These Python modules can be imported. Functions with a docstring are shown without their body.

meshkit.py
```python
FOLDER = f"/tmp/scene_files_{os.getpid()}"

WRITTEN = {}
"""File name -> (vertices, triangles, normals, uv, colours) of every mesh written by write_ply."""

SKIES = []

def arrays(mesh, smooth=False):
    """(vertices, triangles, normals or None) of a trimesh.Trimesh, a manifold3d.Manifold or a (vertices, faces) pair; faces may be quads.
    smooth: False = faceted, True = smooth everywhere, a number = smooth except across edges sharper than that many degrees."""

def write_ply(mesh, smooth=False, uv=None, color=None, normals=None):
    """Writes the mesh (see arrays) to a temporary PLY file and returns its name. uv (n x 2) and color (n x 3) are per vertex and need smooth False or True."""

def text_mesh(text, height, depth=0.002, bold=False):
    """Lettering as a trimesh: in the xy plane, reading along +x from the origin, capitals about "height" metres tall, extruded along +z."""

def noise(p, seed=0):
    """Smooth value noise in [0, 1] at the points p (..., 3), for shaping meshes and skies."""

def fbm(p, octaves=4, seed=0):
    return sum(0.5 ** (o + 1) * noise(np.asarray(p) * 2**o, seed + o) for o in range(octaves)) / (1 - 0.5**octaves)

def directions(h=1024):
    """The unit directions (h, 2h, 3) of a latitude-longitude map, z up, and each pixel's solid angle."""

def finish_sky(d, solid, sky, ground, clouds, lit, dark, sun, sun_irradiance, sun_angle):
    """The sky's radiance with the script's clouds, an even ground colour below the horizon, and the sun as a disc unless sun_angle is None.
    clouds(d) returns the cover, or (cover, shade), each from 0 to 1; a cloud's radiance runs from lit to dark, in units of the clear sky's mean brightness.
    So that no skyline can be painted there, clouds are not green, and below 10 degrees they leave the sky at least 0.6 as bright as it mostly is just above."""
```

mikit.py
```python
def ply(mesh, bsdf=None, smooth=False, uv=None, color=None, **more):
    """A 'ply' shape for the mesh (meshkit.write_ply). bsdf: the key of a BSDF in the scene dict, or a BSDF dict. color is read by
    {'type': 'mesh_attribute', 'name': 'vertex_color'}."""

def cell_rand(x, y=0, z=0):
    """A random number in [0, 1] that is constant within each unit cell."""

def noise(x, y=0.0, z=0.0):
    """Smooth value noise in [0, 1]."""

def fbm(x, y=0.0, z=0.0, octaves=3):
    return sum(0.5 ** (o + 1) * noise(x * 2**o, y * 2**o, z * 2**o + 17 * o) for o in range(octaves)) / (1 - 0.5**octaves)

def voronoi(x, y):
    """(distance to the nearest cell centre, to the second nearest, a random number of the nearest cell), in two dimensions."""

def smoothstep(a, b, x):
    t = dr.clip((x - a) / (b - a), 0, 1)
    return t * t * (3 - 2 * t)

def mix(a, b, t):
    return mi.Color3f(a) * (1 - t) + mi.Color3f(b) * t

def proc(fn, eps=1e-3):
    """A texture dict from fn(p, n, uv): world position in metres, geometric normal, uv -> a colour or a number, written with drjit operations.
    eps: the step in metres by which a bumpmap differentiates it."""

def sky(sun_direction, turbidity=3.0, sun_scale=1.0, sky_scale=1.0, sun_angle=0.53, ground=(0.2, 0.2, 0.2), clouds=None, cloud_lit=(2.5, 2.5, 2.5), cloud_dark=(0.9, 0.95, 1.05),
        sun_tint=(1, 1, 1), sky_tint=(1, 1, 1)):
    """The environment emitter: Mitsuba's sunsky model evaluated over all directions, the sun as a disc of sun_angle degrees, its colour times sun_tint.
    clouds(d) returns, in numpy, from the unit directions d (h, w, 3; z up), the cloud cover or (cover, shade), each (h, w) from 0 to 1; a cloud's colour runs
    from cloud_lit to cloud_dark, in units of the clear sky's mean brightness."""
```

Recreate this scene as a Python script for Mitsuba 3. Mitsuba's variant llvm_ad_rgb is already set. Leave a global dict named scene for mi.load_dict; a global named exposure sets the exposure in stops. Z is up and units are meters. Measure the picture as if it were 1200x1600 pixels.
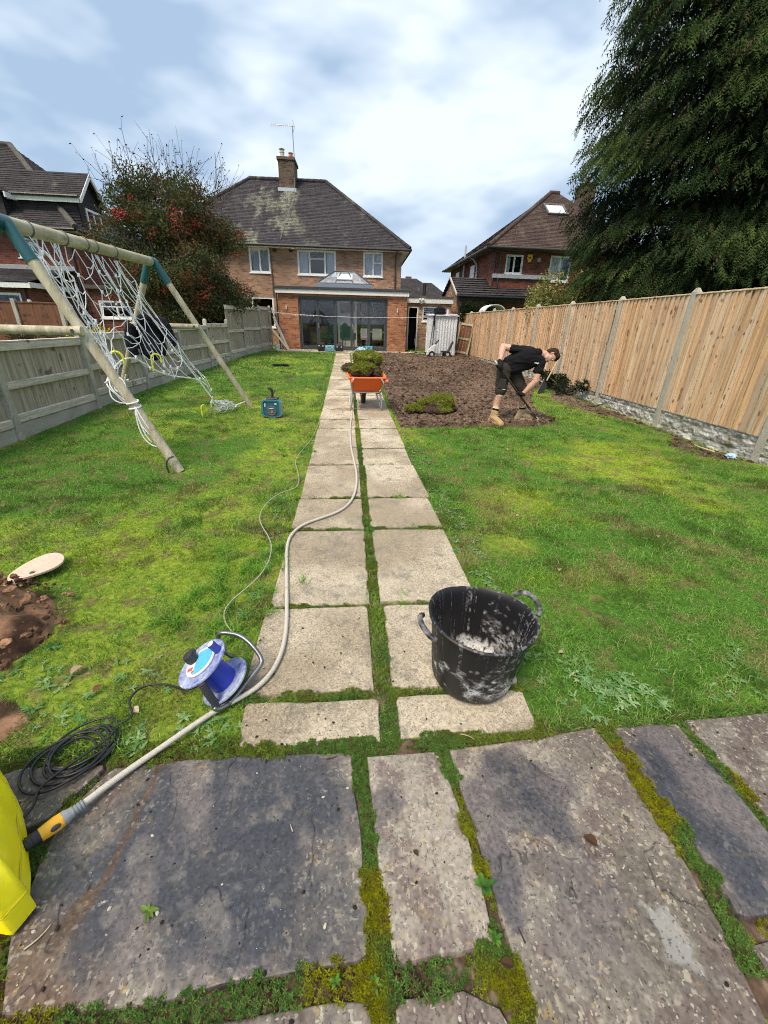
import math, random
import numpy as np, trimesh, drjit as dr, mitsuba as mi, mikit, meshkit
import manifold3d as m3
from shapely.geometry import Polygon, Point, LineString, box as sbox
import shapely
from scipy.spatial import cKDTree
RS = np.random.RandomState
T = mi.ScalarTransform4f
scene, labels = {}, {}
# ------------------------------------------------------------------ camera, sky, exposure
EYE = 1.55
_p, _y, _r = math.radians(24.9), math.radians(5.47), math.radians(1.59)
_f = np.array([math.sin(_y) * math.cos(_p), math.cos(_y) * math.cos(_p), -math.sin(_p)])
_rt = np.array([math.cos(_y), -math.sin(_y), 0.0]); _up = np.cross(_rt, _f)
_up = _up * math.cos(_r) - _rt * math.sin(_r)
scene['camera'] = {'type': 'perspective', 'fov': math.degrees(2 * math.atan(600 / 630.0)), 'fov_axis': 'x', 'near_clip': 0.02, 'far_clip': 3000.0,
                   'to_world': T().look_at(origin=[0, 0, EYE], target=[float(_f[0]), float(_f[1]), float(EYE + _f[2])], up=[float(v) for v in _up])}


def clouds(d):
    el = np.clip(d[..., 2], 0.02, 1)
    p = np.stack([d[..., 0] * 3.1 + 4.3, d[..., 1] * 3.1 + 9.7, el * 6.2 + 1.1], -1)
    w = np.stack([meshkit.fbm(p * 1.1 + 5, 3, 4), meshkit.fbm(p * 1.1 + 11, 3, 9), meshkit.fbm(p * 1.1 + 17, 3, 14)], -1) - 0.5
    a = meshkit.fbm(p * .9 + .45 * w, 5, 2); b = meshkit.fbm(p * .45 + .3 * w + 3.3, 3, 7); c = meshkit.fbm(p * 2.6 + .5 * w, 4, 21)
    s = np.clip(0.50 + 2.3 * (a - 0.5) + 1.5 * (b - 0.5) + 1.7 * (c - 0.5) + .22 * np.clip((el - .12) / .4, -.5, 1), 0, 1)
    t = np.clip((el - .5) / .5, 0, 1)  # an overcast sky is brightest overhead
    return 1.0, np.clip((0.08 + 0.84 * s) * (1 - .55 * t * t * (3 - 2 * t)), 0, 1)


scene['sky'] = mikit.sky([-0.35, -0.42, 0.84], turbidity=4, sun_scale=0.26, sun_angle=22, clouds=clouds, cloud_lit=(0.86, 0.95, 1.04), cloud_dark=(0.33, 0.47, 0.66))
labels['sky'] = {'label': 'overcast sky of pale blue grey cloud', 'kind': 'structure'}
exposure = 3.42

# ------------------------------------------------------------------ small kit
_used = {}
scene['water_film'] = {'type': 'twosided', 'bsdf': {'type': 'principled', 'base_color': {'type': 'rgb', 'value': [.27, .26, .235]}, 'roughness': .05, 'specular': .6}}


def fresh(name):
    n = _used.get(name, 0); _used[name] = n + 1
    return name if n == 0 else f'{name}_{n:03d}'


def thing(name, label, cat=None, group=None, kind=None):
    k = fresh(name); d = {'label': label}
    if cat: d['category'] = cat
    if group: d['group'] = group
    if kind: d['kind'] = kind
    labels[k] = d
    return k


def cat(ms):
    vs, fs, n = [], [], 0
    for m in ms:
        v = np.asarray(m.vertices if hasattr(m, 'vertices') else m[0], float); f = np.asarray(m.faces if hasattr(m, 'faces') else m[1], int)
        vs.append(v); fs.append(f + n); n += len(v)
    return trimesh.Trimesh(np.vstack(vs), np.vstack(fs), process=False)


def tm(v, f): return trimesh.Trimesh(np.asarray(v, float), np.asarray(f, int), process=False)


def put(key, mesh, bsdf, color=None, smooth=False, uv=None):
    """One entry. color: one rgb, or one per vertex."""
    if isinstance(mesh, (list,)): mesh = cat(mesh)
    if hasattr(mesh, 'to_mesh'):
        mm = mesh.to_mesh(); mesh = tm(mm.vert_properties[:, :3], mm.tri_verts)
    if color is not None and np.ndim(color) == 1:
        if smooth not in (False, True):
            mesh = trimesh.graph.smooth_shade(mesh, angle=np.radians(smooth), facet_minarea=None); smooth = True
        color = np.tile(np.asarray(color, float), (len(mesh.vertices), 1))
    scene[key] = mikit.ply(mesh, bsdf, smooth=smooth, color=color, uv=uv)
    return key


def part(parent, name, mesh, bsdf, color=None, smooth=False, label=None):
    k = fresh(parent + '__' + name)
    put(k, mesh, bsdf, color, smooth)
    if label: labels[k] = {'label': label}
    return k


def cbox(sx, sy, sz, b=0.004, c=(0, 0, 0)):
    """a box with chamfered edges"""
    b = min(b, sx * .3, sy * .3, sz * .3)
    h = np.array([sx, sy, sz]) / 2
    pts = []
    for s in np.array(np.meshgrid([-1, 1], [-1, 1], [-1, 1])).T.reshape(-1, 3):
        for k in range(3):
            o = np.full(3, b); o[k] = 0
            pts.append(s * (h - o))
    m = trimesh.convex.convex_hull(np.array(pts))
    m.apply_translation(c)
    return m


def bx(x0, x1, y0, y1, z0, z1, b=0.0):
    if b: return cbox(x1 - x0, y1 - y0, z1 - z0, b, ((x0 + x1) / 2, (y0 + y1) / 2, (z0 + z1) / 2))
    m = trimesh.creation.box([x1 - x0, y1 - y0, z1 - z0]); m.apply_translation([(x0 + x1) / 2, (y0 + y1) / 2, (z0 + z1) / 2])
    return m


def rot(m, ax, deg, about=(0, 0, 0)):
    m = m.copy(); m.apply_transform(trimesh.transformations.rotation_matrix(math.radians(deg), ax, about)); return m


def mv(m, x=0, y=0, z=0):
    m = m.copy(); m.apply_translation([x, y, z]); return m


def spline(pts, n):
    p = np.asarray(pts, float)
    if len(p) < 3:
        return p[0] + (p[-1] - p[0]) * np.linspace(0, 1, n)[:, None]
    from scipy.interpolate import CubicSpline
    t = np.r_[0, np.cumsum(np.sqrt(np.linalg.norm(np.diff(p, axis=0), axis=1)) + 1e-6)]
    return CubicSpline(t, p)(np.linspace(0, t[-1], n))


def tube(pts, r, sides=8, caps=True):
    p = np.asarray(pts, float); n = len(p)
    r = np.broadcast_to(r, (n,)).astype(float)
    t = np.gradient(p, axis=0); t /= np.linalg.norm(t, axis=1, keepdims=True) + 1e-12
    a = np.cross(t[0], [0, 0, 1.0] if abs(t[0][2]) < .9 else [1.0, 0, 0]); a /= np.linalg.norm(a)
    A = []
    for i in range(n):
        a = a - t[i] * (a @ t[i]); a /= np.linalg.norm(a) + 1e-12; A.append(a)
    A = np.array(A); B = np.cross(t, A)
    an = np.arange(sides) * 2 * np.pi / sides
    v = p[:, None] + r[:, None, None] * (np.cos(an)[None, :, None] * A[:, None] + np.sin(an)[None, :, None] * B[:, None])
    i, j = np.meshgrid(np.arange(n - 1), np.arange(sides), indexing='ij')
    q = np.stack([i * sides + j, i * sides + (j + 1) % sides, (i + 1) * sides + (j + 1) % sides, (i + 1) * sides + j], -1).reshape(-1, 4)
    f = np.vstack([q[:, [0, 1, 2]], q[:, [0, 2, 3]]]); v = v.reshape(-1, 3)
    if caps:
        v = np.vstack([v, p[:1], p[-1:]]); k = np.arange(sides)
        f = np.vstack([f, np.stack([(k + 1) % sides, k, k * 0 + n * sides], 1), np.stack([(n - 1) * sides + k, (n - 1) * sides + (k + 1) % sides, k * 0 + n * sides + 1], 1)])
    return tm(v, f)


def rod(a, b, r, sides=10): return tube([a, b], r, sides)


def extrude(poly, h): return trimesh.creation.extrude_polygon(poly, h, engine='earcut')


def lathe(prof, n=32): return trimesh.creation.revolve(np.asarray(prof, float), sections=n)


def hullm(pts): return trimesh.convex.convex_hull(np.asarray(pts, float))


def blob(r, seed, sub=3, amp=.25, freq=2.0, squash=(1, 1, 1)):
    m = trimesh.creation.icosphere(subdivisions=sub)
    v = m.vertices
    k = 1 + amp * 2 * (meshkit.fbm(v * freq + seed * 7.3, 3, seed) - .5)
    m.vertices = v * k[:, None] * np.asarray(squash) * r
    return m


def terr(y): return 0.43 * np.clip((np.asarray(y, float) - 5.5) / 14.8, 0, 1)


def scatter(tv, tf, M, P):
    """copies of a template under matrices M (n,3,3) at P (n,3)"""
    v = np.einsum('nij,kj->nki', M, tv) + P[:, None]
    n, k = len(P), len(tv)
    f = (tf[None] + (np.arange(n) * k)[:, None, None]).reshape(-1, 3)
    return v.reshape(-1, 3), f


def rand_rot(rs, n, tilt=.5, up=None):
    """random frames: z roughly up with a random tilt"""
    az = rs.rand(n) * 2 * np.pi; ti = rs.rand(n) * tilt; ta = rs.rand(n) * 2 * np.pi
    z = np.stack([np.sin(ti) * np.cos(ta), np.sin(ti) * np.sin(ta), np.cos(ti)], 1)
    x = np.stack([np.cos(az), np.sin(az), 0 * az], 1); x -= z * (x * z).sum(1, keepdims=True); x /= np.linalg.norm(x, axis=1, keepdims=True)
    return np.stack([x, np.cross(z, x), z], -1)


def frames(zdir, rs, roll=None):
    z = zdir / np.linalg.norm(zdir, axis=1, keepdims=True); n = len(z)
    h = rs.randn(n, 3) if roll is None else roll
    x = h - z * (h * z).sum(1, keepdims=True); x /= np.linalg.norm(x, axis=1, keepdims=True) + 1e-9
    return np.stack([x, np.cross(z, x), z], -1)


# ------------------------------------------------------------------ materials
F, fb, ss, mx = mi.Float, mikit.fbm, mikit.smoothstep, mikit.mix


def mat(key, fn=None, rough=.7, spec=.4, bump=None, bscale=1.0, rgb=None, metallic=0.0, rfn=None, eps=1e-3, **kw):
    b = {'type': 'principled', 'base_color': mikit.proc(fn) if fn else ({'type': 'mesh_attribute', 'name': 'vertex_color'} if rgb is None else {'type': 'rgb', 'value': list(rgb)}),
         'roughness': mikit.proc(rfn) if rfn else rough, 'specular': spec, 'metallic': metallic, **kw}
    if bump: b = {'type': 'bumpmap', 'arbitrary': mikit.proc(bump, eps), 'scale': bscale, 'bsdf': b}
    scene[key] = {'type': 'twosided', 'bsdf': b}


mat('matte_vc', rough=.8, spec=.25)
mat('satin_vc', rough=.42, spec=.5)
mat('gloss_vc', rough=.18, spec=.5)
mat('metal_vc', rough=.38, metallic=.85)
scene['leaf_vc'] = {'type': 'principledthin', 'base_color': {'type': 'mesh_attribute', 'name': 'vertex_color'}, 'roughness': .55, 'diff_trans': .55, 'spec_trans': 0.0, 'eta': 1.4}
scene['pane_glass'] = {'type': 'thindielectric', 'int_ior': 1.5}
scene['coated_glass'] = {'type': 'thindielectric', 'int_ior': 2.6}
scene['water'] = {'type': 'dielectric', 'int_ior': 1.33}
scene['cloth_vc'] = {'type': 'twosided', 'bsdf': {'type': 'principled', 'base_color': {'type': 'mesh_attribute', 'name': 'vertex_color'}, 'roughness': .95, 'specular': .15, 'sheen': .4}}


def f_ground(p, n, uv):
    a = fb(p.x * 1.1, p.y * 1.1, 3.0); b = fb(p.x * 9, p.y * 9, 7.0); c = fb(p.x * 45, p.y * 45, 1.0, 2)
    g = mx((.055, .125, .018), (.16, .22, .025), ss(.44, .66, a))
    g = mx(g, (.13, .095, .05), ss(.56, .70, b) * .7)
    return g * (.55 + .9 * c)


mat('ground_mat', f_ground, .95, .1)


def f_soil(p, n, uv):
    a = fb(p.x * 1.3, p.y * 1.3, p.z); b = fb(p.x * 14, p.y * 14, p.z * 14); c = fb(p.x * 70, p.y * 70, p.z * 70, 2)
    g = mx((.055, .036, .026), (.135, .094, .068), ss(.35, .7, .45 * a + .55 * b))
    g = mx(g, (.22, .175, .13), ss(.66, .76, fb(p.x * 23, p.y * 23, 4.0, 2)) * .6)
    return g * (.45 + 1.1 * c)


mat('soil_mat', f_soil, .95, .12)


def f_heap(p, n, uv):
    a = fb(p.x * 6, p.y * 6, p.z * 6); c = fb(p.x * 50, p.y * 50, p.z * 50, 2)
    return mx((.065, .038, .026), (.27, .155, .095), ss(.38, .58, a)) * (.6 + .8 * c)


mat('clay_mat', f_heap, .95, .12)


def f_slab(p, n, uv):
    a = fb(p.x * 2.3, p.y * 2.3, 2.0); b = fb(p.x * 11, p.y * 11, 5.0); c = fb(p.x * 120, p.y * 120, 0.0, 2); e = mikit.noise(p.x * 260, p.y * 260)
    g = mx((.33, .275, .195), (.50, .44, .335), ss(.3, .7, a))
    g = mx(g, (.19, .175, .145), ss(.44, .80, b * .6 + fb(p.x * 37, p.y * 37, 5.0) * .4) * .75)
    g = g * (.55 + .70 * c)
    h = fb(p.x * 210, p.y * 210, 3.0, 2)
    g = mx(g, (.085, .078, .065), ss(.66, .76, h) * .65)
    return mx(g, (.62, .58, .48), ss(.70, .80, fb(p.x * 190 + 9, p.y * 190, 8.0, 2)) * .45)


def f_slab_b(p, n, uv): return fb(p.x * 90, p.y * 90, p.z * 90, 3) * .004 + fb(p.x * 9, p.y * 9) * .004


mat('slab_mat', f_slab, .9, .2, f_slab_b, 1.0)


def sdo(p, cx, cy, rx, ry, soft=.24):
    k = dr.sqrt(dr.square((p.x - cx) / rx) + dr.square((p.y - cy) / ry)) + 1.3 * (fb(p.x * 7, p.y * 7, 9.0, 5) - .5)
    return 1 - ss(1 - soft, 1 + soft, k)


def wetmap(p):
    w = sdo(p, -.40, .80, .46, .38, .5)
    w = dr.maximum(w, sdo(p, .62, .86, .21, .17))
    w = dr.maximum(w, sdo(p, .46, .70, .06, .20, .2))
    w = dr.maximum(w, sdo(p, 1.27, .80, .16, .30))
    w = dr.maximum(w, sdo(p, -.15, .60, .28, .14) * .5)
    w = dr.maximum(w, sdo(p, .66, .56, .17, .20, .5) * .55)
    return w * ss(.22, .58, w * .80 + .95 * (fb(p.x * 19, p.y * 15, 3.0, 5) - .40))


def pudmap(p):
    k = dr.sqrt(dr.square((p.x - .905 + .35 * (p.y - .47)) / .062) + dr.square((p.y - .468) / .085)) + 1.7 * (fb(p.x * 17, p.y * 17, 3.0, 5) - .5)
    return 1 - ss(.70, 1.15, k)


def f_flag(p, n, uv):
    a = fb(p.x * 3.0, p.y * 3.0, 12.0); b = fb(p.x * 13, p.y * 13, 4.0); c = fb(p.x * 110, p.y * 110, 0.0, 2)
    g = mx((.19, .165, .135), (.335, .30, .25), ss(.32, .68, a))
    g = mx(g, (.17, .13, .115), ss(.46, .66, b) * .8)
    g = mx(g, (.18, .09, .04), sdo(p, -.92, .48, .26, .14) * .55)
    g = g * (1 - .30 * ss(.08, -.02, p.x) - .22 * ss(1.06, 1.10, p.x) - .14 * ss(.39, .41, p.x))
    strat = .5 + .5 * dr.sin((p.x * .86 + p.y * .5) * 95 + 6 * fb(p.x * 4, p.y * 4))
    g = mx(g, g * .75, strat * sdo(p, .72, .52, .26, .26))
    w = wetmap(p)
    st = fb(p.x * 7 + p.y * 2, p.y * 3.2, 6.0, 4)
    g = mx(g, mx(mx((.040, .045, .060), (.135, .118, .118), ss(.36, .66, st)), (.19, .175, .16), ss(.55, .8, b) * .6), w * .93)
    cr = dr.abs(p.x + .735 + .30 * dr.square(dr.maximum(.86 - p.y, 0)) * 3.2 + .02 * (fb(p.x * 20, p.y * 20, 1.0) - .5) * 2)
    crk = (1 - ss(.006, .016 + .05 * ss(.74, .56, p.y), cr)) * ss(-.60, -.66, p.x) * ss(.50, .60, p.y)
    g = mx(g, (.085, .052, .030), crk * .9)
    ln = (1 - ss(.002, .012, dr.abs(fb(p.x * 5.5 + 2, p.y * 3.5, 8.0, 4) - .5))) * ss(.50, .60, fb(p.x * 3.3, p.y * 3.3, 4.0))
    g = mx(g, g * .35, ln * .8)
    g = g * (.50 + .70 * c)
    q1 = fb(p.x * 46, p.y * 46, 2.0, 3); q2 = fb(p.x * 95 + 5, p.y * 95, 4.0, 2); q3 = fb(p.x * 17 + 3, p.y * 17, 9.0, 2); q4 = fb(p.x * 150, p.y * 150, 6.0, 2)
    kw = 1 - .8 * w
    g = mx(g, (.42, .375, .29), kw * ss(.60, .74, fb(p.x * 74, p.y * 74, 2.0, 3)) * (.10 + .45 * ss(.45, .62, q3)))
    g = mx(g, (.52, .48, .40), kw * ss(.75, .82, q2) * .5)
    g = mx(g, (.36, .26, .09), kw * ss(.70, .78, fb(p.x * 60 + 9, p.y * 60, 1.0, 2)) * ss(.5, .62, q3) * .4)
    g = mx(g, mx((.20, .195, .18), (.33, .325, .30), st), pudmap(p) * .75)
    g = mx(g, (.024, .021, .018), ss(.70, .80, q4) * .6)
    return g


def f_flag_r(p, n, uv): return dr.maximum(.74 - .50 * wetmap(p) * (.35 + .9 * fb(p.x * 7, p.y * 7)) - .68 * pudmap(p), .05)


def f_flag_b(p, n, uv): return (ss(-.02, .02, fb(p.x * 5.5 + 2, p.y * 3.5, 8.0, 4) - .5) * .0035 + fb(p.x * 80, p.y * 80, p.z * 80, 3) * .003 + fb(p.x * 8, p.y * 8) * .010) * (1 - pudmap(p))


mat('flag_mat', f_flag, .7, .5, f_flag_b, 1.0, rfn=f_flag_r)


def wall_u(p, n): return p.y * n.x - p.x * n.y


def brick_fn(c1, c2, c3, mortar, bw=.225, bh=.075):
    def fn(p, n, uv):
        u = wall_u(p, n); v = p.z
        row = dr.floor(v / bh); uu = u / bw + .5 * (row - 2 * dr.floor(row / 2))
        fx = uu - dr.floor(uu); fz = v / bh - row
        r = mikit.cell_rand(dr.floor(uu), row, 3); r2 = mikit.cell_rand(dr.floor(uu), row, 9)
        g = mx(mx(c1, c2, r), c3, ss(.80, .84, r2))
        m = dr.minimum(dr.minimum(fx, 1 - fx) * bw, dr.minimum(fz, 1 - fz) * bh)
        g = mx(mortar, g, ss(.003, .007, m))
        return g * (.75 + .5 * fb(u * 1.2, v * 1.2, 2.0)) * (.85 + .3 * fb(u * 30, v * 30))
    return fn


def brick_b(p, n, uv):
    u = wall_u(p, n); v = p.z
    row = dr.floor(v / .075); uu = u / .225 + .5 * (row - 2 * dr.floor(row / 2)); fx = uu - dr.floor(uu); fz = v / .075 - row
    return ss(.002, .008, dr.minimum(dr.minimum(fx, 1 - fx) * .225, dr.minimum(fz, 1 - fz) * .075)) * .008


mat('brick_brown', brick_fn((.30, .175, .115), (.43, .265, .175), (.23, .14, .10), (.38, .32, .26)), .9, .15, brick_b, 1.0)
mat('brick_dark', brick_fn((.105, .075, .055), (.15, .11, .08), (.07, .055, .045), (.15, .13, .11)), .9, .15, brick_b, 1.0)
mat('brick_orange', brick_fn((.36, .135, .065), (.46, .21, .11), (.26, .095, .055), (.42, .33, .25)), .9, .15, brick_b, 1.0)
mat('brick_red', brick_fn((.165, .055, .038), (.225, .078, .054), (.11, .042, .034), (.21, .155, .13)), .9, .15, brick_b, 1.0)


def roof_fn(c1, c2, moss, amount, cx=None):
    def fn(p, n, uv):
        u = wall_u(p, n) / dr.sqrt(n.x * n.x + n.y * n.y + 1e-6); row = dr.floor(p.z / .062); col = dr.floor(u / .17 + .5 * (row - 2 * dr.floor(row / 2)))
        r = mikit.cell_rand(col, row, dr.floor(u * .01))
        g = mx(c1, c2, r) * (.7 + .6 * fb(p.x * 1.1, p.y * 1.1, p.z * 1.1))
        k = fb(p.x * 2.2, p.y * .8, p.z * .8, 4)
        w = ss(.5, .66, k + amount)
        if cx is not None:
            w = w * (1 - ss(.6, 2.3, dr.abs(p.x - cx - .5 * (fb(p.x, p.z, 2.0) - .5)))) + ss(.64, .72, k) * .4
        w = w * (.35 + .65 * ss(.4, .6, fb(p.x * 9, p.y * 9, p.z * 9)))
        return mx(g, moss, w)
    return fn


mat('roof_grey', roof_fn((.035, .033, .038), (.066, .059, .066), (.19, .20, .155), .03, -3.9), .85, .25)
mat('roof_dark', roof_fn((.030, .028, .032), (.055, .050, .052), (.13, .13, .10), -.16), .8, .25)
mat('roof_brown', roof_fn((.058, .040, .037), (.092, .063, .055), (.12, .10, .08), -.04), .85, .2)


def wood_fn(c1, c2, knot, ax_scale=(28, 28, 1.6), grey=None):
    def fn(p, n, uv):
        q = fb(p.x * ax_scale[0], p.y * ax_scale[1], p.z * ax_scale[2], 3)
        r = fb(p.x * ax_scale[0] * 5, p.y * ax_scale[1] * 5, p.z * ax_scale[2] * 2.5, 2)
        g = mx(c1, c2, ss(.25, .75, q * .65 + r * .35))
        k = fb(p.x * 9.0, p.y * 9.0, p.z * 6.5, 2)
        g = mx(g, knot, ss(.70, .78, k) * .8)
        if grey is not None: g = mx(g, grey, ss(.42, .72, fb(p.x * 1.1, p.y * 1.1, p.z * .9)) * .8)
        return g
    return fn


def tinted(fn):
    return fn


def f_board(p, n, uv):
    i = dr.floor(uv.x * 997.0 + .5); r = mikit.cell_rand(i, 3, 1); r2 = mikit.cell_rand(i, 7, 2); o = r * 40
    q = fb(p.y * 34 + o, p.z * 1.7 + o, 1.0, 3); w = fb(p.y * 150 + o, p.z * 3.0, 2.0, 2)
    g = mx((.52, .385, .25), (.80, .66, .49), ss(.22, .78, q * .6 + w * .4))
    g = mx(g, g * mi.Color3f(1.0, .84, .69), r)
    g = mx(g, (.50, .44, .37), ss(.45, 1.0, r2) * ss(.3, .8, fb(p.y * 5 + o, p.z * 1.1, 3.0)) * .7)
    k = fb(p.y * 17 + o, p.z * 8 + o, 5.0, 2)
    g = mx(g, (.21, .095, .045), ss(.76, .83, k) * .85)
    return g * (.86 + .24 * mikit.cell_rand(i, 9, 4))


mat('board_mat', f_board, .8, .2)
mat('wood_grey', wood_fn((.25, .215, .165), (.51, .455, .37), (.12, .095, .07), (30, 30, 1.3), (.32, .28, .21)), .9, .15)
mat('rail_grey', wood_fn((.40, .365, .30), (.66, .615, .53), (.22, .18, .13), (3, 3, 26)), .9, .15)
mat('pole_wood', wood_fn((.34, .30, .21), (.55, .51, .40), (.22, .20, .13), (22, 4, 4), (.33, .34, .21)), .75, .2)
mat('wood_brown', wood_fn((.13, .062, .038), (.20, .095, .06), (.07, .04, .03)), .8, .2)


def f_conc(p, n, uv):
    a = fb(p.x * 5, p.y * 5, p.z * 5); c = fb(p.x * 80, p.y * 80, p.z * 80, 2)
    return mx((.31, .295, .25), (.50, .475, .41), a) * (.72 + .56 * c)


mat('conc_mat', f_conc, .9, .15)


def f_gravel(p, n, uv):
    a = fb(p.x * 7, p.y * 7, p.z * 9); c = fb(p.x * 60, p.y * 60, p.z * 60, 2)
    g = mx((.30, .29, .24), (.58, .57, .52), ss(.3, .7, a)) * (.7 + .6 * c)
    return mx(g, (.16, .18, .09), ss(.60, .72, fb(p.x * 4, p.y * 4, p.z * 4 + 5)) * .5)


def f_gravel_b(p, n, uv): return fb(p.y * 22, p.z * 30, 1.0, 4) * .03


mat('gravel_mat', f_gravel, .95, .12, f_gravel_b, 1.0)


def tubr(z): return .183 + .128 * z


def f_rubber(p, n, uv):
    ang = dr.atan2(p.y - 1.41, p.x - .58)
    a = fb(ang * 3.2, p.z * 7, 3.0, 4); b = fb(p.x * 38, p.y * 38, p.z * 38, 3); st = fb(ang * 16, p.z * 2.0, 8.0, 3)
    r = dr.sqrt(dr.square(p.x - .58) + dr.square(p.y - 1.41))
    wall = tubr(p.z); inside = ss(.004, .007, wall - r)
    f1 = fb(p.x * 90, p.y * 90, p.z * 90, 3)
    smear = fb(ang * 2.1, p.z * 5.0, 5.0, 4)
    band = ss(.03, .10, p.z) * (1 - ss(.19, .28, p.z + .40 * (smear - .5)))
    out = ss(.44, .66, smear * .6 + b * .4) * band * ss(.28, .60, f1) * .85 + ss(.60, .76, b) * .25
    ring = (1 - ss(.012, .060, dr.abs(p.z - .045) + .07 * (fb(ang * 9, 2.0, p.z * 12) - .5)))
    inn = ring * ss(.25, .5, f1) * .95 + ss(.66, .78, st) * ss(.45, .7, b) * .5
    w = dr.clip(dr.select(r > .250, .30 * ss(.3, .7, b), 0) + dr.select(r < .150, ss(.45, .7, b) * .35, dr.select(inside > .5, inn, out)), 0, 1)
    return mx((.012, .012, .014), (.52, .53, .55), dr.maximum(w, ss(.62, .80, fb(ang * 22, p.z * 3.0, 5.0, 3)) * ss(.42, .62, f1) * .30))


mat('rubber_mat', f_rubber, .48, .45)


def f_dusty(p, n, uv):
    b = fb(p.x * 60, p.y * 60, p.z * 60, 3); a = fb(p.x * 14, p.y * 14, p.z * 14)
    return mx((.10, .13, .38), (.46, .51, .61), ss(.22, .80, .45 * a + .55 * b))


mat('blue_dusty', f_dusty, .6, .3)


def f_yel(p, n, uv):
    b = fb(p.x * 9, p.y * 9, p.z * 9)
    s = mikit.noise(p.x * 420, p.y * 420, p.z * 420)
    return mx(mx((.86, .74, .008), (.92, .84, .015), b), (.25, .20, .02), ss(.93, .99, s) * .7)


def f_yel_b(p, n, uv):
    return ss(.62, .80, fb(p.x * 260, p.y * 260, p.z * 260, 2)) * .0012 + fb(p.x * 14, p.y * 14, p.z * 14) * .006


mat('yellow_mat', f_yel, .30, .5, f_yel_b, 1.0)


def f_zinc(p, n, uv):
    a = fb(p.x * 3, p.y * 3, p.z * 1.2)
    return mx((.46, .49, .53), (.74, .77, .80), a)


mat('white_sheet', f_zinc, .55, .4)


def f_felt(p, n, uv): return mx((.05, .05, .05), (.15, .14, .12), fb(p.x * 3, p.y * 3, p.z * 3))


mat('felt_mat', f_felt, .9, .2)
WHITE = (.78, .79, .80); ANTH = (.055, .062, .075)
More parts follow.
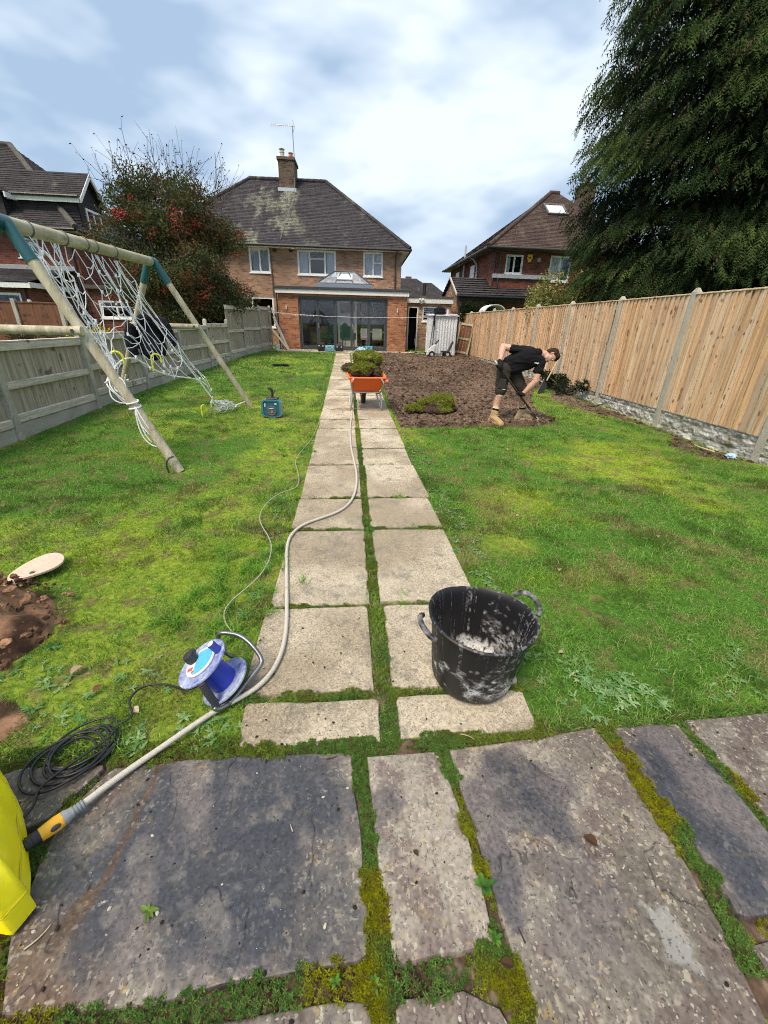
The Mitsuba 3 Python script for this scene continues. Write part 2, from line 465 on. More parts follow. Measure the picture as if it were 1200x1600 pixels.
# ------------------------------------------------------------------ ground, soil, path, patio
SOIL = Polygon([(.86, 6.55), (1.25, 6.50), (1.65, 6.58), (2.33, 6.60), (2.9, 6.66), (3.3, 6.72), (3.62, 6.95), (3.72, 7.4), (3.8, 8.1), (4.2, 9.2), (4.75, 10.3), (5.38, 11.2), (5.40, 19.0), (.86, 19.0)])
HEAP = Polygon([(-2.6, 2.16), (-2.1, 2.18), (-1.80, 2.16), (-1.70, 2.0), (-1.62, 1.82), (-1.66, 1.70), (-1.72, 1.60), (-2.0, 1.5), (-2.6, 1.5)])
HEAP2 = Polygon([(-1.75, 1.42), (-1.52, 1.40), (-1.36, 1.30), (-1.40, 1.20), (-1.50, 1.14), (-1.75, 1.1)])
STRIP = Polygon([(5.45, 4.75), (5.0, 4.9), (4.80, 5.15), (4.78, 5.6), (5.05, 5.85), (5.30, 6.2), (5.22, 6.9), (4.95, 7.5), (4.75, 8.2), (4.6, 9.0), (4.85, 9.8), (5.45, 10.8)])


def edge_dist(poly, x, y):
    """signed distance: positive inside"""
    p = shapely.points(x, y)
    d = shapely.distance(poly.exterior, p)
    return np.where(shapely.contains(poly, p), d, -d)


def gz(x, y):
    z = terr(y) - .012 + .030 * (meshkit.fbm(np.stack([x * .9, y * .9, 0 * x], -1), 3, 1) - .5) * ((np.abs(x - .15) > .75) * 1.0)
    return z


xs = np.unique(np.concatenate([np.linspace(-400, -20, 12), np.linspace(-20, -5, 12), np.linspace(-5, 6, 111), np.linspace(6, 20, 12), np.linspace(20, 400, 12)]))
ys = np.unique(np.concatenate([np.linspace(-400, -4, 10), np.linspace(-4, 22, 211), np.linspace(22, 60, 14), np.linspace(60, 900, 14)]))
X, Y = np.meshgrid(xs, ys)
Z = gz(X, Y)
Z[(X > -2.7) & (X < 2.6) & (Y < 1.15)] = -.035
k = (np.abs(X - .155) < .64) & (Y > .9) & (Y < 20.4); Z[k] = terr(Y[k]) - .03
ni, nj = X.shape
i, j = np.meshgrid(np.arange(ni - 1), np.arange(nj - 1), indexing='ij')
q = np.stack([i * nj + j, i * nj + j + 1, (i + 1) * nj + j + 1, (i + 1) * nj + j], -1).reshape(-1, 4)
put('ground', tm(np.stack([X, Y, Z], -1).reshape(-1, 3), np.vstack([q[:, [0, 1, 2]], q[:, [0, 2, 3]]])), 'ground_mat', smooth=True)
labels['ground'] = {'label': 'mossy earth under the lawn', 'kind': 'structure'}


def sheet(poly, step, zf, lift):
    x0, y0, x1, y1 = poly.bounds
    gx, gy = np.meshgrid(np.arange(x0, x1 + step, step), np.arange(y0, y1 + step, step))
    d = edge_dist(poly, gx.ravel(), gy.ravel()).reshape(gx.shape)
    z = zf(gx, gy, d)
    n, m = gx.shape
    a, b = np.meshgrid(np.arange(n - 1), np.arange(m - 1), indexing='ij')
    q = np.stack([a * m + b, a * m + b + 1, (a + 1) * m + b + 1, (a + 1) * m + b], -1).reshape(-1, 4)
    ok = (d.ravel()[q] > -step * 1.5).any(1)
    q = q[ok]
    g = tm(np.stack([gx, gy, z], -1).reshape(-1, 3), np.vstack([q[:, [0, 1, 2]], q[:, [0, 2, 3]]]))
    g.remove_unreferenced_vertices()
    return g


def soil_z(x, y, d):
    p = np.stack([x, y, 0 * x], -1)
    e = np.clip(d / .12 + .5, 0, 1)
    lump = (.45 + 1.1 * meshkit.fbm(p * .8, 2, 9)) * (meshkit.fbm(p * 1.4, 3, 3) * .05 + meshkit.fbm(p * 9, 3, 5) * .05 + meshkit.fbm(p * 20, 2, 6) * .05)
    return terr(y) - .045 + lump * e + .02 * e + .05 * np.exp(-((x - 3.62) ** 2 + (y - 7.1) ** 2) / .02) * e


put('soil_bed', sheet(SOIL, .034, soil_z, 0), 'soil_mat', smooth=True)
labels['soil_bed'] = {'label': 'freshly stripped brown soil bed right of the path', 'kind': 'structure'}


def strip_z(x, y, d):
    p = np.stack([x, y, 0 * x], -1); e = np.clip(d / .2 + .3, 0, 1)
    return gz(x, y) - .015 + e * (.014 + .03 * meshkit.fbm(p * 12, 3, 8))


put('soil_strip', sheet(STRIP, .05, strip_z, 0), 'soil_mat', smooth=True)
labels['soil_strip'] = {'label': 'bare soil edge along the foot of the new fence', 'kind': 'structure'}


def heap_z(h):
    def f(x, y, d):
        p = np.stack([x, y, 0 * x], -1); e = np.clip((d + .02) / .22, 0, 1)
        return -.03 + .03 * np.clip(d / .03 + 1, 0, 1) + e ** .8 * h * (.15 + 1.4 * meshkit.fbm(p * 4.5, 4, 2)) + e * .09 * (meshkit.fbm(p * 16, 3, 4) - .3) + .02 * (meshkit.fbm(p * 40, 2, 7) - .5) * e
    return f


k = thing('soil_heap', 'heap of crumbly orange brown clay on the lawn at the left edge', 'soil heap')
put(k, sheet(HEAP, .018, heap_z(.20), 0), 'clay_mat', smooth=True)
k = thing('soil_heap', 'low smear of loose dark soil on the lawn below the clay heap', 'soil heap')
put(k, sheet(HEAP2, .018, heap_z(.05), 0), 'clay_mat', smooth=True)


def clods(key, poly, n, seed, r0, r1, zf, m):
    rs = RS(seed); x0, y0, x1, y1 = poly.bounds
    x, y = rs.rand(n * 3) * (x1 - x0) + x0, rs.rand(n * 3) ** 1.6 * (y1 - y0) + y0
    d = edge_dist(poly, x, y); ok = (d > .0); x, y, d = x[ok][:n], y[ok][:n], d[ok][:n]
    t = trimesh.creation.icosphere(subdivisions=1); tv = t.vertices * (1 + .7 * (rs.rand(len(t.vertices), 1) - .5))
    s = r0 + (r1 - r0) * rs.rand(len(x)) ** 4
    M = rand_rot(rs, len(x), 3.1) * s[:, None, None] * np.array([1.1, .8, .5])[None, None]
    v, f = scatter(tv, t.faces, M, np.stack([x, y, zf(x, y, d) + s * .2], 1))
    put(key, tm(v, f), m, smooth=False)


clods('soil_clods', SOIL, 6000, 3, .006, .045, soil_z, 'soil_mat')
labels['soil_clods'] = {'label': 'loose soil crumbs lying over the stripped bed', 'kind': 'stuff'}
clods('clay_crumbs', HEAP.buffer(.10), 1500, 4, .002, .026, heap_z(.2), 'clay_mat')
labels['clay_crumbs'] = {'label': 'loose clay crumbs on the heap', 'kind': 'stuff'}
clods('strip_clods', STRIP, 500, 5, .006, .035, strip_z, 'soil_mat')
labels['strip_clods'] = {'label': 'soil crumbs and dry stalk bits along the fence foot', 'kind': 'stuff'}


def rough_slab(poly, top, thick, seed, step=.03, amp=.004, tilt=(0, 0), follow=False):
    """a stone slab: uneven outline, rounded arris, hand-worked top"""
    rs = RS(seed)
    L = poly.exterior.length; n = int(L / step)
    pts = np.array([poly.exterior.interpolate(t * L / n).coords[0] for t in range(n)])
    c = pts.mean(0)
    nz = meshkit.fbm(np.c_[pts * 9, np.full(n, seed * 3.7)], 3, seed % 97) - .5
    d = pts - c; d /= np.linalg.norm(d, axis=1, keepdims=True)
    out = pts + d * (nz[:, None] * amp * 4)
    rings = []
    z = lambda p, h: top + h + tilt[0] * (p[:, 0] - c[0]) + tilt[1] * (p[:, 1] - c[1]) + (terr(p[:, 1]) - terr(c[1]) if follow else 0)
    wob = lambda p: (meshkit.fbm(np.c_[p * 5, np.full(len(p), seed * 1.3)], 3, 5) - .5) * amp * 1.8
    rings.append(np.c_[out, z(out, -thick)])
    rings.append(np.c_[out, z(out, -.012)])
    a = out - d * .004; rings.append(np.c_[a, z(a, -.003) + wob(a)])
    a = out - d * .013; rings.append(np.c_[a, z(a, 0) + wob(a)])
    for s in (.85, .62, .38, .16):
        a = c + (out - d * .013 - c) * s; rings.append(np.c_[a, z(a, 0) + wob(a)])
    v = np.vstack(rings + [np.r_[c, z(c[None], 0)[0]][None]]); m = len(rings)
    i, j = np.meshgrid(np.arange(m - 1), np.arange(n), indexing='ij')
    q = np.stack([i * n + j, i * n + (j + 1) % n, (i + 1) * n + (j + 1) % n, (i + 1) * n + j], -1).reshape(-1, 4)
    k = np.arange(n)
    f = np.vstack([q[:, [0, 1, 2]], q[:, [0, 2, 3]], np.stack([(m - 1) * n + k, (m - 1) * n + (k + 1) % n, k * 0 + m * n], 1)])
    return tm(v, f)


PATH = thing('garden_path', 'long straight garden path of paired weathered concrete slabs', kind='structure')
rows = [1.10, 1.335, 1.985, 2.985, 3.655, 4.69, 5.40, 6.44, 7.02]
while rows[-1] < 18.3: rows.append(rows[-1] + (.72, .86, .62)[len(rows) % 3])
rs = RS(11)
SLABS = []
for a, (y0, y1) in enumerate(zip(rows[:-1], rows[1:])):
    for side in (0, 1):
        gap = .030 if y0 < 3.2 else .018
        x0, x1 = ((-.478, .125), (.185, .79))[side]
        if a == 0: x0, x1 = ((-.47, .115), (.20, .80))[side]
        if a == 1: x0, x1 = ((-.49, .115), (.195, .80))[side]
        jx, jy = rs.randn(2) * .007, rs.randn(2) * .006
        sl = Polygon([(x0 + jx[0], y0 + gap / 2 + jy[0]), (x1 + jx[1], y0 + gap / 2 + jy[1]), (x1 + jx[0], y1 - gap / 2 + jy[1]), (x0 + jx[1], y1 - gap / 2 + jy[0])])
        SLABS.append(sl)
        part(PATH, 'slab', rough_slab(sl, float(terr((y0 + y1) / 2)) + .004 + rs.randn() * .003, .05, 20 + a * 2 + side, amp=.003, tilt=(rs.randn() * .006, rs.randn() * .003), follow=True), 'slab_mat', smooth=40)

PATIO = thing('patio', 'patio of large worn natural flagstones with mossy joints', kind='structure')
FLAGS = [Polygon([(-.985, .90), (-.905, 1.055), (-.45, 1.075), (-.005, 1.055), (.022, .80), (.045, .56), (.03, .475), (-.25, .462), (-.5, .435), (-.86, .445), (-.955, .62)]),
         Polygon([(.060, 1.035), (.345, 1.04), (.378, .85), (.392, .63), (.388, .475), (.108, .455), (.082, .62)]),
         Polygon([(.39, 1.05), (.8, 1.075), (1.05, 1.105), (1.075, .70), (1.065, .49), (1.02, .27), (.45, .27), (.425, .52), (.405, .80)]),
         Polygon([(1.105, 1.09), (1.415, 1.10), (1.43, .86), (1.41, .52), (1.21, .475), (1.125, .475), (1.135, .7)]),
         Polygon([(1.46, 1.11), (1.95, 1.125), (2.05, .6), (1.47, .45)]),
         Polygon([(-1.36, 1.04), (-1.23, 1.085), (-.93, 1.07), (-1.02, .90), (-1.12, .84), (-1.34, .8)]),
         Polygon([(.10, .40), (.28, .405), (.375, .36), (.38, .02), (.09, .02)]),
         Polygon([(1.10, .42), (1.22, .435), (1.6, .42), (1.6, 0), (1.10, 0)]),
         Polygon([(-.9, .40), (-.5, .39), (-.06, .41), (.04, .40), (.04, 0), (-.9, 0)]),
         Polygon([(-1.36, .76), (-1.12, .80), (-1.02, .78), (-1.0, .45), (-.98, .1), (-1.6, .1), (-1.6, .7)])]
for a, fl in enumerate(FLAGS):
    part(PATIO, 'flagstone', rough_slab(fl, .002 + RS(a).randn() * .003, .06, 60 + a, amp=.0032), 'flag_mat', smooth=40)
# paved strip at the foot of the house
TERR = thing('house_terrace', 'strip of worn paving at the foot of the extension', kind='structure')
rs = RS(5)
for a in range(10):
    for b in range(2):
        x0 = -3.0 + a * .6; y0 = 19.05 + b * .56 - .037 * (x0)
        part(TERR, 'slab', rough_slab(sbox(x0 + .01, y0 + .01, x0 + .585, y0 + .545), float(terr(y0)) + .015 + rs.randn() * .004, .05, 200 + a * 2 + b, step=.12, amp=.003), 'slab_mat', smooth=40)
# ------------------------------------------------------------------ houses
def xf(M, ms):
    m = cat(ms) if isinstance(ms, (list, tuple)) else ms.copy(); m.apply_transform(M); return m


def frame_mat(origin, deg):
    M = trimesh.transformations.rotation_matrix(math.radians(deg), (0, 0, 1)); M[:3, 3] = origin; return M


def wall_panel(x0, x1, z0, z1, holes, y, th=.25):
    """upright wall in the xz plane with its outer face at y (facing -y), with openings"""
    p = sbox(x0, z0, x1, z1)
    for h in holes: p = p.difference(sbox(h[0], h[2], h[1], h[3]))
    ms = []
    for g in getattr(p, 'geoms', [p]):
        m = extrude(g, th); m.vertices = m.vertices[:, [0, 2, 1]] * [1, 1, 1]; m.invert(); m.apply_translation([0, y, 0]); ms.append(m)
    return cat(ms)


def casement(M, house, x0, x1, z0, z1, y, bars=(), trans=(), fw=.085, col=WHITE, curtain=None, name='window', sill=True, bars_w=.075, label=None):
    """framed window in a wall at y facing -y; parts: frame, panes, sill, curtain"""
    d0, d1 = y + .02, y + .09
    ms = [bx(x0, x0 + fw, d0, d1, z0, z1, .006), bx(x1 - fw, x1, d0, d1, z0, z1, .006), bx(x0 + fw, x1 - fw, d0 + .002, d1, z1 - fw, z1, .006), bx(x0 + fw, x1 - fw, d0 + .002, d1, z0, z0 + fw, .006)]
    for b in bars: ms.append(bx(b - bars_w / 2, b + bars_w / 2, d0 + .004, d1 - .002, z0 + fw, z1 - fw, .005))
    for (a, b, z) in trans: ms.append(bx(a, b, d0 + .006, d1 - .004, z - .025, z + .025, .005))
    w = part(house, name, xf(M, ms), 'satin_vc', col, label=label)
    xsb = [x0 + fw] + list(bars) + [x1 - fw]
    for a, b in zip(xsb[:-1], xsb[1:]):
        g = bx(a + .01, b - .01, y + .05, y + .056, z0 + fw - .01, z1 - fw + .01)
        g = tm([[a, y + .05, z0 + fw - .01], [b, y + .05, z0 + fw - .01], [b, y + .05, z1 - fw + .01], [a, y + .05, z1 - fw + .01]], [[0, 1, 2], [0, 2, 3]])
        part(w, 'pane', xf(M, g), 'pane_glass')
    if sill: part(w, 'sill', xf(M, bx(x0 - .04, x1 + .04, y - .05, y + .02, z0 - .05, z0 + .003, .008)), 'satin_vc', col)
    if curtain:
        for (a, b, c) in curtain:
            n = max(8, int((b - a) * 40)); xx = np.linspace(a, b, n); yy = y + .2 + .018 * np.sin(xx * 55 + a * 9) + .01 * np.sin(xx * 131)
            v = np.vstack([np.c_[xx, yy, np.full(n, z0 + .03)], np.c_[xx, yy, np.full(n, z1 - .03)]]); kk = np.arange(n - 1)
            part(w, 'curtain', xf(M, tm(v, np.vstack([np.c_[kk, kk + 1, kk + 1 + n], np.c_[kk, kk + 1 + n, kk + n]]))), 'cloth_vc', c, smooth=True)
    return w


def slope_courses(A, B, C, D, n, lift=.02, seed=0):
    """tiled roof slope between eave A-B and top C-D (C above B, D above A): stepped courses with slightly uneven edges"""
    A, B, C, D = (np.asarray(q, float) for q in (A, B, C, D))
    nrm = np.cross(B - A, D - A) if np.linalg.norm(D - A) > 1e-6 else np.cross(B - A, C - B); nrm /= np.linalg.norm(nrm)
    if nrm[2] < 0: nrm = -nrm
    rs = RS(seed); V, Fc = [], []; m = 24
    for i in range(n):
        t0, t1 = i / n, (i + 1.12) / n
        t1 = min(t1, 1.0)
        u = np.linspace(0, 1, m)[:, None]
        lo = (A + (D - A) * t0) * (1 - u) + (B + (C - B) * t0) * u; hi = (A + (D - A) * t1) * (1 - u) + (B + (C - B) * t1) * u
        w = (rs.rand(m, 1) - .5) * .012
        o = len(V) * 3 * m
        V.append(np.vstack([lo - nrm * .004, lo + nrm * (lift + w), hi]))
        k = np.arange(m - 1)
        for r in (0, 1): Fc.append(np.vstack([np.c_[k, k + 1, k + 1 + m], np.c_[k, k + 1 + m, k + m]]) + o + r * m)
    g = tm(np.vstack(V), np.vstack(Fc))
    if g.face_normals[:, 2].mean() < 0: g.invert()
    return g


def ridge_tiles(a, b, r=.11, step=.34):
    a, b = np.asarray(a, float), np.asarray(b, float); L = np.linalg.norm(b - a); n = max(2, int(L / step)); ms = []
    for i in range(n):
        p, q = a + (b - a) * i / n, a + (b - a) * ((i + .96) / n)
        ms.append(tube([p, q], [r, r * .93], 10))
    return cat(ms)


# ---- the brown brick semi at the end of the garden. local frame: x along the rear wall, y away from the garden
H = thing('semi_detached_house', 'brown brick semi detached house with mossy hipped grey roof at the end of the path', 'house')
HM = frame_mat((0, 20.3, 0), -2.12)
G0 = .30
W1, W2, W0 = (-2.62, -.66, 3.79, 4.90), (.74, 1.76, 3.80, 4.91), (-5.05, -4.0, 3.82, 4.93)
LOW = (-6.1, -3.98, 1.25, 2.72)
WY = 4.0; EAVE = 5.0
wall = [wall_panel(-9.6, 2.72, G0, EAVE, [W1, W2, W0, LOW, (-2.95, 2.4, 0, 2.8)], WY)]
wall += [bx(2.47, 2.72, WY + .25, WY + 8, G0, EAVE), bx(-9.6, -9.35, WY + .25, WY + 8, G0, EAVE), bx(-9.35, 2.47, WY + 7.75, WY + 8, G0, EAVE)]
part(H, 'wall', xf(HM, wall), 'brick_brown')
part(H, 'floor', xf(HM, [bx(-9.3, 2.4, WY + .26, WY + 7.7, 2.85, 3.0)]), 'matte_vc', (.35, .33, .3))
part(H, 'partition', xf(HM, [bx(-9.3, 2.4, WY + 3.2, WY + 3.3, 3.0, EAVE - .02), bx(-3.75, -3.65, WY + .26, WY + 7.7, G0, EAVE - .02), bx(.05, .12, WY + .26, WY + 3.2, 3.0, EAVE - .02)]), 'matte_vc', (.42, .41, .39))
casement(HM, H, *W1, WY, bars=(-2.0, -1.22), trans=((-2.0, -1.22, 4.52),), curtain=[(-2.58, -2.1, (.36, .40, .46)), (-1.15, -.7, (.36, .40, .46))], label='wide three part upstairs window')
casement(HM, H, *W2, WY, bars=(1.26,), trans=((1.26, 1.70, 4.42),), curtain=[(.78, 1.72, (.36, .40, .46))])
casement(HM, H, *W0, WY, bars=(-4.52,), curtain=[(-5.0, -4.05, (.36, .40, .46))])
casement(HM, H, *LOW, WY, bars=(-5.1,), fw=.09, label='white framed patio window half hidden by the fence')
E0, E1, RL, RR, RY, RZ = -10.0, 3.1, -5.6, -1.35, WY + 4.2, 8.72
e = EAVE + .02; fr = WY - .42; bk = WY + 8.42
roof = part(H, 'roof', xf(HM, [slope_courses((E0, fr, e), (E1, fr, e), (RR, RY, RZ), (RL, RY, RZ), 46, seed=1), slope_courses((E1, fr, e), (E1, bk, e), (RR, RY, RZ), (RR, RY, RZ), 46, seed=2),
                                slope_courses((E1, bk, e), (E0, bk, e), (RL, RY, RZ), (RR, RY, RZ), 46, seed=3), slope_courses((E0, bk, e), (E0, fr, e), (RL, RY, RZ), (RL, RY, RZ), 46, seed=4)]), 'roof_grey')
part(roof, 'ridge_tiles', xf(HM, [ridge_tiles((RL, RY, RZ + .03), (RR, RY, RZ + .03)), ridge_tiles((RR, RY, RZ + .02), (E1, fr, e + .03), .10), ridge_tiles((RL, RY, RZ + .02), (E0, fr, e + .03), .10)]), 'roof_grey', smooth=40)
part(H, 'soffit', xf(HM, [bx(E0 + .02, E1 - .02, fr + .03, WY + .05, e - .09, e - .025), bx(2.7, E1 - .02, WY + .05, bk, e - .09, e - .025)]), 'satin_vc', (.70, .70, .68))
gut = [tube([(E0, fr - .03, e - .035), (E1 + .02, fr - .03, e - .045)], .058, 10), tube([(E1 + .04, fr - .05, e - .04), (E1 + .04, bk, e - .04)], .058, 10)]
part(H, 'gutter', xf(HM, gut), 'satin_vc', (.025, .025, .027), smooth=40)
dp = [tube(spline([(2.45, fr - .02, e - .08), (2.42, WY - .12, e - .3), (2.40, WY - .06, e - .45)], 8), .036, 8), tube([(2.40, WY - .06, e - .45), (2.42, WY - .06, 3.0)], .036, 8)]
part(H, 'downpipe', xf(HM, dp), 'satin_vc', (.05, .045, .045), smooth=40)
part(H, 'downpipe', xf(HM, [tube([(-3.95, WY - .05, e - .1), (-3.95, WY - .05, 2.8)], .03, 8)]), 'satin_vc', (.14, .10, .08), smooth=40)
for ax_ in (-3.84, -3.02): part(H, 'air_brick', xf(HM, bx(ax_, ax_ + .2, WY - .012, WY + .05, 4.76, 4.90)), 'matte_vc', (.05, .035, .03))
# chimney
ch = part(H, 'chimney', xf(HM, [bx(-3.84, -3.0, RY - .75, RY + .55, 7.6, 9.42), bx(-3.90, -2.94, RY - .81, RY + .61, 9.42, 9.56, .01)]), 'brick_dark')
part(ch, 'flashing', xf(HM, [bx(-3.92, -2.92, RY - .86, RY - .72, 8.02, 8.20, .01)]), 'metal_vc', (.62, .64, .66))
for px, r, hh, c in ((-3.66, .13, .34, (.52, .52, .5)), (-3.2, .12, .30, (.42, .20, .12))):
    m = lathe([(0, 0), (r * 1.05, 0), (r * .92, .08), (r * .88, hh * .8), (r * 1.05, hh * .84), (r, hh), (r * .75, hh), (r * .7, .1), (0, .1)], 20)
    p = part(ch, 'chimney_pot', xf(HM, mv(m, px, RY - .3, 9.56)), 'matte_vc', c, smooth=40)
    if px < -3.5: part(p, 'cowl', xf(HM, [mv(lathe([(0, .10), (.15, .10), (.16, .12), (0, .18)], 16), px, RY - .3, 9.56 + hh - .03)]), 'metal_vc', (.55, .55, .55), smooth=40)
a0 = np.array([-3.02, RY - .2, 9.1]); a1 = np.array([-3.05, RY - .2, 11.05])
ae = thing('tv_aerial', 'thin television aerial on a mast strapped to the chimney', 'aerial')
part(ae, 'mast', xf(HM, [rod(a0, a1, .022, 8)]), 'metal_vc', (.35, .35, .36))
b0, b1 = a1 + [.12, 0, -.05], a1 + [-1.12, .25, .06]
part(ae, 'boom', xf(HM, [rod(b0, b1, .014, 6)]), 'metal_vc', (.35, .35, .36))
el = []
for i in range(11):
    q = b0 + (b1 - b0) * (.16 + .084 * i); hh = .11 - .003 * i
    el.append(rod(q + [-.06 * .0, -hh * .6, -hh], q + [0, hh * .6, hh], .008, 5))
part(ae, 'rods', xf(HM, el), 'metal_vc', (.35, .35, .36))
part(ae, 'reflector', xf(HM, [rod(b0 + [0, 0, .0], b0 + [-.10, .05, .26], .011, 6), rod(b0, b0 + [-.10, .05, -.26], .011, 6), rod(b0 + [-.05, .02, .13], b0 + [-.05, .3, .13], .008, 5)]), 'metal_vc', (.35, .35, .36))
part(H, 'cable', xf(HM, [tube(spline([(-3.05, RY - .78, 9.3), (-2.98, WY + 3.1, 8.05), (-3.10, WY + 1.6, 6.85), (-3.28, WY + .6, 5.96), (-3.35, WY - .2, 5.28)], 24), .012, 6)]), 'matte_vc', (.20, .20, .18))

# rear extension (orange brick), bifold doors, lantern roof
X = thing('rear_extension', 'flat roofed orange brick extension with dark bifold doors', 'extension')
EX0, EX1, EZ = -3.0, 2.72, 2.74
DX0, DX1, DZ0, DZ1 = -2.14, 1.85, .46, 2.62
part(X, 'wall', xf(HM, [wall_panel(EX0, EX1, G0, EZ, [(DX0, DX1, 0, DZ1)], 0), bx(EX0, EX0 + .25, .25, WY - .01, G0, EZ), bx(EX1 - .25, EX1, .25, WY - .01, G0, EZ)]), 'brick_orange')
part(X, 'soldier_course', xf(HM, [bx(DX0 + i * .077, DX0 + i * .077 + .067, -.006, .1, DZ1 + .004, EZ - .004) for i in range(int((DX1 - DX0) / .077))]), 'brick_orange')
part(X, 'fascia', xf(HM, [bx(EX0 - .09, EX1 + .06, -.14, -.11, 2.70, 2.875, .006), bx(EX1 + .03, EX1 + .06, -.108, WY - .02, 2.70, 2.875, .006), bx(EX0 - .09, EX0 - .06, -.108, WY - .02, 2.70, 2.875, .006)]), 'satin_vc', (.80, .80, .80))
part(X, 'soffit', xf(HM, [bx(EX0 - .058, EX1 + .028, -.108, .0, 2.705, 2.725)]), 'satin_vc', (.7, .7, .7))
LX0, LX1, LY0, LY1 = -1.42, 1.16, 1.0, 3.0
rf = sbox(EX0 - .11, -.17, EX1 + .09, WY - .003).difference(sbox(LX0 + .1, LY0 + .1, LX1 - .1, LY1 - .1)); rm = extrude(rf, .07); rm.apply_translation([0, 0, 2.88])
rfk = part(X, 'roof', xf(HM, [rm]), 'felt_mat')
part(rfk, 'roof_edge', xf(HM, [bx(EX0 - .12, EX1 + .10, -.185, -.145, 2.862, 2.975, .008)]), 'satin_vc', (.05, .05, .055))
part(rfk, 'ceiling', xf(HM, [(lambda g: (g.apply_translation([0, 0, 2.70]), g)[1])(extrude(sbox(EX0 + .25, .25, EX1 - .25, WY + .2).difference(sbox(LX0 + .1, LY0 + .1, LX1 - .1, LY1 - .1)), .03))]), 'matte_vc', (.75, .75, .73))
part(X, 'downpipe', xf(HM, [rod((EX0 - .05, -.05, 2.7), (EX0 - .05, -.05, G0), .035, 8)]), 'satin_vc', (.03, .03, .03))
# bifold: head, sill, jambs, five leaves
part(X, 'door_frame', xf(HM, [bx(DX0, DX0 + .07, .03, .14, DZ0, DZ1, .005), bx(DX1 - .07, DX1, .03, .14, DZ0, DZ1, .005), bx(DX0 + .07, DX1 - .07, .032, .14, DZ1 - .09, DZ1, .005), bx(DX0, DX1, .0, .16, DZ0 - .10, DZ0 + .03, .005)]), 'satin_vc', ANTH)
n5 = np.linspace(DX0 + .075, DX1 - .075, 6)
for i in range(5):
    a, b = n5[i] + .004, n5[i + 1] - .004; z0, z1 = DZ0 + .035, DZ1 - .095
    lf = part(X, 'door_leaf', xf(HM, [bx(a, a + .065, .05, .11, z0, z1, .004), bx(b - .065, b, .05, .11, z0, z1, .004), bx(a + .065, b - .065, .051, .11, z1 - .065, z1, .004), bx(a + .065, b - .065, .051, .11, z0, z0 + .10, .004)]), 'satin_vc', ANTH)
    part(lf, 'pane', xf(HM, tm([[a + .06, .08, z0 + .09], [b - .06, .08, z0 + .09], [b - .06, .08, z1 - .06], [a + .06, .08, z1 - .06]], [[0, 1, 2], [0, 2, 3]])), 'pane_glass')
    if i in (1, 3): part(lf, 'handle', xf(HM, [bx(a + .02, a + .045, .02, .05, 1.35, 1.55, .005)]), 'metal_vc', (.6, .6, .6))
for sx in (-2.66, 2.30):
    part(X, 'wall_light', xf(HM, [cbox(.05, .07, .16, .008, (sx, -.035, 2.14))]), 'satin_vc', (.62, .62, .62))
# lantern: kerb, glazed slopes, ridge vent
lk = part(X, 'roof_lantern', xf(HM, [bx(LX0, LX1, LY0, LY0 + .1, 2.95, 3.20, .006), bx(LX0, LX1, LY1 - .1, LY1, 2.95, 3.20, .006), bx(LX0, LX0 + .1, LY0 + .1, LY1 - .1, 2.95, 3.20, .006), bx(LX1 - .1, LX1, LY0 + .1, LY1 - .1, 2.95, 3.20, .006)]), 'metal_vc', (.34, .37, .42), label='glazed lantern with a raised vent on the flat roof')
p00, p10, p11, p01 = (np.array(q) for q in ((LX0 + .05, LY0 + .05, 3.22), (LX1 - .05, LY0 + .05, 3.22), (LX1 - .05, LY1 - .05, 3.22), (LX0 + .05, LY1 - .05, 3.22)))
r0, r1 = np.array((-.60, 2.0, 3.80)), np.array((.36, 2.0, 3.80))
part(lk, 'rafter', xf(HM, [rod(a, b, .035, 6) for a, b in ((p00, r0), (p01, r0), (p10, r1), (p11, r1), (r0, r1), (p00, p10), (p10, p11), (p11, p01), (p01, p00))] +
     [rod(p00 * (1 - t) + p10 * t, r0 * (1 - t) + r1 * t, .025, 6) for t in (.33, .67)]), 'satin_vc', ANTH)
for tri in ([p00, p10, r1, r0], [p11, p01, r0, r1]): part(lk, 'pane', xf(HM, tm(tri, [[0, 1, 2], [0, 2, 3]])), 'coated_glass')
for tri in ([p10, p11, r1], [p01, p00, r0]): part(lk, 'pane', xf(HM, tm(tri, [[0, 1, 2]])), 'coated_glass')
part(lk, 'vent', xf(HM, [rot(bx(-.46, .24, 1.28, 1.92, 3.50, 3.56, .008), (1, 0, 0), 24, (0, 1.6, 3.53))]), 'satin_vc', (.66, .70, .74))
part(lk, 'vent_frame', xf(HM, [rot(bx(-.50, .28, 1.24, 1.96, 3.46, 3.497, .008), (1, 0, 0), 24, (0, 1.6, 3.53))]), 'satin_vc', ANTH)
# the room behind the doors
part(X, 'floor', xf(HM, [bx(EX0 + .25, EX1 - .25, .16, WY + 3.2, G0, .45)]), 'satin_vc', (.42, .39, .35))
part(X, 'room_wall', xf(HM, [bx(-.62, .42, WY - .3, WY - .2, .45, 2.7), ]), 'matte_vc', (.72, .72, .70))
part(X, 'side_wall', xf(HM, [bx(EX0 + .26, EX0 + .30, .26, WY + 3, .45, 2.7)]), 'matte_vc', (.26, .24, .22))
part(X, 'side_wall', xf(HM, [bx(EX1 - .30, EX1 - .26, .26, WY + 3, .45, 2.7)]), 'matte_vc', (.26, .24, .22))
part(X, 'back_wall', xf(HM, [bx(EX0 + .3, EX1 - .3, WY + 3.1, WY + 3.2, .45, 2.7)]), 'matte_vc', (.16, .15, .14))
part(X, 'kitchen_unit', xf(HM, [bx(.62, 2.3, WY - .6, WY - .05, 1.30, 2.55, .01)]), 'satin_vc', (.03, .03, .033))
rs = RS(8)


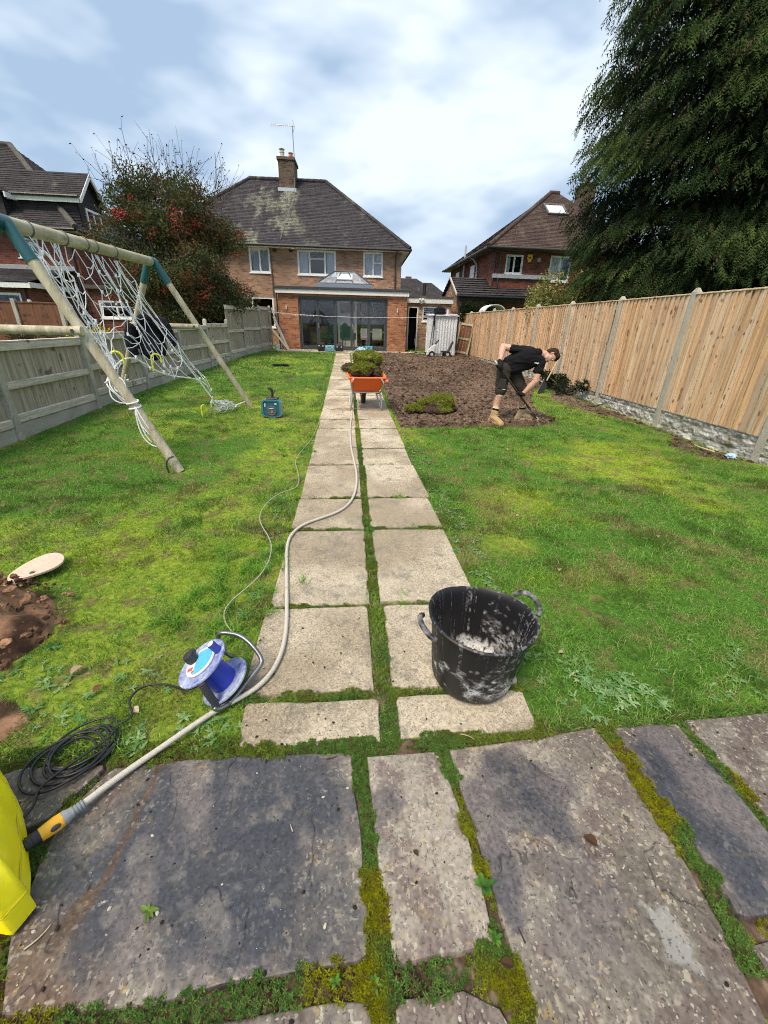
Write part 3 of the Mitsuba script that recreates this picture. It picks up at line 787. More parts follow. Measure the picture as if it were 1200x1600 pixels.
def armchair(key_label, x, y, col, yaw):
    k = thing('armchair', key_label, 'chair')
    Mx = HM @ frame_mat((x, y, .45), yaw)
    part(k, 'seat', xf(Mx, [cbox(.56, .56, .14, .04, (0, 0, .42))]), 'cloth_vc', col, smooth=40)
    back = cat([cbox(.62, .10, .56, .04, (0, .30, .70)), cbox(.10, .50, .32, .03, (-.29, .06, .55)), cbox(.10, .50, .32, .03, (.29, .06, .55)), rot(cbox(.44, .10, .30, .04, (0, .31, .92)), (0, 1, 0), 45, (0, .31, .95))])
    part(k, 'backrest', xf(Mx, [back]), 'cloth_vc', col, smooth=40)
    for sx in (-.22, .22):
        for sy in (-.2, .22): part(k, 'leg', xf(Mx, [rod((sx, sy, .36), (sx * 1.15, sy * 1.15, 0), .018, 6)]), 'satin_vc', (.12, .08, .05))


armchair('teal velvet armchair behind the glass in the middle of the doors', .02, 1.5, (.012, .13, .15), 20)
armchair('dark teal armchair further left behind the glass doors', -.95, 2.0, (.010, .085, .10), -35)
k = thing('dining_table', 'white dining table behind the right glass door', 'table')
part(k, 'tabletop', xf(HM, [cbox(1.5, .9, .05, .012, (1.35, 1.9, 1.20))]), 'satin_vc', (.7, .7, .68))
part(k, 'pedestal', xf(HM, [cbox(.22, .5, .72, .02, (1.0, 1.9, .81))]), 'satin_vc', (.7, .7, .68))
for cx, lb in ((.86, 'pale grey dining chair at the left of the white table'), (1.42, 'pale grey dining chair at the right of the white table')):
    k = thing('dining_chair', lb, 'chair')
    Mx = HM @ frame_mat((cx, .95, .45), 180)
    part(k, 'seat', xf(Mx, [cbox(.46, .44, .09, .03, (0, 0, .46))]), 'cloth_vc', (.50, .49, .47), smooth=40)
    part(k, 'backrest', xf(Mx, [cbox(.46, .07, .44, .03, (0, .22, .70))]), 'cloth_vc', (.50, .49, .47), smooth=40)
    for sx in (-.18, .18):
        for sy in (-.17, .19): part(k, 'leg', xf(Mx, [rod((sx, sy, .42), (sx * 1.2, sy * 1.2, 0), .016, 6)]), 'satin_vc', (.10, .055, .03))
k = thing('sideboard', 'low wooden sideboard behind the left glass door', 'cabinet')
put(k, xf(HM, [cbox(.9, .42, .95, .01, (-1.55, 2.9, .925))]), 'satin_vc', (.19, .11, .05))
k = thing('picture', 'framed picture on the white wall behind the doors', 'picture')
put(k, xf(HM, [bx(-.45, .28, WY - .33, WY - .302, 2.05, 2.55, .006)]), 'matte_vc', (.25, .15, .12))

# side annexe
A = thing('side_annexe', 'low brown brick annexe with open doorway right of the extension', 'annexe')
AY = 1.4; AX1 = 5.0
DO = (2.92, 3.42, 0, 2.38); WI = (3.62, 4.32, 1.74, 2.40)
part(A, 'wall', xf(HM, [wall_panel(EX1 + .003, AX1, G0, 2.56, [DO, WI], AY), bx(AX1 - .25, AX1, AY + .25, WY + 5, G0, 2.56)]), 'brick_brown')
part(A, 'fascia', xf(HM, [bx(EX1 + .065, AX1 + .06, AY - .10, AY - .07, 2.53, 2.745, .006), bx(AX1 + .03, AX1 + .06, AY - .068, WY + 5, 2.53, 2.745, .006)]), 'satin_vc', (.74, .74, .72))
part(A, 'roof', xf(HM, [bx(EX1 + .10, AX1 + .09, AY - .13, WY + 5, 2.75, 2.84)]), 'felt_mat')
part(A, 'flue', xf(HM, [rod((4.05, AY + 3, 2.8), (4.05, AY + 3, 3.55), .085, 12), rod((4.05, AY + 3, 3.5), (4.05, AY + 3, 3.6), .10, 12)]), 'satin_vc', (.03, .03, .03))
part(A, 'door_frame', xf(HM, [bx(2.92, 2.97, AY + .01, AY + .12, .42, 2.38, .005), bx(3.36, 3.42, AY + .01, AY + .12, .42, 2.38, .005), bx(2.97, 3.36, AY + .012, AY + .12, 2.32, 2.38, .005), bx(2.86, 3.46, AY - .06, AY + .12, .33, .415, .006)]), 'satin_vc', WHITE)
part(A, 'room', xf(HM, [bx(EX1 + .01, AX1 - .26, AY + 2.0, AY + 2.1, G0, 2.5), bx(EX1 + .01, AX1 - .26, AY + .26, AY + 2, 2.48, 2.52)]), 'matte_vc', (.10, .09, .09))
casement(HM, A, *WI, AY, bars=(), curtain=None, fw=.06)
part(A, 'blind', xf(HM, [rot(bx(3.68, 4.26, AY + .12, AY + .19, z, z + .004), (1, 0, 0), 35, (0, AY + .15, z)) for z in np.arange(1.84, 2.34, .085)]), 'satin_vc', (.45, .47, .47))
part(A, 'wall_lamp', xf(HM, [cbox(.07, .06, .10, .01, (3.52, AY - .13, 2.55)), mv(lathe([(0, 0), (.06, .02), (.075, .06), (.05, .10), (0, .11)], 14), 3.60, AY - .19, 2.62), mv(lathe([(0, 0), (.06, .02), (.075, .06), (.05, .10), (0, .11)], 14), 3.45, AY - .19, 2.62)]), 'satin_vc', (.7, .7, .7))

# ---- the red brick house beyond the right fence
R = thing('brick_house', 'red brick house with brown hipped roof beyond the right fence', 'house')
RM = frame_mat((7.15, 22.4, 0), 0)
w1, w2 = (.62, 1.50, 3.98, 4.80), (2.86, 3.95, 3.72, 4.83)
EV = 5.0
part(R, 'wall', xf(RM, [wall_panel(0, 7.5, .3, EV, [w1, w2], 0), bx(7.25, 7.5, .25, 9, .3, EV), bx(.0, .25, .25, 9, .3, EV), bx(.25, 7.25, 8.75, 9, .3, EV)]), 'brick_red')
part(R, 'partition', xf(RM, [bx(.3, 7.2, 2.6, 2.7, .3, EV - .02), bx(.3, 7.2, .3, 8.6, 2.9, 3.0)]), 'matte_vc', (.4, .39, .37))
casement(RM, R, *w1, 0, bars=(1.06,), curtain=[(.68, .9, (.55, .57, .6))])
casement(RM, R, *w2, 0, bars=(3.4,), curtain=[(2.95, 3.6, (.42, .45, .48))])
e2 = EV + .02
RR_ = [slope_courses((-.45, -.45, e2), (7.9, -.45, e2), (4.6, 4.3, 8.35), (4.15, 4.3, 8.35), 44, seed=5), slope_courses((-.45, 9.4, e2), (-.45, -.45, e2), (4.15, 4.3, 8.35), (4.15, 4.3, 8.35), 44, seed=6),
       slope_courses((7.9, -.45, e2), (7.9, 9.4, e2), (4.6, 4.3, 8.35), (4.6, 4.3, 8.35), 44, seed=7), slope_courses((7.9, 9.4, e2), (-.45, 9.4, e2), (4.15, 4.3, 8.35), (4.6, 4.3, 8.35), 44, seed=8)]
rr = part(R, 'roof', xf(RM, RR_), 'roof_brown')
part(rr, 'ridge_tiles', xf(RM, [ridge_tiles((4.1, 4.3, 8.37), (4.65, 4.3, 8.37)), ridge_tiles((4.15, 4.3, 8.37), (-.45, -.45, e2 + .03))]), 'roof_brown', smooth=40)
# rooflight in the front slope
dirS = np.array([0, 4.75, 3.33]) / math.hypot(4.75, 3.33); nS = np.array([0, -dirS[2], dirS[1]])


def on_slope(x, s, h): return np.array([x, -.45, e2]) + dirS * s + nS * h


def slope_box(x0, x1, s0, s1, h0, h1): return hullm([on_slope(x, s, h) for x in (x0, x1) for s in (s0, s1) for h in (h0, h1)])


part(rr, 'rooflight', xf(RM, [slope_box(3.30, 4.42, 3.30, 3.38, .02, .10), slope_box(3.30, 4.42, 4.30, 4.38, .02, .10), slope_box(3.30, 3.38, 3.38, 4.30, .02, .10), slope_box(4.34, 4.42, 3.38, 4.30, .02, .10), ]), 'satin_vc', (.10, .10, .11))
part(rr, 'rooflight_blind', xf(RM, [slope_box(3.38, 4.34, 3.38, 4.30, .03, .055)]), 'satin_vc', (.60, .62, .62))
rc = part(R, 'chimney', xf(RM, [bx(5.85, 6.5, 3.9, 4.9, 6.9, 8.72), bx(5.80, 6.55, 3.85, 4.95, 8.72, 8.82, .01)]), 'brick_dark')
part(rc, 'chimney_pot', xf(RM, mv(lathe([(0, 0), (.13, 0), (.11, .35), (.08, .35), (0, .1)], 16), 6.2, 4.4, 8.82)), 'matte_vc', (.35, .17, .10), smooth=40)
part(R, 'gutter', xf(RM, [rod((-.5, -.5, e2 - .04), (7.9, -.5, e2 - .04), .06, 10), rod((-.5, -.5, e2 - .04), (-.5, 9.4, e2 - .04), .06, 10)]), 'satin_vc', (.02, .02, .022))
part(R, 'soffit', xf(RM, [bx(-.44, 7.8, -.44, .02, e2 - .10, e2 - .03), bx(-.44, .02, .02, 9.3, e2 - .10, e2 - .03)]), 'satin_vc', (.05, .05, .05))
part(R, 'downpipe', xf(RM, [rod((.03, -.06, EV), (.03, -.06, .5), .04, 8)]), 'satin_vc', (.03, .03, .032))
part(R, 'downpipe', xf(RM, [rod((.30, -.06, EV), (.30, -.06, .5), .04, 8)]), 'satin_vc', (.03, .03, .032))
part(R, 'downpipe', xf(RM, [tube(spline([(-.5, 2.5, e2 - .05), (-.12, 2.5, e2 - .4), (-.07, 2.5, e2 - .9), (-.07, 2.5, .5)], 12), .05, 8)]), 'satin_vc', (.42, .42, .42), smooth=40)
part(R, 'soil_pipe', xf(RM, [rod((-.08, 5.2, .5), (-.10, 5.2, 5.9), .055, 8)]), 'satin_vc', (.52, .54, .56))
for yy in (3.6, 7.0):
    Ms = RM @ frame_mat((-.002, yy, 0), -90)
    part(R, 'window', xf(Ms, [bx(-.4, .4, -.03, .02, 3.7, 4.7, .01)]), 'satin_vc', WHITE)
bell = extrude(Polygon([(-.11, .16), (.11, .16), (.13, .02), (.07, -.13), (0, -.18), (-.07, -.13), (-.13, .02)]), .07); bell.vertices = bell.vertices[:, [0, 2, 1]]; bell.invert()
bk_ = part(R, 'alarm_box', xf(RM, mv(bell, 1.78, -.08, 4.66)), 'satin_vc', (.80, .48, .04), label='yellow burglar alarm box on the wall')
part(bk_, 'badge', xf(RM, [cbox(.13, .012, .06, .004, (1.78, -.09, 4.68))]), 'satin_vc', (.12, .08, .03))
part(R, 'vent', xf(RM, [cbox(.17, .05, .17, .01, (2.27, -.02, 4.62))]), 'satin_vc', (.32, .31, .30))
part(R, 'flashing', xf(RM, [bx(.0, 3.0, -.10, -.004, 3.78, 3.96, .01)]), 'satin_vc', (.36, .40, .45))

# garage with a tiled roof in front of it
Gk = thing('garage', 'brick garage with dark ribbed tile roof in front of the red house', 'garage')
GM = frame_mat((5.35, 0, 0), 0)
gy0, gy1, gx1, gz0, gz1 = 21.6, 25.4, 4.2, 3.0, 3.98
part(Gk, 'wall', [bx(5.45, 5.65, gy0 + .5, gy1 - .1, .3, 2.95), hullm([(x, y, z) for x in (5.45, 5.65) for y, z in ((gy0 + .5, 2.95), (gy1 - .1, 2.95), (23.4, 3.75))]), bx(5.65, 9.4, gy0 + .9, gy0 + 1.1, .3, 2.95), bx(5.65, 9.4, gy1 - .3, gy1 - .1, .3, 2.95)], 'brick_brown')


def ribs(A_, B_, C_, D_, n):
    A_, B_, C_, D_ = (np.array(q, float) for q in (A_, B_, C_, D_)); return slope_courses(A_, B_, C_, D_, n, lift=.05, seed=9)


gr = part(Gk, 'roof', [ribs((5.3, gy0, 2.95), (9.6, gy0, 2.95), (9.6, 23.4, 3.85), (5.3, 23.4, 3.85), 8), ribs((9.6, gy1, 2.95), (5.3, gy1, 2.95), (5.3, 23.4, 3.85), (9.6, 23.4, 3.85), 8)], 'roof_dark')
part(gr, 'verge', [hullm([(x, y + dy, z + dz) for x in (5.25, 5.31) for y, z in ((gy0, 2.95), (23.4, 3.85)) for dy, dz in ((0, .06), (0, -.03))])], 'matte_vc', (.45, .43, .38))
part(Gk, 'gutter', [rod((5.3, gy0 - .05, 2.90), (9.6, gy0 - .05, 2.90), .055, 8), bx(5.4, 9.5, gy0 + .02, gy0 + .10, 2.72, 2.90)], 'satin_vc', (.02, .02, .02))
part(Gk, 'post', [bx(5.46, 5.60, gy0 + .05, gy0 + .18, .3, 2.9)], 'satin_vc', (.05, .05, .05))

# far roofs that close the view between the annexe and the garage
for (cx, cy, w, d, z0, z1, lb) in ((6.2, 44, 9, 8, 3.6, 6.0, 'far grey hipped house roof beyond the garage'), (9.8, 55, 10, 8, 3.4, 6.6, 'farthest hipped house roof on the skyline left of the red house')):
    k = thing('far_house', lb, 'house')
    part(k, 'wall', [bx(cx - w / 2 + .4, cx + w / 2 - .4, cy + .4, cy + d - .4, 0, z0)], 'brick_red')
    q = [(cx - w / 2, cy, z0), (cx + w / 2, cy, z0), (cx + w / 2, cy + d, z0), (cx - w / 2, cy + d, z0)]; r = [(cx - w * .12, cy + d / 2, z1), (cx + w * .12, cy + d / 2, z1)]
    rk = part(k, 'roof', [slope_courses(q[0], q[1], r[1], r[0], 26), slope_courses(q[1], q[2], r[1], r[1], 26), slope_courses(q[2], q[3], r[0], r[1], 26), slope_courses(q[3], q[0], r[0], r[0], 26)], 'roof_dark')
    part(rk, 'chimney', [bx(cx - 2.2, cx - 1.5, cy + d / 2 - .4, cy + d / 2 + .4, z1 - .8, z1 + .6)], 'brick_red')

# ---- the dark roofed house on the left, hipped, with two boxy tile hung dormers
L = thing('dormer_house', 'red brick house with dark roof and tile hung dormers at the left edge', 'house')
lx, ly, lz = -10.75, 20.0, 4.62
ww = (-12.95, -12.1, 3.62, 4.32); ws = (-15.3, -13.8, 3.2, 4.2)
part(L, 'wall', [wall_panel(-20, lx, .2, lz, [ww, ws], ly), bx(lx - .25, lx, ly + .25, ly + 9, .2, lz), bx(-20, -19.75, ly + .25, ly + 9, .2, lz), bx(-19.75, lx - .25, ly + 8.75, ly + 9, .2, lz)], 'brick_red')
part(L, 'partition', [bx(-19.7, lx - .3, ly + 2.2, ly + 2.3, .2, lz), bx(-19.7, lx - .3, ly + .3, ly + 8, 2.7, 2.8)], 'matte_vc', (.3, .3, .29))
I4 = np.eye(4)
casement(I4, L, *ww, ly, trans=((-12.9, -12.15, 4.10),), curtain=None)
casement(I4, L, *ws, ly, bars=(-14.5,))
Ms = frame_mat((lx, 21.6, 0), 90)
casement(Ms, L, -.05, .75, 2.95, 3.95, 0)
ex, ey = lx + .4, ly - .4; rz = 8.4; ry = ly + 4.6; rx0, rx1 = -16.2, -14.9
lr = part(L, 'roof', [slope_courses((-20.4, ey, lz), (ex, ey, lz), (rx1, ry, rz), (rx0, ry, rz), 44, seed=12), slope_courses((ex, ey, lz), (ex, ly + 9.4, lz), (rx1, ry, rz), (rx1, ry, rz), 44, seed=13),
                       slope_courses((ex, ly + 9.4, lz), (-20.4, ly + 9.4, lz), (rx0, ry, rz), (rx1, ry, rz), 44, seed=14), slope_courses((-20.4, ly + 9.4, lz), (-20.4, ey, lz), (rx0, ry, rz), (rx0, ry, rz), 44, seed=15)], 'roof_dark')
part(lr, 'ridge_tiles', [ridge_tiles((rx0, ry, rz + .03), (rx1, ry, rz + .03)), ridge_tiles((rx1, ry, rz + .02), (ex, ey, lz + .03), .12)], 'felt_mat', smooth=40)
part(L, 'gutter', [rod((-20.4, ey - .05, lz - .05), (ex, ey - .05, lz - .05), .06, 8), rod((ex + .05, ey, lz - .05), (ex + .05, ly + 9, lz - .05), .06, 8)], 'satin_vc', (.02, .02, .02))
part(L, 'downpipe', [rod((lx - .15, ly - .06, lz), (lx - .15, ly - .06, .4), .045, 8)], 'satin_vc', (.03, .03, .035))
part(L, 'soffit', [bx(-20.3, ex - .02, ey + .02, ly + .02, lz - .09, lz - .03), bx(lx, ex - .02, ly + .02, ly + 9, lz - .09, lz - .03)], 'satin_vc', (.6, .6, .6))


def hung(a, b, z0, z1, n):
    """tile-hung wall between ground points a, b: stepped courses"""
    a, b = np.array(a, float), np.array(b, float); ms = []
    d = (b - a) / np.linalg.norm(b - a); nn = np.array([d[1], -d[0]])
    for i in range(n):
        za, zb = z0 + (z1 - z0) * i / n, z0 + (z1 - z0) * (i + 1) / n
        v = [(*(a + nn * .03), za), (*(b + nn * .03), za), (*(b + nn * .004), zb), (*(a + nn * .004), zb), (*a, za), (*b, za)]
        ms.append(tm(v, [[0, 1, 2], [0, 2, 3], [4, 5, 1], [4, 1, 0]]))
    return cat(ms)


# dormer in the side slope: gable end faces our garden, cheek faces the camera
gx, g0, g1, gzl, gp = -10.55, 20.55, 22.3, 5.78, 6.72
gm_ = (g0 + g1) / 2
cheek = hung((-15.0, g0), (gx, g0), 4.3, gzl, 16)
gwall = hung((gx, g0), (gx, g1), 4.5, gzl, 14)
tri = hullm([(gx - .02, g0, gzl), (gx - .02, g1, gzl), (gx - .02, gm_, gp), (gx - .1, g0, gzl), (gx - .1, g1, gzl), (gx - .1, gm_, gp)])
body = bx(-15.0, gx - .004, g0 + .004, g1 - .004, 4.3, gzl)
dm = part(L, 'dormer', [cheek, gwall, tri, body], 'roof_dark', label='gabled dormer facing the garden')
part(dm, 'roof', [slope_courses((-15, g0 - .2, gzl - .02), (gx + .25, g0 - .2, gzl - .02), (gx + .25, gm_, gp + .06), (-15, gm_, gp + .06), 12), slope_courses((gx + .25, g1 + .2, gzl - .02), (-15, g1 + .2, gzl - .02), (-15, gm_, gp + .06), (gx + .25, gm_, gp + .06), 12)], 'roof_dark')
part(dm, 'bargeboard', [hullm([(gx + x, y, z + dz) for x in (.22, .28) for y, z in ((ya, gzl - .03), (gm_, gp + .05)) for dz in (0, -.17)]) for ya in (g0 - .2, g1 + .2)], 'satin_vc', (.74, .74, .72))
part(dm, 'fascia', [bx(-14.5, gx + .2, g0 - .23, g0 - .19, gzl - .20, gzl - .04)], 'satin_vc', (.72, .72, .70))
part(dm, 'gutter', [rod((-14.5, g0 - .28, gzl - .01), (gx + .22, g0 - .28, gzl - .01), .05, 8)], 'satin_vc', (.02, .02, .02))
Ms = frame_mat((gx + .05, gm_ + .1, 0), 90)
casement(Ms, L, -.55, .55, 4.68, 5.55, -.03, bars=(0,), name='dormer_window')
# dormer in the rear slope: only its cheek shows
bx0 = -13.0
cheek2 = hung((bx0, 20.1), (bx0, 23.6), 4.6, 5.75, 12)
d2 = part(L, 'dormer', [cheek2, bx(-19, bx0 - .004, 20.1, 24, 4.6, 5.75)], 'roof_dark', label='flat fronted dormer in the rear slope')
part(d2, 'roof', [slope_courses((bx0 + .25, 19.9, 5.75), (bx0 + .25, 24, 5.75), (bx0 - 1.9, 24, 6.9), (bx0 - 1.9, 20.9, 6.9), 12), slope_courses((-19, 19.9, 5.75), (bx0 + .25, 19.9, 5.75), (bx0 - 1.9, 20.9, 6.9), (-17, 20.9, 6.9), 12)], 'roof_dark')
part(d2, 'fascia', [bx(bx0 + .22, bx0 + .27, 19.9, 22.6, 5.56, 5.74)], 'satin_vc', (.74, .74, .72))
# lean-to on the rear wall
lt = part(L, 'lean_to_roof', [slope_courses((-20, 17.6, 2.62), (-11.4, 17.6, 2.62), (-10.95, 20, 3.22), (-20, 20, 3.22), 14, seed=20)], 'roof_dark')
part(L, 'lean_to_wall', [wall_panel(-20, -11.55, .2, 2.55, [(-13.6, -11.95, 1.35, 2.28)], 17.9), bx(-11.8, -11.55, 18.15, 19.99, .2, 2.6)], 'brick_red')
part(L, 'lean_to_fascia', [bx(-20, -11.35, 17.62, 17.66, 2.43, 2.60), bx(-11.40, -11.36, 17.66, 19.99, 2.45, 2.62)], 'satin_vc', (.75, .75, .73))
part(L, 'lead_flashing', [bx(-20, -10.9, 19.90, 19.99, 3.20, 3.36, .01)], 'satin_vc', (.32, .33, .34))
part(L, 'lean_to_downpipe', [rod((-11.75, 17.84, 2.45), (-11.75, 17.84, .4), .04, 8)], 'satin_vc', (.03, .03, .035))
casement(I4, L, -13.6, -11.95, 1.35, 2.28, 17.9)
part(L, 'security_light', [cbox(.12, .10, .09, .02, (-11.95 + .28, 17.84, 2.02))], 'satin_vc', (.75, .75, .73))
# low annexe beside it
part(L, 'annexe_wall', [wall_panel(-10.74, -8.7, .2, 2.6, [(-10.4, -8.95, 1.5, 2.2)], 20.02), bx(-8.95, -8.7, 20.27, 24, .2, 2.6)], 'brick_red')
part(L, 'annexe_roof', [bx(-10.74, -8.5, 19.85, 24.2, 2.6, 2.74)], 'felt_mat')
casement(I4, L, -10.4, -8.95, 1.5, 2.2, 20.02, bars=(-9.7,), trans=((-10.33, -9.02, 1.95),), fw=.09)
# ------------------------------------------------------------------ fences
def put_uvboard(key, mesh, bsdf, idx):
    put(key, mesh, bsdf, uv=np.tile([[idx / 997.0, 0.0]], (len(mesh.vertices), 1)))


RF = thing('new_fence', 'tall new orange feather edge fence between concrete posts along the right side', 'fence')
FX = 5.50
py_ = [2.86, 4.80, 6.76, 8.70, 10.62, 12.56, 14.48, 16.38, 17.92, 19.42, 21.3]
rs = RS(31); bi = 0
for i, y in enumerate(py_):
    zt = 2.20 + rs.randn() * .012; b = .05; zb = float(terr(y)) - .05
    m = hullm([(FX + sx * b, y + sy * b, z) for sx in (-1, 1) for sy in (-1, 1) for z in (zb, zt - .06)] + [(FX + sx * .018, y + sy * .018, zt) for sx in (-1, 1) for sy in (-1, 1)])
    lean = rs.randn() * .006
    m.vertices[:, 0] += lean * m.vertices[:, 2]
    part(RF, 'post', m, 'conc_mat')
for i in range(len(py_) - 1):
    y0, y1 = py_[i] + .052, py_[i + 1] - .052
    ztop = 2.10; gt_ = .31 if i < 4 else .40
    # rock faced gravel board
    n, m_ = 120, 22
    yy, zz = np.meshgrid(np.linspace(y0, y1, n), np.linspace(float(terr(y0)) - .06, gt_, m_))
    fx_ = np.where((np.arange(m_) == 0) | (np.arange(m_) == m_ - 1), 0, 1)[:, None]
    dd = .012 + (meshkit.fbm(np.stack([yy * 12, zz * 18, 0 * yy + i], -1), 4, 3) - .4) * .05
    blk = np.minimum(np.abs(((yy * 2.1 + .35 * np.floor(zz / .155)) % 1) - .5) * 2, np.abs(((zz / .155) % 1) - .5) * 2)
    dd = dd * np.clip(blk * 5, .0, 1)
    xx = FX - .012 - np.maximum(dd, 0) * fx_
    a, b = np.meshgrid(np.arange(m_ - 1), np.arange(n - 1), indexing='ij')
    q = np.stack([a * n + b, (a + 1) * n + b, (a + 1) * n + b + 1, a * n + b + 1], -1).reshape(-1, 4)
    fr_ = tm(np.stack([xx, yy, zz], -1).reshape(-1, 3), np.vstack([q[:, [0, 1, 2]], q[:, [0, 2, 3]]]))
    part(RF, 'gravel_board', [fr_, bx(FX - .012, FX + .03, y0, y1, float(terr(y0)) - .06, gt_)], 'gravel_mat', smooth=35)
    nb = 17; w = (y1 - y0) / nb
    for j in range(nb):
        bi += 1
        a0 = y0 + j * w; zb = gt_ + .012 + rs.rand() * .008; zt = ztop - .006 + rs.randn() * .003; t1, t0 = .032 + rs.rand() * .008, .003
        # wedge section: thick edge overlaps the thin edge of the next board
        pts = [(FX - .03 - t1, a0), (FX - .03 - t0 - .004, a0 + w * 1.10), (FX - .030, a0 + w * 1.10), (FX - .030, a0 + .020)]
        bow = rs.randn() * .003
        v = [(x + 0, y, z) for z in (zb, zt) for x, y in pts]
        v = [(x + (bow if k > 3 else -bow), y + (bow if k > 3 else 0), z) for k, (x, y, z) in enumerate(v)]
        k = fresh(RF + '__board'); put_uvboard(k, tm(v, [[0, 5, 1], [0, 4, 5], [1, 6, 2], [1, 5, 6], [2, 7, 3], [2, 6, 7], [3, 4, 0], [3, 7, 4], [4, 6, 5], [4, 7, 6], [0, 1, 2], [0, 2, 3]]), 'board_mat', bi)
    k = fresh(RF + '__capping'); put_uvboard(k, cbox(.075, y1 - y0, .022, .004, (FX - .03, (y0 + y1) / 2, ztop + .011)), 'board_mat', bi + 500)
    for z in (gt_ + .10, 1.25, 1.95): part(RF, 'rail', bx(FX - .029, FX + .02, y0, y1, z, z + .07), 'pole_wood')

LF = thing('old_fence', 'low weathered grey panel fence stepping up towards the house on the left', 'fence')
lp = [(-4.42, 1.9), (-4.5, 3.9), (-4.5, 5.85), (-4.5, 7.82), (-4.46, 9.78), (-4.34, 11.75), (-4.22, 13.7), (-4.1, 15.6), (-3.96, 17.4), (-3.66, 19.15), (-3.42, 20.35)]
rs = RS(32)
for i, (x, y) in enumerate(lp):
    tall = i >= 8; g = float(terr(y)); zt = g + ((1.76 if tall else 1.24) + (.10 if i == 6 else 0))
    if i == 7: zt = g + 1.30
    m = hullm([(x + sx * .05, y + sy * .05, z) for sx in (-1, 1) for sy in (-1, 1) for z in (g - .05, zt - .04)] + [(x + sx * .025, y + sy * .025, zt) for sx in (-1, 1) for sy in (-1, 1)])
    part(LF, 'post', m, 'conc_mat')
for i in range(len(lp) - 1):
    a, b = np.array(lp[i]), np.array(lp[i + 1]); d = b - a; L_ = np.linalg.norm(d); ang = math.degrees(math.atan2(d[1], d[0]))
    tall = i >= 7; g = float(terr((a[1] + b[1]) / 2)); hh = 1.68 if tall else 1.17
    M = frame_mat((a[0], a[1], g), ang)       # local x along the fence, local -y faces our garden
    part(LF, 'gravel_board', xf(M, bx(.052, L_ - .052, -.02, .02, -.12, .155, .006)), 'conc_mat')
    nb = max(6, int(L_ / .125)); w = (L_ - .104) / nb
    for j in range(nb):
        x0 = .052 + j * w; dz = rs.randn() * .004; o = .004 * (j % 2)
        k = part(LF, 'board', xf(M, bx(x0 + .001, x0 + w - .001 + .006 * (j % 2 == 0) * 0, .012 + o, .024 + o, .16, hh - .01 + dz)), 'wood_grey')
    for z in ((.165, .60, hh - .095) if not tall else (.165, .85, hh - .095)):
        part(LF, 'rail', xf(M, bx(.054, L_ - .054, -.036, .010, z, z + (.095 if z > .2 else .11), .006)), 'rail_grey')
    part(LF, 'capping', xf(M, bx(.056, L_ - .056, -.036, .04, hh + .004, hh + .026, .004)), 'rail_grey')

BF = thing('brown_fence', 'dark brown board fence beyond the low grey fence at the left', 'fence')
for i in range(6):
    x0 = -14.6 + i * 1.25; part(BF, 'post', hullm([(x0 + sx * .05, 14 + sy * .05, z) for sx in (-1, 1) for sy in (-1, 1) for z in (0, 1.97)]), 'conc_mat')
    if i < 5:
        for j in range(8): part(BF, 'board', bx(x0 + .055 + j * .1425, x0 + .055 + j * .1425 + .139, 14.0 + .004 * (j % 2), 14.015 + .004 * (j % 2), .1, 1.86), 'wood_brown')
        part(BF, 'capping', bx(x0 + .055, x0 + 1.195, 13.98, 14.04, 1.862, 1.90, .004), 'wood_brown')
# ------------------------------------------------------------------ trees and shrubs
LEAF_V = np.array([[0, 0, 0], [.28, .38, .05], [0, 1, -.08], [-.28, .38, .05]], float); LEAF_F = np.array([[0, 1, 2], [0, 2, 3]])


def leaf_cloud(P, size, rs, cols, tilt=1.6, jitter=.35, vcol=None, droop=0.0):
    n = len(P)
    d = rs.randn(n, 3); d[:, 2] -= droop; M = frames(d, rs)
    M = M[:, :, [0, 2, 1]]  # leaf's long axis along d
    s = size * (1 + jitter * (rs.rand(n) - .5) * 2)
    v, f = scatter(LEAF_V, LEAF_F, M * s[:, None, None], P)
    c = np.repeat(cols, 4, 0)
    return tm(v, f), c


def lobes_points(lobes, n, rs, shell=.45):
    """points in a union of ellipsoids, denser toward the outside"""
    L_ = np.array(lobes); vol = np.prod(L_[:, 3:6], axis=1) ** (2 / 3); pick = rs.choice(len(L_), n, p=vol / vol.sum())
    d = rs.randn(n, 3); d /= np.linalg.norm(d, axis=1, keepdims=True); r = (shell + (1 - shell) * rs.rand(n)) ** .7 * (1 + .10 * rs.randn(n))
    return L_[pick, :3] + d * r[:, None] * L_[pick, 3:6], d, pick, r


def branch_set(root, tips, r0, rs, wig=.12):
    ms = []
    for t in tips:
        m = (root + t) / 2 + rs.randn(3) * wig * np.linalg.norm(t - root)
        p = spline([root, m, t], 7); ms.append(tube(p, np.linspace(r0, r0 * .12, 7), 5, caps=False))
    return ms


def mixcol(a, b, t): return np.asarray(a)[None] * (1 - t[:, None]) + np.asarray(b)[None] * t[:, None]


# hawthorn-like tree with red berries beyond the old fence
rs = RS(41)
TK = thing('berry_tree', 'dense dark green tree with clusters of red berries beyond the old fence', 'tree')
cx, cy, g = -5.72, 16.6, .3
part(TK, 'trunk', [tube(spline([(cx, cy, g - .1), (cx + .1, cy, g + .9), (cx + .02, cy + .1, g + 2.2)], 10), np.linspace(.17, .09, 10), 9)], 'matte_vc', (.10, .08, .06), smooth=True)
lob = []
for i in range(58):
    a, zc = rs.rand() * 6.283, rs.rand()
    z = 1.55 + 3.95 * zc; rr = (1.7 if z < 2.2 else 1.95 if z < 4.2 else 1.45) * (1 - .30 * (z > 5.0)) * (.45 + .55 * rs.rand() ** .6)
    q = .48 + .34 * rs.rand(); lob.append((cx + rr * math.cos(a), cy + rr * math.sin(a) * .9, z, q, q, q * .72))
lob += [(cx, cy, 3.2, 1.5, 1.4, 1.5)]
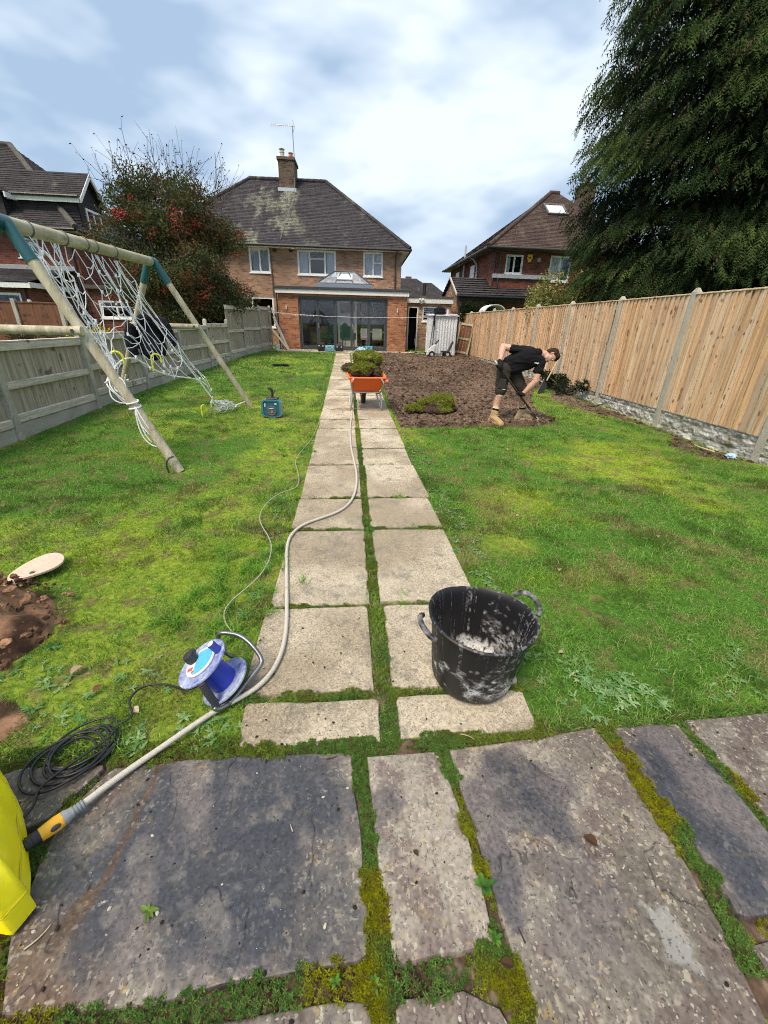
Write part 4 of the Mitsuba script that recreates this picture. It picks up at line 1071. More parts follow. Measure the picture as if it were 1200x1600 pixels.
P, d, pk, r = lobes_points(lob, 60000, rs, .30)
P = P[P[:, 2] > .75]; n = len(P)
hue = meshkit.fbm(P * 1.6, 3, 4); t = rs.rand(n)
C = mixcol((.038, .058, .028), (.15, .17, .08), t); red = (hue + .10 * rs.randn(n) > .63); C[red] = mixcol((.13, .055, .030), (.19, .11, .05), t[red])
yl = rs.rand(n) < .02; C[yl] = (.22, .17, .04)
m, c = leaf_cloud(P, .085, rs, C, droop=.3)
k = fresh(TK + '__crown'); put(k, m, 'leaf_vc', c)
tips = np.array([l[:3] for l in lob[:58]]); part(TK, 'limbs', branch_set(np.array([cx, cy, g + 1.2]), tips, .05, rs), 'matte_vc', (.07, .055, .045))
# bare twigs with a few leaves standing out of the top
tw, lp_, lc_ = [], [], []
for i in range(64):
    a = rs.rand() * 6.283; rr = 1.8 * math.sqrt(rs.rand()); p0 = np.array([cx + rr * math.cos(a), cy + rr * math.sin(a), 4.75 + .75 * (1 - rr / 2.2)])
    dr_ = np.array([math.cos(a) * .45, math.sin(a) * .45, 1.0]) + rs.randn(3) * .32; ln = .35 + .55 * rs.rand() ** 1.5; q = spline([p0, p0 + dr_ * ln * .5 + rs.randn(3) * .10, p0 + dr_ * ln + rs.randn(3) * .16], 8)
    tw.append(tube(q, np.linspace(.010, .004, 8), 4, caps=False))
    for _ in range(3):
        w_ = q[rs.randint(2, 7)]; d2_ = dr_ + rs.randn(3) * .7; q2 = np.array([w_, w_ + d2_ * .16, w_ + d2_ * .30 + rs.randn(3) * .04]); tw.append(tube(q2, [.006, .005, .003], 4, caps=False)); lp_.append(q2[1]); lp_.append(q2[2]); lc_ += [(.06, .055, .03)] * 2
    for j in range(9): lp_.append(q[rs.randint(2, 8)] + rs.randn(3) * .045); lc_.append((.06, .05, .03))
part(TK, 'twigs', tw, 'matte_vc', (.09, .07, .055))
m, c = leaf_cloud(np.array(lp_), .06, rs, np.array(lc_)); k = fresh(TK + '__twig_leaves'); put(k, m, 'leaf_vc', c)
# berries in clumps
bp = []
P2, d2, _, r2 = lobes_points(lob, 900, rs, .86)
P2 = P2[(meshkit.fbm(P2 * .9, 2, 8) > .54) & (P2[:, 2] > 1.9)][:62]
for p in P2: bp.append(p + rs.randn(20, 3) * (.05 + .06 * rs.rand()))
bp = np.vstack(bp); oct_ = trimesh.creation.icosphere(subdivisions=0)
v, f = scatter(oct_.vertices * .026, oct_.faces, np.tile(np.eye(3), (len(bp), 1, 1)), bp)
k = fresh(TK + '__berries'); put(k, tm(v, f), 'satin_vc', np.repeat(mixcol((.30, .018, .014), (.42, .045, .03), rs.rand(len(bp))), len(oct_.vertices), 0), smooth=True); labels[k] = {'label': 'clusters of small red berries', 'kind': 'stuff'}


def shrub(label, lobes, n, size, c0, c1, seed, root, catg='shrub', accent=None, frac=0, group=None):
    rs = RS(seed); kk = thing('shrub', label, catg, group)
    P, d, pk, r = lobes_points(lobes, n, rs, .35); C = mixcol(c0, c1, rs.rand(n) * .6 + .4 * meshkit.fbm(P * 3, 2, seed))
    if accent is not None: q = rs.rand(n) < frac * 2 * meshkit.fbm(P * 2.2, 2, 3); C[q] = accent
    m, c = leaf_cloud(P, size, rs, C); key = fresh(kk + '__foliage'); put(key, m, 'leaf_vc', c)
    part(kk, 'stems', branch_set(np.array(root, float), np.array([l[:3] for l in lobes]), .03, rs), 'matte_vc', (.09, .07, .05))
    return kk


rs = RS(42)
lo = [(4.9 + .9 * rs.randn() * .5, 20.9 + .2 * rs.randn(), 1.4 + .25 * rs.randn(), .3, .3, .3) for _ in range(4)]
shrub('yellow green variegated shrub showing above the right fence', [(6.4 + 1.5 * (rs.rand() - .5), 13.2 + .8 * (rs.rand() - .5), 1.5 + 1.35 * rs.rand() * (1), .42, .42, .38) for _ in range(26)], 9000, .075, (.10, .13, .030), (.24, .26, .085), 43, (6.4, 13.2, .1), accent=(.42, .40, .16), frac=.35)
shrub('blue grey feathery shrub at the foot of the conifer behind the fence', [(7.3 + 1.2 * (rs.rand() - .5), 13.4 + .6 * (rs.rand() - .5), 1.6 + 1.1 * rs.rand(), .36, .36, .36) for _ in range(16)], 6500, .055, (.07, .10, .095), (.18, .23, .22), 44, (7.3, 13.4, .1))
shrub('dark ivy clad shrub in the shade of the garage eave', [(6.3 + 1.7 * (rs.rand() - .5), 20.4 + .5 * (rs.rand() - .5), 1.5 + .9 * rs.rand(), .4, .35, .35) for _ in range(18)], 7000, .08, (.012, .022, .010), (.035, .05, .02), 45, (6.3, 20.4, .3))
shrub('dark evergreen bush under the berry tree beside the tall fence', [(-4.75 + .9 * (rs.rand() - .5), 16.9 + .9 * (rs.rand() - .5), .8 + .95 * rs.rand(), .42, .42, .40) for _ in range(16)], 9000, .06, (.012, .020, .008), (.028, .042, .014), 46, (-4.75, 16.9, .3))
shrub('low clipped hedge in front of the patio window left of the extension', [(-5.2 + 1.5 * i / 9, 22.6, 1.72 + .1 * rs.rand(), .3, .3, .3) for i in range(10)], 6000, .06, (.02, .035, .015), (.06, .09, .03), 47, (-4.6, 22.6, .4))
shrub('yellow flowering shrub just beyond the low grey fence', [(-5.85 + .85 * (rs.rand() - .5), 10.6 + .5 * (rs.rand() - .5), .75 + .45 * rs.rand(), .24, .24, .22) for _ in range(12)], 3600, .06, (.10, .11, .02), (.26, .24, .03), 48, (-5.85, 10.6, 0), accent=(.62, .47, .03), frac=.7)
shrub('brown leafless looking shrub behind the climbing net', [(-7.4 + 1.9 * (rs.rand() - .5), 12.3 + .9 * (rs.rand() - .5), .45 + .7 * rs.rand(), .3, .3, .3) for _ in range(14)], 3500, .07, (.06, .045, .03), (.14, .11, .06), 49, (-7.4, 12.3, 0))
shrub('green leafed sprig bush beneath the low cross pole at the left', [(-8.6 + 1.6 * (rs.rand() - .5), 11.0 + .6 * (rs.rand() - .5), .45 + .45 * rs.rand(), .28, .28, .26) for _ in range(12)], 3500, .07, (.03, .045, .018), (.08, .10, .03), 50, (-8.6, 11.0, 0))

# the big drooping conifer behind the right fence
rs = RS(51)
CK = thing('conifer_tree', 'huge dark drooping conifer towering behind the right fence', 'tree')
tcx, tcy = 10.25, 11.95


def crown_r(z): return np.interp(z, [0.5, 1.6, 3, 5, 8, 11, 15, 19, 21], [2.2, 3.2, 3.85, 4.3, 4.3, 4.05, 3.3, 1.8, .2])


tr = [tube(spline([(tcx, tcy, -.1), (tcx + .1, tcy, 6), (tcx, tcy, 20)], 14), np.linspace(.42, .05, 14), 12)]
for dx, dy in ((-1.35, -1.0), (-.75, -1.35), (.6, -1.1)):
    tr.append(tube(spline([(tcx + dx * .8, tcy + dy * .8, -.1), (tcx + dx, tcy + dy, 2.6), (tcx + dx * .6, tcy + dy * .6, 7.5)], 12), np.linspace(.20, .06, 12), 10))
part(CK, 'trunk', tr, 'matte_vc', (.095, .075, .055), smooth=True)
# a frond: a short drooping axis with narrow leaflets either side
fv, ff = [], []
nl = 4
for i in range(nl):
    t = i / (nl - 1.0)
    for sd in (-1, 1):
        y0 = .08 + .78 * t; l = .34 * (1 - .45 * t) * (1.0 if i else .7); o = len(fv)
        fv += [(0, y0, -.25 * y0 ** 2), (0, y0 + .15, -.25 * (y0 + .15) ** 2 + .03), (sd * l, y0 + l * 1.3, -.25 * y0 ** 2 - .45 * l - .06 * (i % 2) + .05 * sd)]; ff.append((o, o + 1, o + 2))
o = len(fv); fv += [(-.02, 0, 0), (.02, 0, 0), (0, 1.12, -.34)]; ff.append((o, o + 1, o + 2))
fv = np.array(fv); ff = np.array(ff)
P, D, C, SZ, bows = [], [], [], [], []
nb = 700
for i in range(nb):
    z = 2.0 + 17.5 * ((i + rs.rand()) / nb) ** 1.2; a = rs.rand() * 6.283; R_ = float(crown_r(z)) * (.86 + .17 * rs.rand())
    if math.cos(a - math.atan2(-tcy, -tcx)) < -.35 and rs.rand() < .6: continue
    u = np.array([math.cos(a), math.sin(a), 0]); side = np.array([-u[1], u[0], 0])
    tone = rs.rand(); m_ = int(125 + 50 * rs.rand()); drop = R_ * (.14 + .20 * rs.rand())
    q = lambda s: np.array([tcx, tcy, z]) + u * R_ * s + side * .25 * R_ * (s ** 2) * (rs_side) + np.array([0, 0, .55 * R_ * .35 * math.sin(s * 2.2) - drop * s ** 2.2])
    rs_side = rs.randn() * .5
    bows.append(tube([q(s) for s in np.linspace(.05, .92, 6)], np.linspace(.035, .008, 6), 4, caps=False))
    for j in range(m_):
        s = .40 + .62 * rs.rand() ** .6; sp = (.34 + .2 * (1 - s)) * R_ * .36
        p = q(s) + side * sp * rs.randn() * .75 + np.array([0, 0, rs.randn() * .10]); P.append(p)
        D.append(u * (.55 + .5 * rs.rand()) + side * rs.randn() * .45 + np.array([0, 0, -.55 - .55 * rs.rand()])); SZ.append(.12 + .18 * rs.rand())
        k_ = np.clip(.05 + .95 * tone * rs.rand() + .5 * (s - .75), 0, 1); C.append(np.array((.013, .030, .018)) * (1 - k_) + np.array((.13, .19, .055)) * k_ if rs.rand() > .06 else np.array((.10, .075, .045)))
for i in range(24000):  # inner sprays close the crown round the trunk
    z = 2.4 + 15 * rs.rand() ** 1.2; a = rs.rand() * 6.283; r_ = float(crown_r(z)) * (.15 + .72 * rs.rand()); u = np.array([math.cos(a), math.sin(a), 0])
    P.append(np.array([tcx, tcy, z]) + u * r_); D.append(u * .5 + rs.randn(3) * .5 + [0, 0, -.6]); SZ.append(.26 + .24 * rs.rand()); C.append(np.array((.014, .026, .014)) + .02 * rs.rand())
P, D, C, SZ = map(np.array, (P, D, C, SZ))
upv = np.tile([[0, 0, 1.0]], (len(P), 1)) + rs.randn(len(P), 3) * .45
y_ = D / np.linalg.norm(D, axis=1, keepdims=True); z_ = upv - y_ * (upv * y_).sum(1, keepdims=True); z_ /= np.linalg.norm(z_, axis=1, keepdims=True); x_ = np.cross(y_, z_)
M = np.stack([x_, y_, z_], -1) * SZ[:, None, None]
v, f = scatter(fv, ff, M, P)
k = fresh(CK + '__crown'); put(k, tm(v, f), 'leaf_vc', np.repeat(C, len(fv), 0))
part(CK, 'boughs', bows, 'matte_vc', (.06, .045, .035))
# ivy at the foot of the second fence post
rs = RS(52)
for (x, y, lb) in ((5.28, 10.55, 'dark ivy climbing the foot of the fence post behind the man'), (5.3, 9.75, 'small dark ivy clump at the fence foot nearer the man')):
    shrub(lb, [(x + .10 * rs.randn(), y + .28 * rs.randn(), .22 + .25 * rs.rand(), .13, .15, .14) for _ in range(9)], 900, .06, (.012, .022, .012), (.04, .06, .03), 53, (x, y, .1))
# ------------------------------------------------------------------ things in the garden
# --- swing frame
S = thing('swing_frame', 'round timber swing frame with green brackets and splayed legs on the left lawn', 'swing frame')
ap0, ap1 = np.array([-3.1, 4.67, 2.30]), np.array([-3.1, 7.82, 2.37])
part(S, 'beam', [tube(np.linspace(ap0 - [0, .12, 0], ap1 + [0, .05, 0], 20), .066, 18)], 'pole_wood', smooth=40)
feet = [(-1.9, 4.52, -.02), (-4.3, 4.5, -.05), (-1.87, 8.13, .05), (-4.3, 8.12, .05)]
for i, ft in enumerate(feet):
    ap = ap0 if i < 2 else ap1; sx = -1 if ft[0] < -3.1 else 1; top = ap + np.array([sx * .06, 0, -.03]); ft = np.array(ft)
    lg = part(S, 'leg', [tube(np.linspace(top, ft, 14), .050, 16)], 'pole_wood', smooth=40)
    d = (ft - top) / np.linalg.norm(ft - top)
    part(S, 'bracket', [tube([top - d * .02, top + d * .30], .057, 16)], 'satin_vc', (.010, .085, .10), smooth=40)
part(S, 'bracket', [tube([ap0 + [0, -.10, 0], ap0 + [0, .07, 0]], .073, 16)], 'satin_vc', (.010, .085, .10), smooth=40)
part(S, 'bracket', [tube([ap1 + [0, -.07, 0], ap1 + [0, .10, 0]], .073, 16)], 'satin_vc', (.010, .085, .10), smooth=40)


def leg_at(i, z):
    ap = ap0 if i < 2 else ap1; ft = np.array(feet[i]); sx = -1 if ft[0] < -3.1 else 1; top = ap + np.array([sx * .06, 0, -.03]); t = (z - top[2]) / (ft[2] - top[2]); return top + (ft - top) * t


for i0, i1, z in ((0, 1, 1.42), (2, 3, 1.44)):
    a, b = leg_at(i0, z), leg_at(i1, z); off = np.array([0, -.075, 0]); cb = part(S, 'cross_bar', [tube(np.linspace(a + off + [.05, 0, 0], b + off - [.05, 0, 0], 12), .042, 14)], 'pole_wood', smooth=40)
    part(cb, 'bolt', [tube([a + off + [-.02, -.040, 0], a + off + [-.02, -.048, 0]], .018, 10)], 'metal_vc', (.12, .12, .12))
hy = [5.0, 5.55, 5.95, 6.15, 6.62]
for y in hy:
    zc = 2.30 + (y - 4.67) * .0222; an = np.linspace(0, 2 * math.pi, 22)
    hk = part(S, 'rope_ring', [tube(np.c_[-3.1 + .072 * np.cos(an), np.full(22, y), zc + .072 * np.sin(an)], .007, 6, caps=False)], 'satin_vc', (.12, .12, .12), smooth=True)
    part(hk, 'hook', [tube(np.c_[np.full(14, -3.1), y + .02 * np.sin(an[:14]), zc - .10 - .03 * np.cos(an[:14])], .006, 6)], 'metal_vc', (.25, .25, .25), smooth=True)
part(S, 'peg', [tube(spline([(-1.98, 4.42, 0), (-1.98, 4.43, .14), (-1.92, 4.48, .17)], 8), .010, 6)], 'metal_vc', (.12, .12, .12))

# --- climbing net, hung from the beam and pulled down to the near leg and the far foot
N = thing('climbing_net', 'tangled white rope climbing net hanging slack from the beam of the swing frame', 'net')
rs = RS(61)
tie = leg_at(0, .70)
bot = spline([leg_at(0, .98) + [-.06, .02, 0], (-2.86, 5.5, .98), (-2.85, 6.05, 1.05), (-2.70, 6.4, .84), (-2.44, 6.9, .70), (-2.30, 7.25, .42)], 60)
top = np.array([(-3.1, 4.95 + 1.70 * t, 2.24) for t in np.linspace(0, 1, 60)])


def net_p(u, v):
    i = u * 59; a = int(min(58, i)); f_ = i - a
    A_, B_ = top[a] * (1 - f_) + top[a + 1] * f_, bot[a] * (1 - f_) + bot[a + 1] * f_
    return A_ * (1 - v) + B_ * v + np.array([.04, 0, -.05 * math.sin(math.pi * v) * (.6 + .4 * math.sin(u * 9))])


nc, nr = 17, 10; off = rs.randn(nc, nr, 3) * np.array([.025, .022, .022]); uu = (np.arange(nc) + .5 * 0) / (nc - 1.0)
uu = uu + .12 * np.sin(uu * 14) * .5; uu = np.clip(uu, 0, 1)
ms = []
Pn = np.array([[net_p(float(uu[i]), j / (nr - 1.0)) + off[i, j] * (0 if j == 0 else 1) for j in range(nr)] for i in range(nc)])
for i in range(nc):
    if i in (3, 9): Pn[i, 1:] += np.array([.05, -.10, 0])
    ms.append(tube(Pn[i], .0052, 5))
for j in range(1, nr):
    for i in range(nc - 1):
        if rs.rand() < .16: continue
        a, b = Pn[i, j], Pn[i + 1, max(0, j - (i + j) % 2)]; ms.append(tube(np.array([a, a * .75 + b * .25 + [0, 0, -.012], (a + b) / 2 + [0, 0, -.02 - .02 * rs.rand()], b]), .0050, 5))
        if rs.rand() < .30: ms.append(tube(np.array([a - [0, 0, .02], a + [0, .008, .02]]), .013, 6))
part(N, 'mesh_ropes', ms, 'matte_vc', (.80, .82, .84), smooth=True)
ms = []
for q in range(7):  # ropes bundled down the near leg
    o = rs.randn(3) * .03; ms.append(tube(spline([np.array([-3.06, 4.75, 2.22 - .04 * q]) + o, leg_at(0, 1.95) + [-.03, .055, .03] + rs.randn(3) * .03, leg_at(0, 1.55) + [-.02, .07, .05] + rs.randn(3) * .03, leg_at(0, 1.15) + [-.04, .09, .0] + rs.randn(3) * .04, leg_at(0, .95) + [-.06, .05, 0]], 30), .0055, 5))
for q in range(5): ms.append(tube(spline([(-3.1, 5.0, 2.2), np.array([-2.98, 4.95, 1.95]) + rs.randn(3) * .05, np.array([-2.85, 5.05, 1.6]) + rs.randn(3) * .06, np.array([-2.72, 5.15, 1.25]) + rs.randn(3) * .05, leg_at(0, .95) + [-.06, .05, 0]], 30), .006, 5))
part(N, 'bundle_ropes', ms, 'matte_vc', (.76, .78, .80), smooth=True)
ms = [tube(spline([(-3.1, 6.62, 2.24), (-2.85, 6.85, 1.55), (-2.52, 7.15, .78), (-2.30, 7.3, .32)], 40), .011, 6), tube(spline(bot + [0, 0, .0], 60), .011, 6), tube(spline([(-2.30, 7.3, .32), (-2.25, 7.65, .12), (-2.1, 7.9, .11), leg_at(2, .16)], 20), .012, 6)]
an = np.linspace(0, 14, 60); wr = leg_at(0, .70)
ms.append(tube(np.c_[wr[0] + .058 * np.cos(an) - .012 * (an - 7) / 7 * 4 * .3, wr[1] + .058 * np.sin(an), wr[2] + .012 * (an - 7) / 7 * 5], .009, 5))
for q in range(4): ms.append(tube(spline([wr + [.03, -.05, 0], wr + [.05 + .05 * rs.rand(), -.06, -.16 - .06 * q], wr + [.10 + .06 * rs.rand(), -.05, -.28 - .05 * q]], 10), .008, 5))
for q in range(8): ms.append(tube(spline([leg_at(0, .98) + rs.randn(3) * .05, leg_at(0, .85) + [-.04, .05, 0] + rs.randn(3) * .05, wr + rs.randn(3) * .045 + [0, .05, 0]], 10), .007, 5))
for q in range(4): ms.append(tube(spline([np.array([-2.86, 5.5, 1.0]) + rs.randn(3) * .03, np.array([-2.72, 5.2, .85]) + rs.randn(3) * .04, leg_at(0, .85) + [-.03, .06, 0]], 10), .008, 5))
part(N, 'edge_ropes', ms, 'matte_vc', (.78, .79, .80), smooth=True)
ms = []
for q in range(10):  # the bunch on the grass
    th_ = rs.rand() * 6.28; c_ = np.array([-2.25, 7.55, .14]); ms.append(tube(spline([(-2.32, 7.3, .30), c_ + [.14 * math.cos(th_), .20 * math.sin(th_) * .8, .05 * rs.randn() + .03], c_ + [.15 * math.cos(th_ + .8) + .05, .16 + .12 * math.sin(th_), .03 * rs.randn() + .02], (-2.08, 7.85, .12)], 24), .0065, 5))
for q in range(5): an = np.linspace(0, 6.283, 20); ms.append(tube(np.c_[-2.22 + (.07 + .02 * q) * np.cos(an), 7.55 + (.10 + .02 * q) * np.sin(an), .12 + .06 * np.sin(an + q) + .02 * q], .006, 5, caps=False))
part(N, 'bunched_ropes', ms, 'matte_vc', (.72, .75, .74), smooth=True)
for c_, sc, rz_ in (((-2.86, 5.62, 1.00), 1.0, .2), ((-2.60, 6.12, .98), .8, .6), ((-2.46, 7.25, .10), .8, 1.2)):
    an = np.linspace(0, math.pi, 14); q = np.vstack([np.c_[np.full(6, -.075), 0 * np.arange(6), np.linspace(-.20, 0, 6)], np.c_[-.075 * np.cos(an[1:-1]), 0 * an[1:-1], .075 * np.sin(an[1:-1])], np.c_[np.full(3, .075), 0 * np.arange(3), np.linspace(0, -.06, 3)]]) * sc
    R_ = np.array([[math.cos(rz_), -math.sin(rz_), 0], [math.sin(rz_), math.cos(rz_), 0], [0, 0, 1]]); part(N, 'handle', [tube(q @ R_.T + np.array(c_) + [0, 0, .09 * sc], .014 * sc, 8)], 'satin_vc', (.72, .74, .05), smooth=40)

# --- jacket on the far cross bar
J = thing('jacket', 'dark navy padded jacket slung over the far cross bar of the swing frame', 'jacket')
m = trimesh.creation.icosphere(subdivisions=4); v = m.vertices
rib = 1 + .05 * np.sin(v[:, 2] * 17) ; nz = 1 + .22 * (meshkit.fbm(v * 2.2, 3, 3) - .5) * 2
sq = np.clip(np.abs(v), 0, 1) ** .75 * np.sign(v); m.vertices = sq * np.array([.23, .11, .31]) * (rib * (.6 + .4 * nz))[:, None] + [-3.30, 7.70, 1.22]
part(J, 'body', m, 'cloth_vc', (.012, .013, .022), smooth=True)
q = spline([(-3.12, 7.6, 1.50), (-2.98, 7.58, 1.42), (-2.93, 7.57, 1.27), (-2.86, 7.56, 1.20)], 24); r_ = (.10 - .025 * np.linspace(0, 1, 24)) * (1 + .07 * np.sin(np.arange(24) * 1.7)); part(J, 'sleeve', [tube(q, r_, 14)], 'cloth_vc', (.012, .013, .022), smooth=True)
q = spline([(-3.48, 7.58, 1.45), (-3.56, 7.55, 1.2), (-3.52, 7.55, .98)], 20); part(J, 'sleeve', [tube(q, (.095 - .03 * np.linspace(0, 1, 20)) * (1 + .07 * np.sin(np.arange(20) * 1.7)), 14)], 'cloth_vc', (.011, .012, .018), smooth=True)
q = spline([(-3.38, 7.60, 1.50), (-3.25, 7.53, 1.57), (-3.10, 7.6, 1.50)], 16); part(J, 'collar', [tube(q, .055, 10)], 'cloth_vc', (.014, .015, .022), smooth=True)

# --- jobsite radio
Rk = thing('site_radio', 'square teal and black site radio with a bent black aerial on the left lawn', 'radio')
rx_, ry_, rz_ = -1.30, 7.22, .045
RMt = frame_mat((rx_, ry_, rz_), -3)
oct8 = lambda hx, hz, c: Polygon([(-hx + c, -hz), (hx - c, -hz), (hx, -hz + c), (hx, hz - c), (hx - c, hz), (-hx + c, hz), (-hx, hz - c), (-hx, -hz + c)])


def slab_xz(poly, y0, y1):
    m = extrude(poly, y1 - y0); m.vertices = m.vertices[:, [0, 2, 1]]; m.invert(); m.apply_translation([0, y0, 0]); return m


part(Rk, 'body', xf(RMt, mv(slab_xz(oct8(.145, .135, .03), -.07, .07), 0, 0, .145)), 'satin_vc', (.018, .11, .17), smooth=20)
part(Rk, 'side_panel', xf(RMt, [cbox(.03, .16, .23, .01, (-.153, 0, .145))]), 'satin_vc', (.020, .022, .025))
part(Rk, 'side_panel', xf(RMt, [cbox(.03, .16, .23, .01, (.153, 0, .145))]), 'satin_vc', (.34, .34, .31))
part(Rk, 'frame', xf(RMt, [mv(slab_xz(oct8(.162, .15, .04).difference(oct8(.138, .128, .03)), -.085, .085), 0, 0, .15)]), 'satin_vc', (.06, .19, .24), smooth=20)
part(Rk, 'foot', xf(RMt, [cbox(.07, .19, .035, .008, (-.10, 0, .012)), cbox(.07, .19, .035, .008, (.10, 0, .012))]), 'satin_vc', (.02, .02, .022))
sp_ = mv(rot(lathe([(0, 0), (.085, 0), (.085, .012), (.07, .016), (.065, .010), (0, .010)], 28), (1, 0, 0), 90), 0, -.071, .115); part(Rk, 'speaker', xf(RMt, sp_), 'satin_vc', (.10, .10, .115), smooth=40)
part(Rk, 'speaker_badge', xf(RMt, [mv(rot(lathe([(0, 0), (.02, 0), (.018, .006), (0, .007)], 18), (1, 0, 0), 90), .008, -.082, .098)]), 'metal_vc', (.55, .55, .57), smooth=40)
part(Rk, 'display', xf(RMt, [cbox(.022, .006, .055, .002, (-.105, -.072, .208))]), 'satin_vc', (.45, .68, .78))
tx_ = meshkit.text_mesh('makita', .020, .002, True); tx_.apply_transform(trimesh.transformations.rotation_matrix(math.pi / 2, (1, 0, 0))); part(Rk, 'lettering', xf(RMt, mv(tx_, -.045, -.088, .150)), 'matte_vc', (.75, .78, .8))
part(Rk, 'sticker', xf(RMt, [cbox(.045, .004, .022, .001, (.075, -.072, .232))]), 'satin_vc', (.45, .70, .80))
part(Rk, 'top', xf(RMt, [cbox(.20, .12, .05, .012, (.02, 0, .305))]), 'satin_vc', (.02, .021, .03))
part(Rk, 'aerial', xf(RMt, [tube(spline([(.02, 0, .30), (.025, 0, .40), (.018, 0, .445), (-.015, 0, .475), (-.045, 0, .475)], 16), .021, 10)]), 'satin_vc', (.018, .018, .028), smooth=40)

# --- wheelbarrow and its load of turf
B = thing('wheelbarrow', 'orange wheelbarrow with grey tubular frame loaded with turf on the path', 'wheelbarrow')
BM = frame_mat((.35, 7.78, float(terr(7.8)) + .01), 3)
to = [(-.33, -.22, .60), (.33, -.22, .60), (.35, .72, .68), (-.35, .72, .68), (-.235, -.02, .33), (.235, -.02, .33), (.19, .50, .33), (-.19, .50, .33)]
outer = hullm(to); ti = [(x * (1 - .03), (y - .2) * .965 + .2, z + (.02 if z < .5 else .05)) for x, y, z in to]
inner = hullm(ti)
tray = m3.Manifold(m3.Mesh(np.asarray(outer.vertices, np.float32), np.asarray(outer.faces, np.uint32))) - m3.Manifold(m3.Mesh(np.asarray(inner.vertices, np.float32), np.asarray(inner.faces, np.uint32)))
mm = tray.to_mesh(); tr_ = part(B, 'tray', xf(BM, tm(mm.vert_properties[:, :3], mm.tri_verts)), 'satin_vc', (.78, .125, .012), smooth=20)
rimp = [np.array(q) for q in to[:4]]; part(tr_, 'rim', xf(BM, [tube(spline([rimp[0], (rimp[0] + rimp[1]) / 2, rimp[1]], 12), .017, 8)] + [rod(rimp[i], rimp[(i + 1) % 4], .017, 8) for i in (1, 2, 3)]), 'satin_vc', (.85, .17, .04), smooth=40)
GAL = (.50, .51, .52)
for sx in (-1, 1):
    part(B, 'handle_bar', xf(BM, [tube(spline([(sx * .30, -.52, .585), (sx * .295, -.30, .50), (sx * .25, -.05, .325), (sx * .17, .45, .27), (sx * .06, .80, .21)], 30), .017, 10)]), 'metal_vc', GAL, smooth=40)
    part(B, 'grip', xf(BM, [rod((sx * .302, -.60, .605), (sx * .300, -.47, .572), .024, 12)]), 'satin_vc', (.80, .17, .10))
    part(B, 'leg', xf(BM, [tube(spline([(sx * .245, -.03, .32), (sx * .28, -.05, .16), (sx * .295, -.06, .015), (sx * .29, .03, .012), (sx * .25, .16, .15), (sx * .215, .24, .29)], 30), .015, 10)]), 'metal_vc', GAL, smooth=40)
    part(B, 'brace', xf(BM, [tube(spline([(sx * .29, -.26, .49), (sx * .27, -.245, .56), (sx * .235, -.215, .60)], 8), .013, 8)]), 'metal_vc', GAL, smooth=40)
    part(B, 'fork', xf(BM, [rod((sx * .06, .80, .21), (sx * .055, .62, .20), .015, 8)]), 'metal_vc', (.60, .20, .08))
part(B, 'cross_bar', xf(BM, [rod((-.265, -.04, .325), (.265, -.04, .325), .015, 10)]), 'metal_vc', GAL)
an = np.linspace(0, 6.2832, 37)[:-1]
ty_ = lathe([(.125, -.03), (.15, -.042), (.185, -.036), (.20, 0), (.185, .036), (.15, .042), (.125, .03)], 30); ty_ = mv(rot(ty_, (0, 1, 0), 90), 0, .66, .20)
wk = part(B, 'wheel', xf(BM, ty_), 'satin_vc', (.020, .018, .018), smooth=40)
part(wk, 'hub', xf(BM, mv(rot(lathe([(0, -.04), (.125, -.025), (.125, .025), (0, .04)], 20), (0, 1, 0), 90), 0, .66, .20)), 'satin_vc', (.55, .10, .03), smooth=30)


def turf(label, c, size, seed, M=None, hair=900, green=.5):
    rs = RS(seed); k = thing('turf_clump', label, 'turf'); m = blob(1.0, seed, 4, .42, 1.7); v = m.vertices * np.array(size); n = m.vertices / np.linalg.norm(m.vertices, axis=1, keepdims=True)
    gz_ = meshkit.fbm(m.vertices * 1.8 + seed, 3, seed); gr_ = np.clip((gz_ - .5 + green * .5 * n[:, 2] - .02) * 12, 0, 1)
    v = v + np.array(c); col = mixcol((.045, .028, .019), (.16, .17, .03), gr_) * (.7 + .6 * meshkit.fbm(m.vertices * 14, 2, 3))[:, None]
    M_ = np.eye(4) if M is None else M
    key = fresh(k + '__soil'); put(key, xf(M_, tm(v, m.faces)), 'matte_vc', col, smooth=True)
    idx = rs.choice(np.nonzero(gr_ > .5)[0], hair * 4); P = v[idx] + rs.randn(len(idx), 3) * .012; d = n[idx] + rs.randn(len(idx), 3) * .6; d /= np.linalg.norm(d, axis=1, keepdims=True); L_ = (.02 + .035 * rs.rand(len(idx)))[:, None]
    sd = np.cross(d, rs.randn(len(idx), 3)); sd /= np.linalg.norm(sd, axis=1, keepdims=True); vv = np.stack([P + sd * .005, P - sd * .005, P + d * L_], 1).reshape(-1, 3)
    cc = np.repeat(mixcol((.11, .16, .02), (.34, .37, .06), rs.rand(len(idx))), 3, 0); key = fresh(k + '__grass'); put(key, xf(M_, tm(vv, np.arange(len(vv)).reshape(-1, 3))), 'leaf_vc', cc); labels[key] = {'label': 'short tangled grass of the turf', 'kind': 'stuff'}


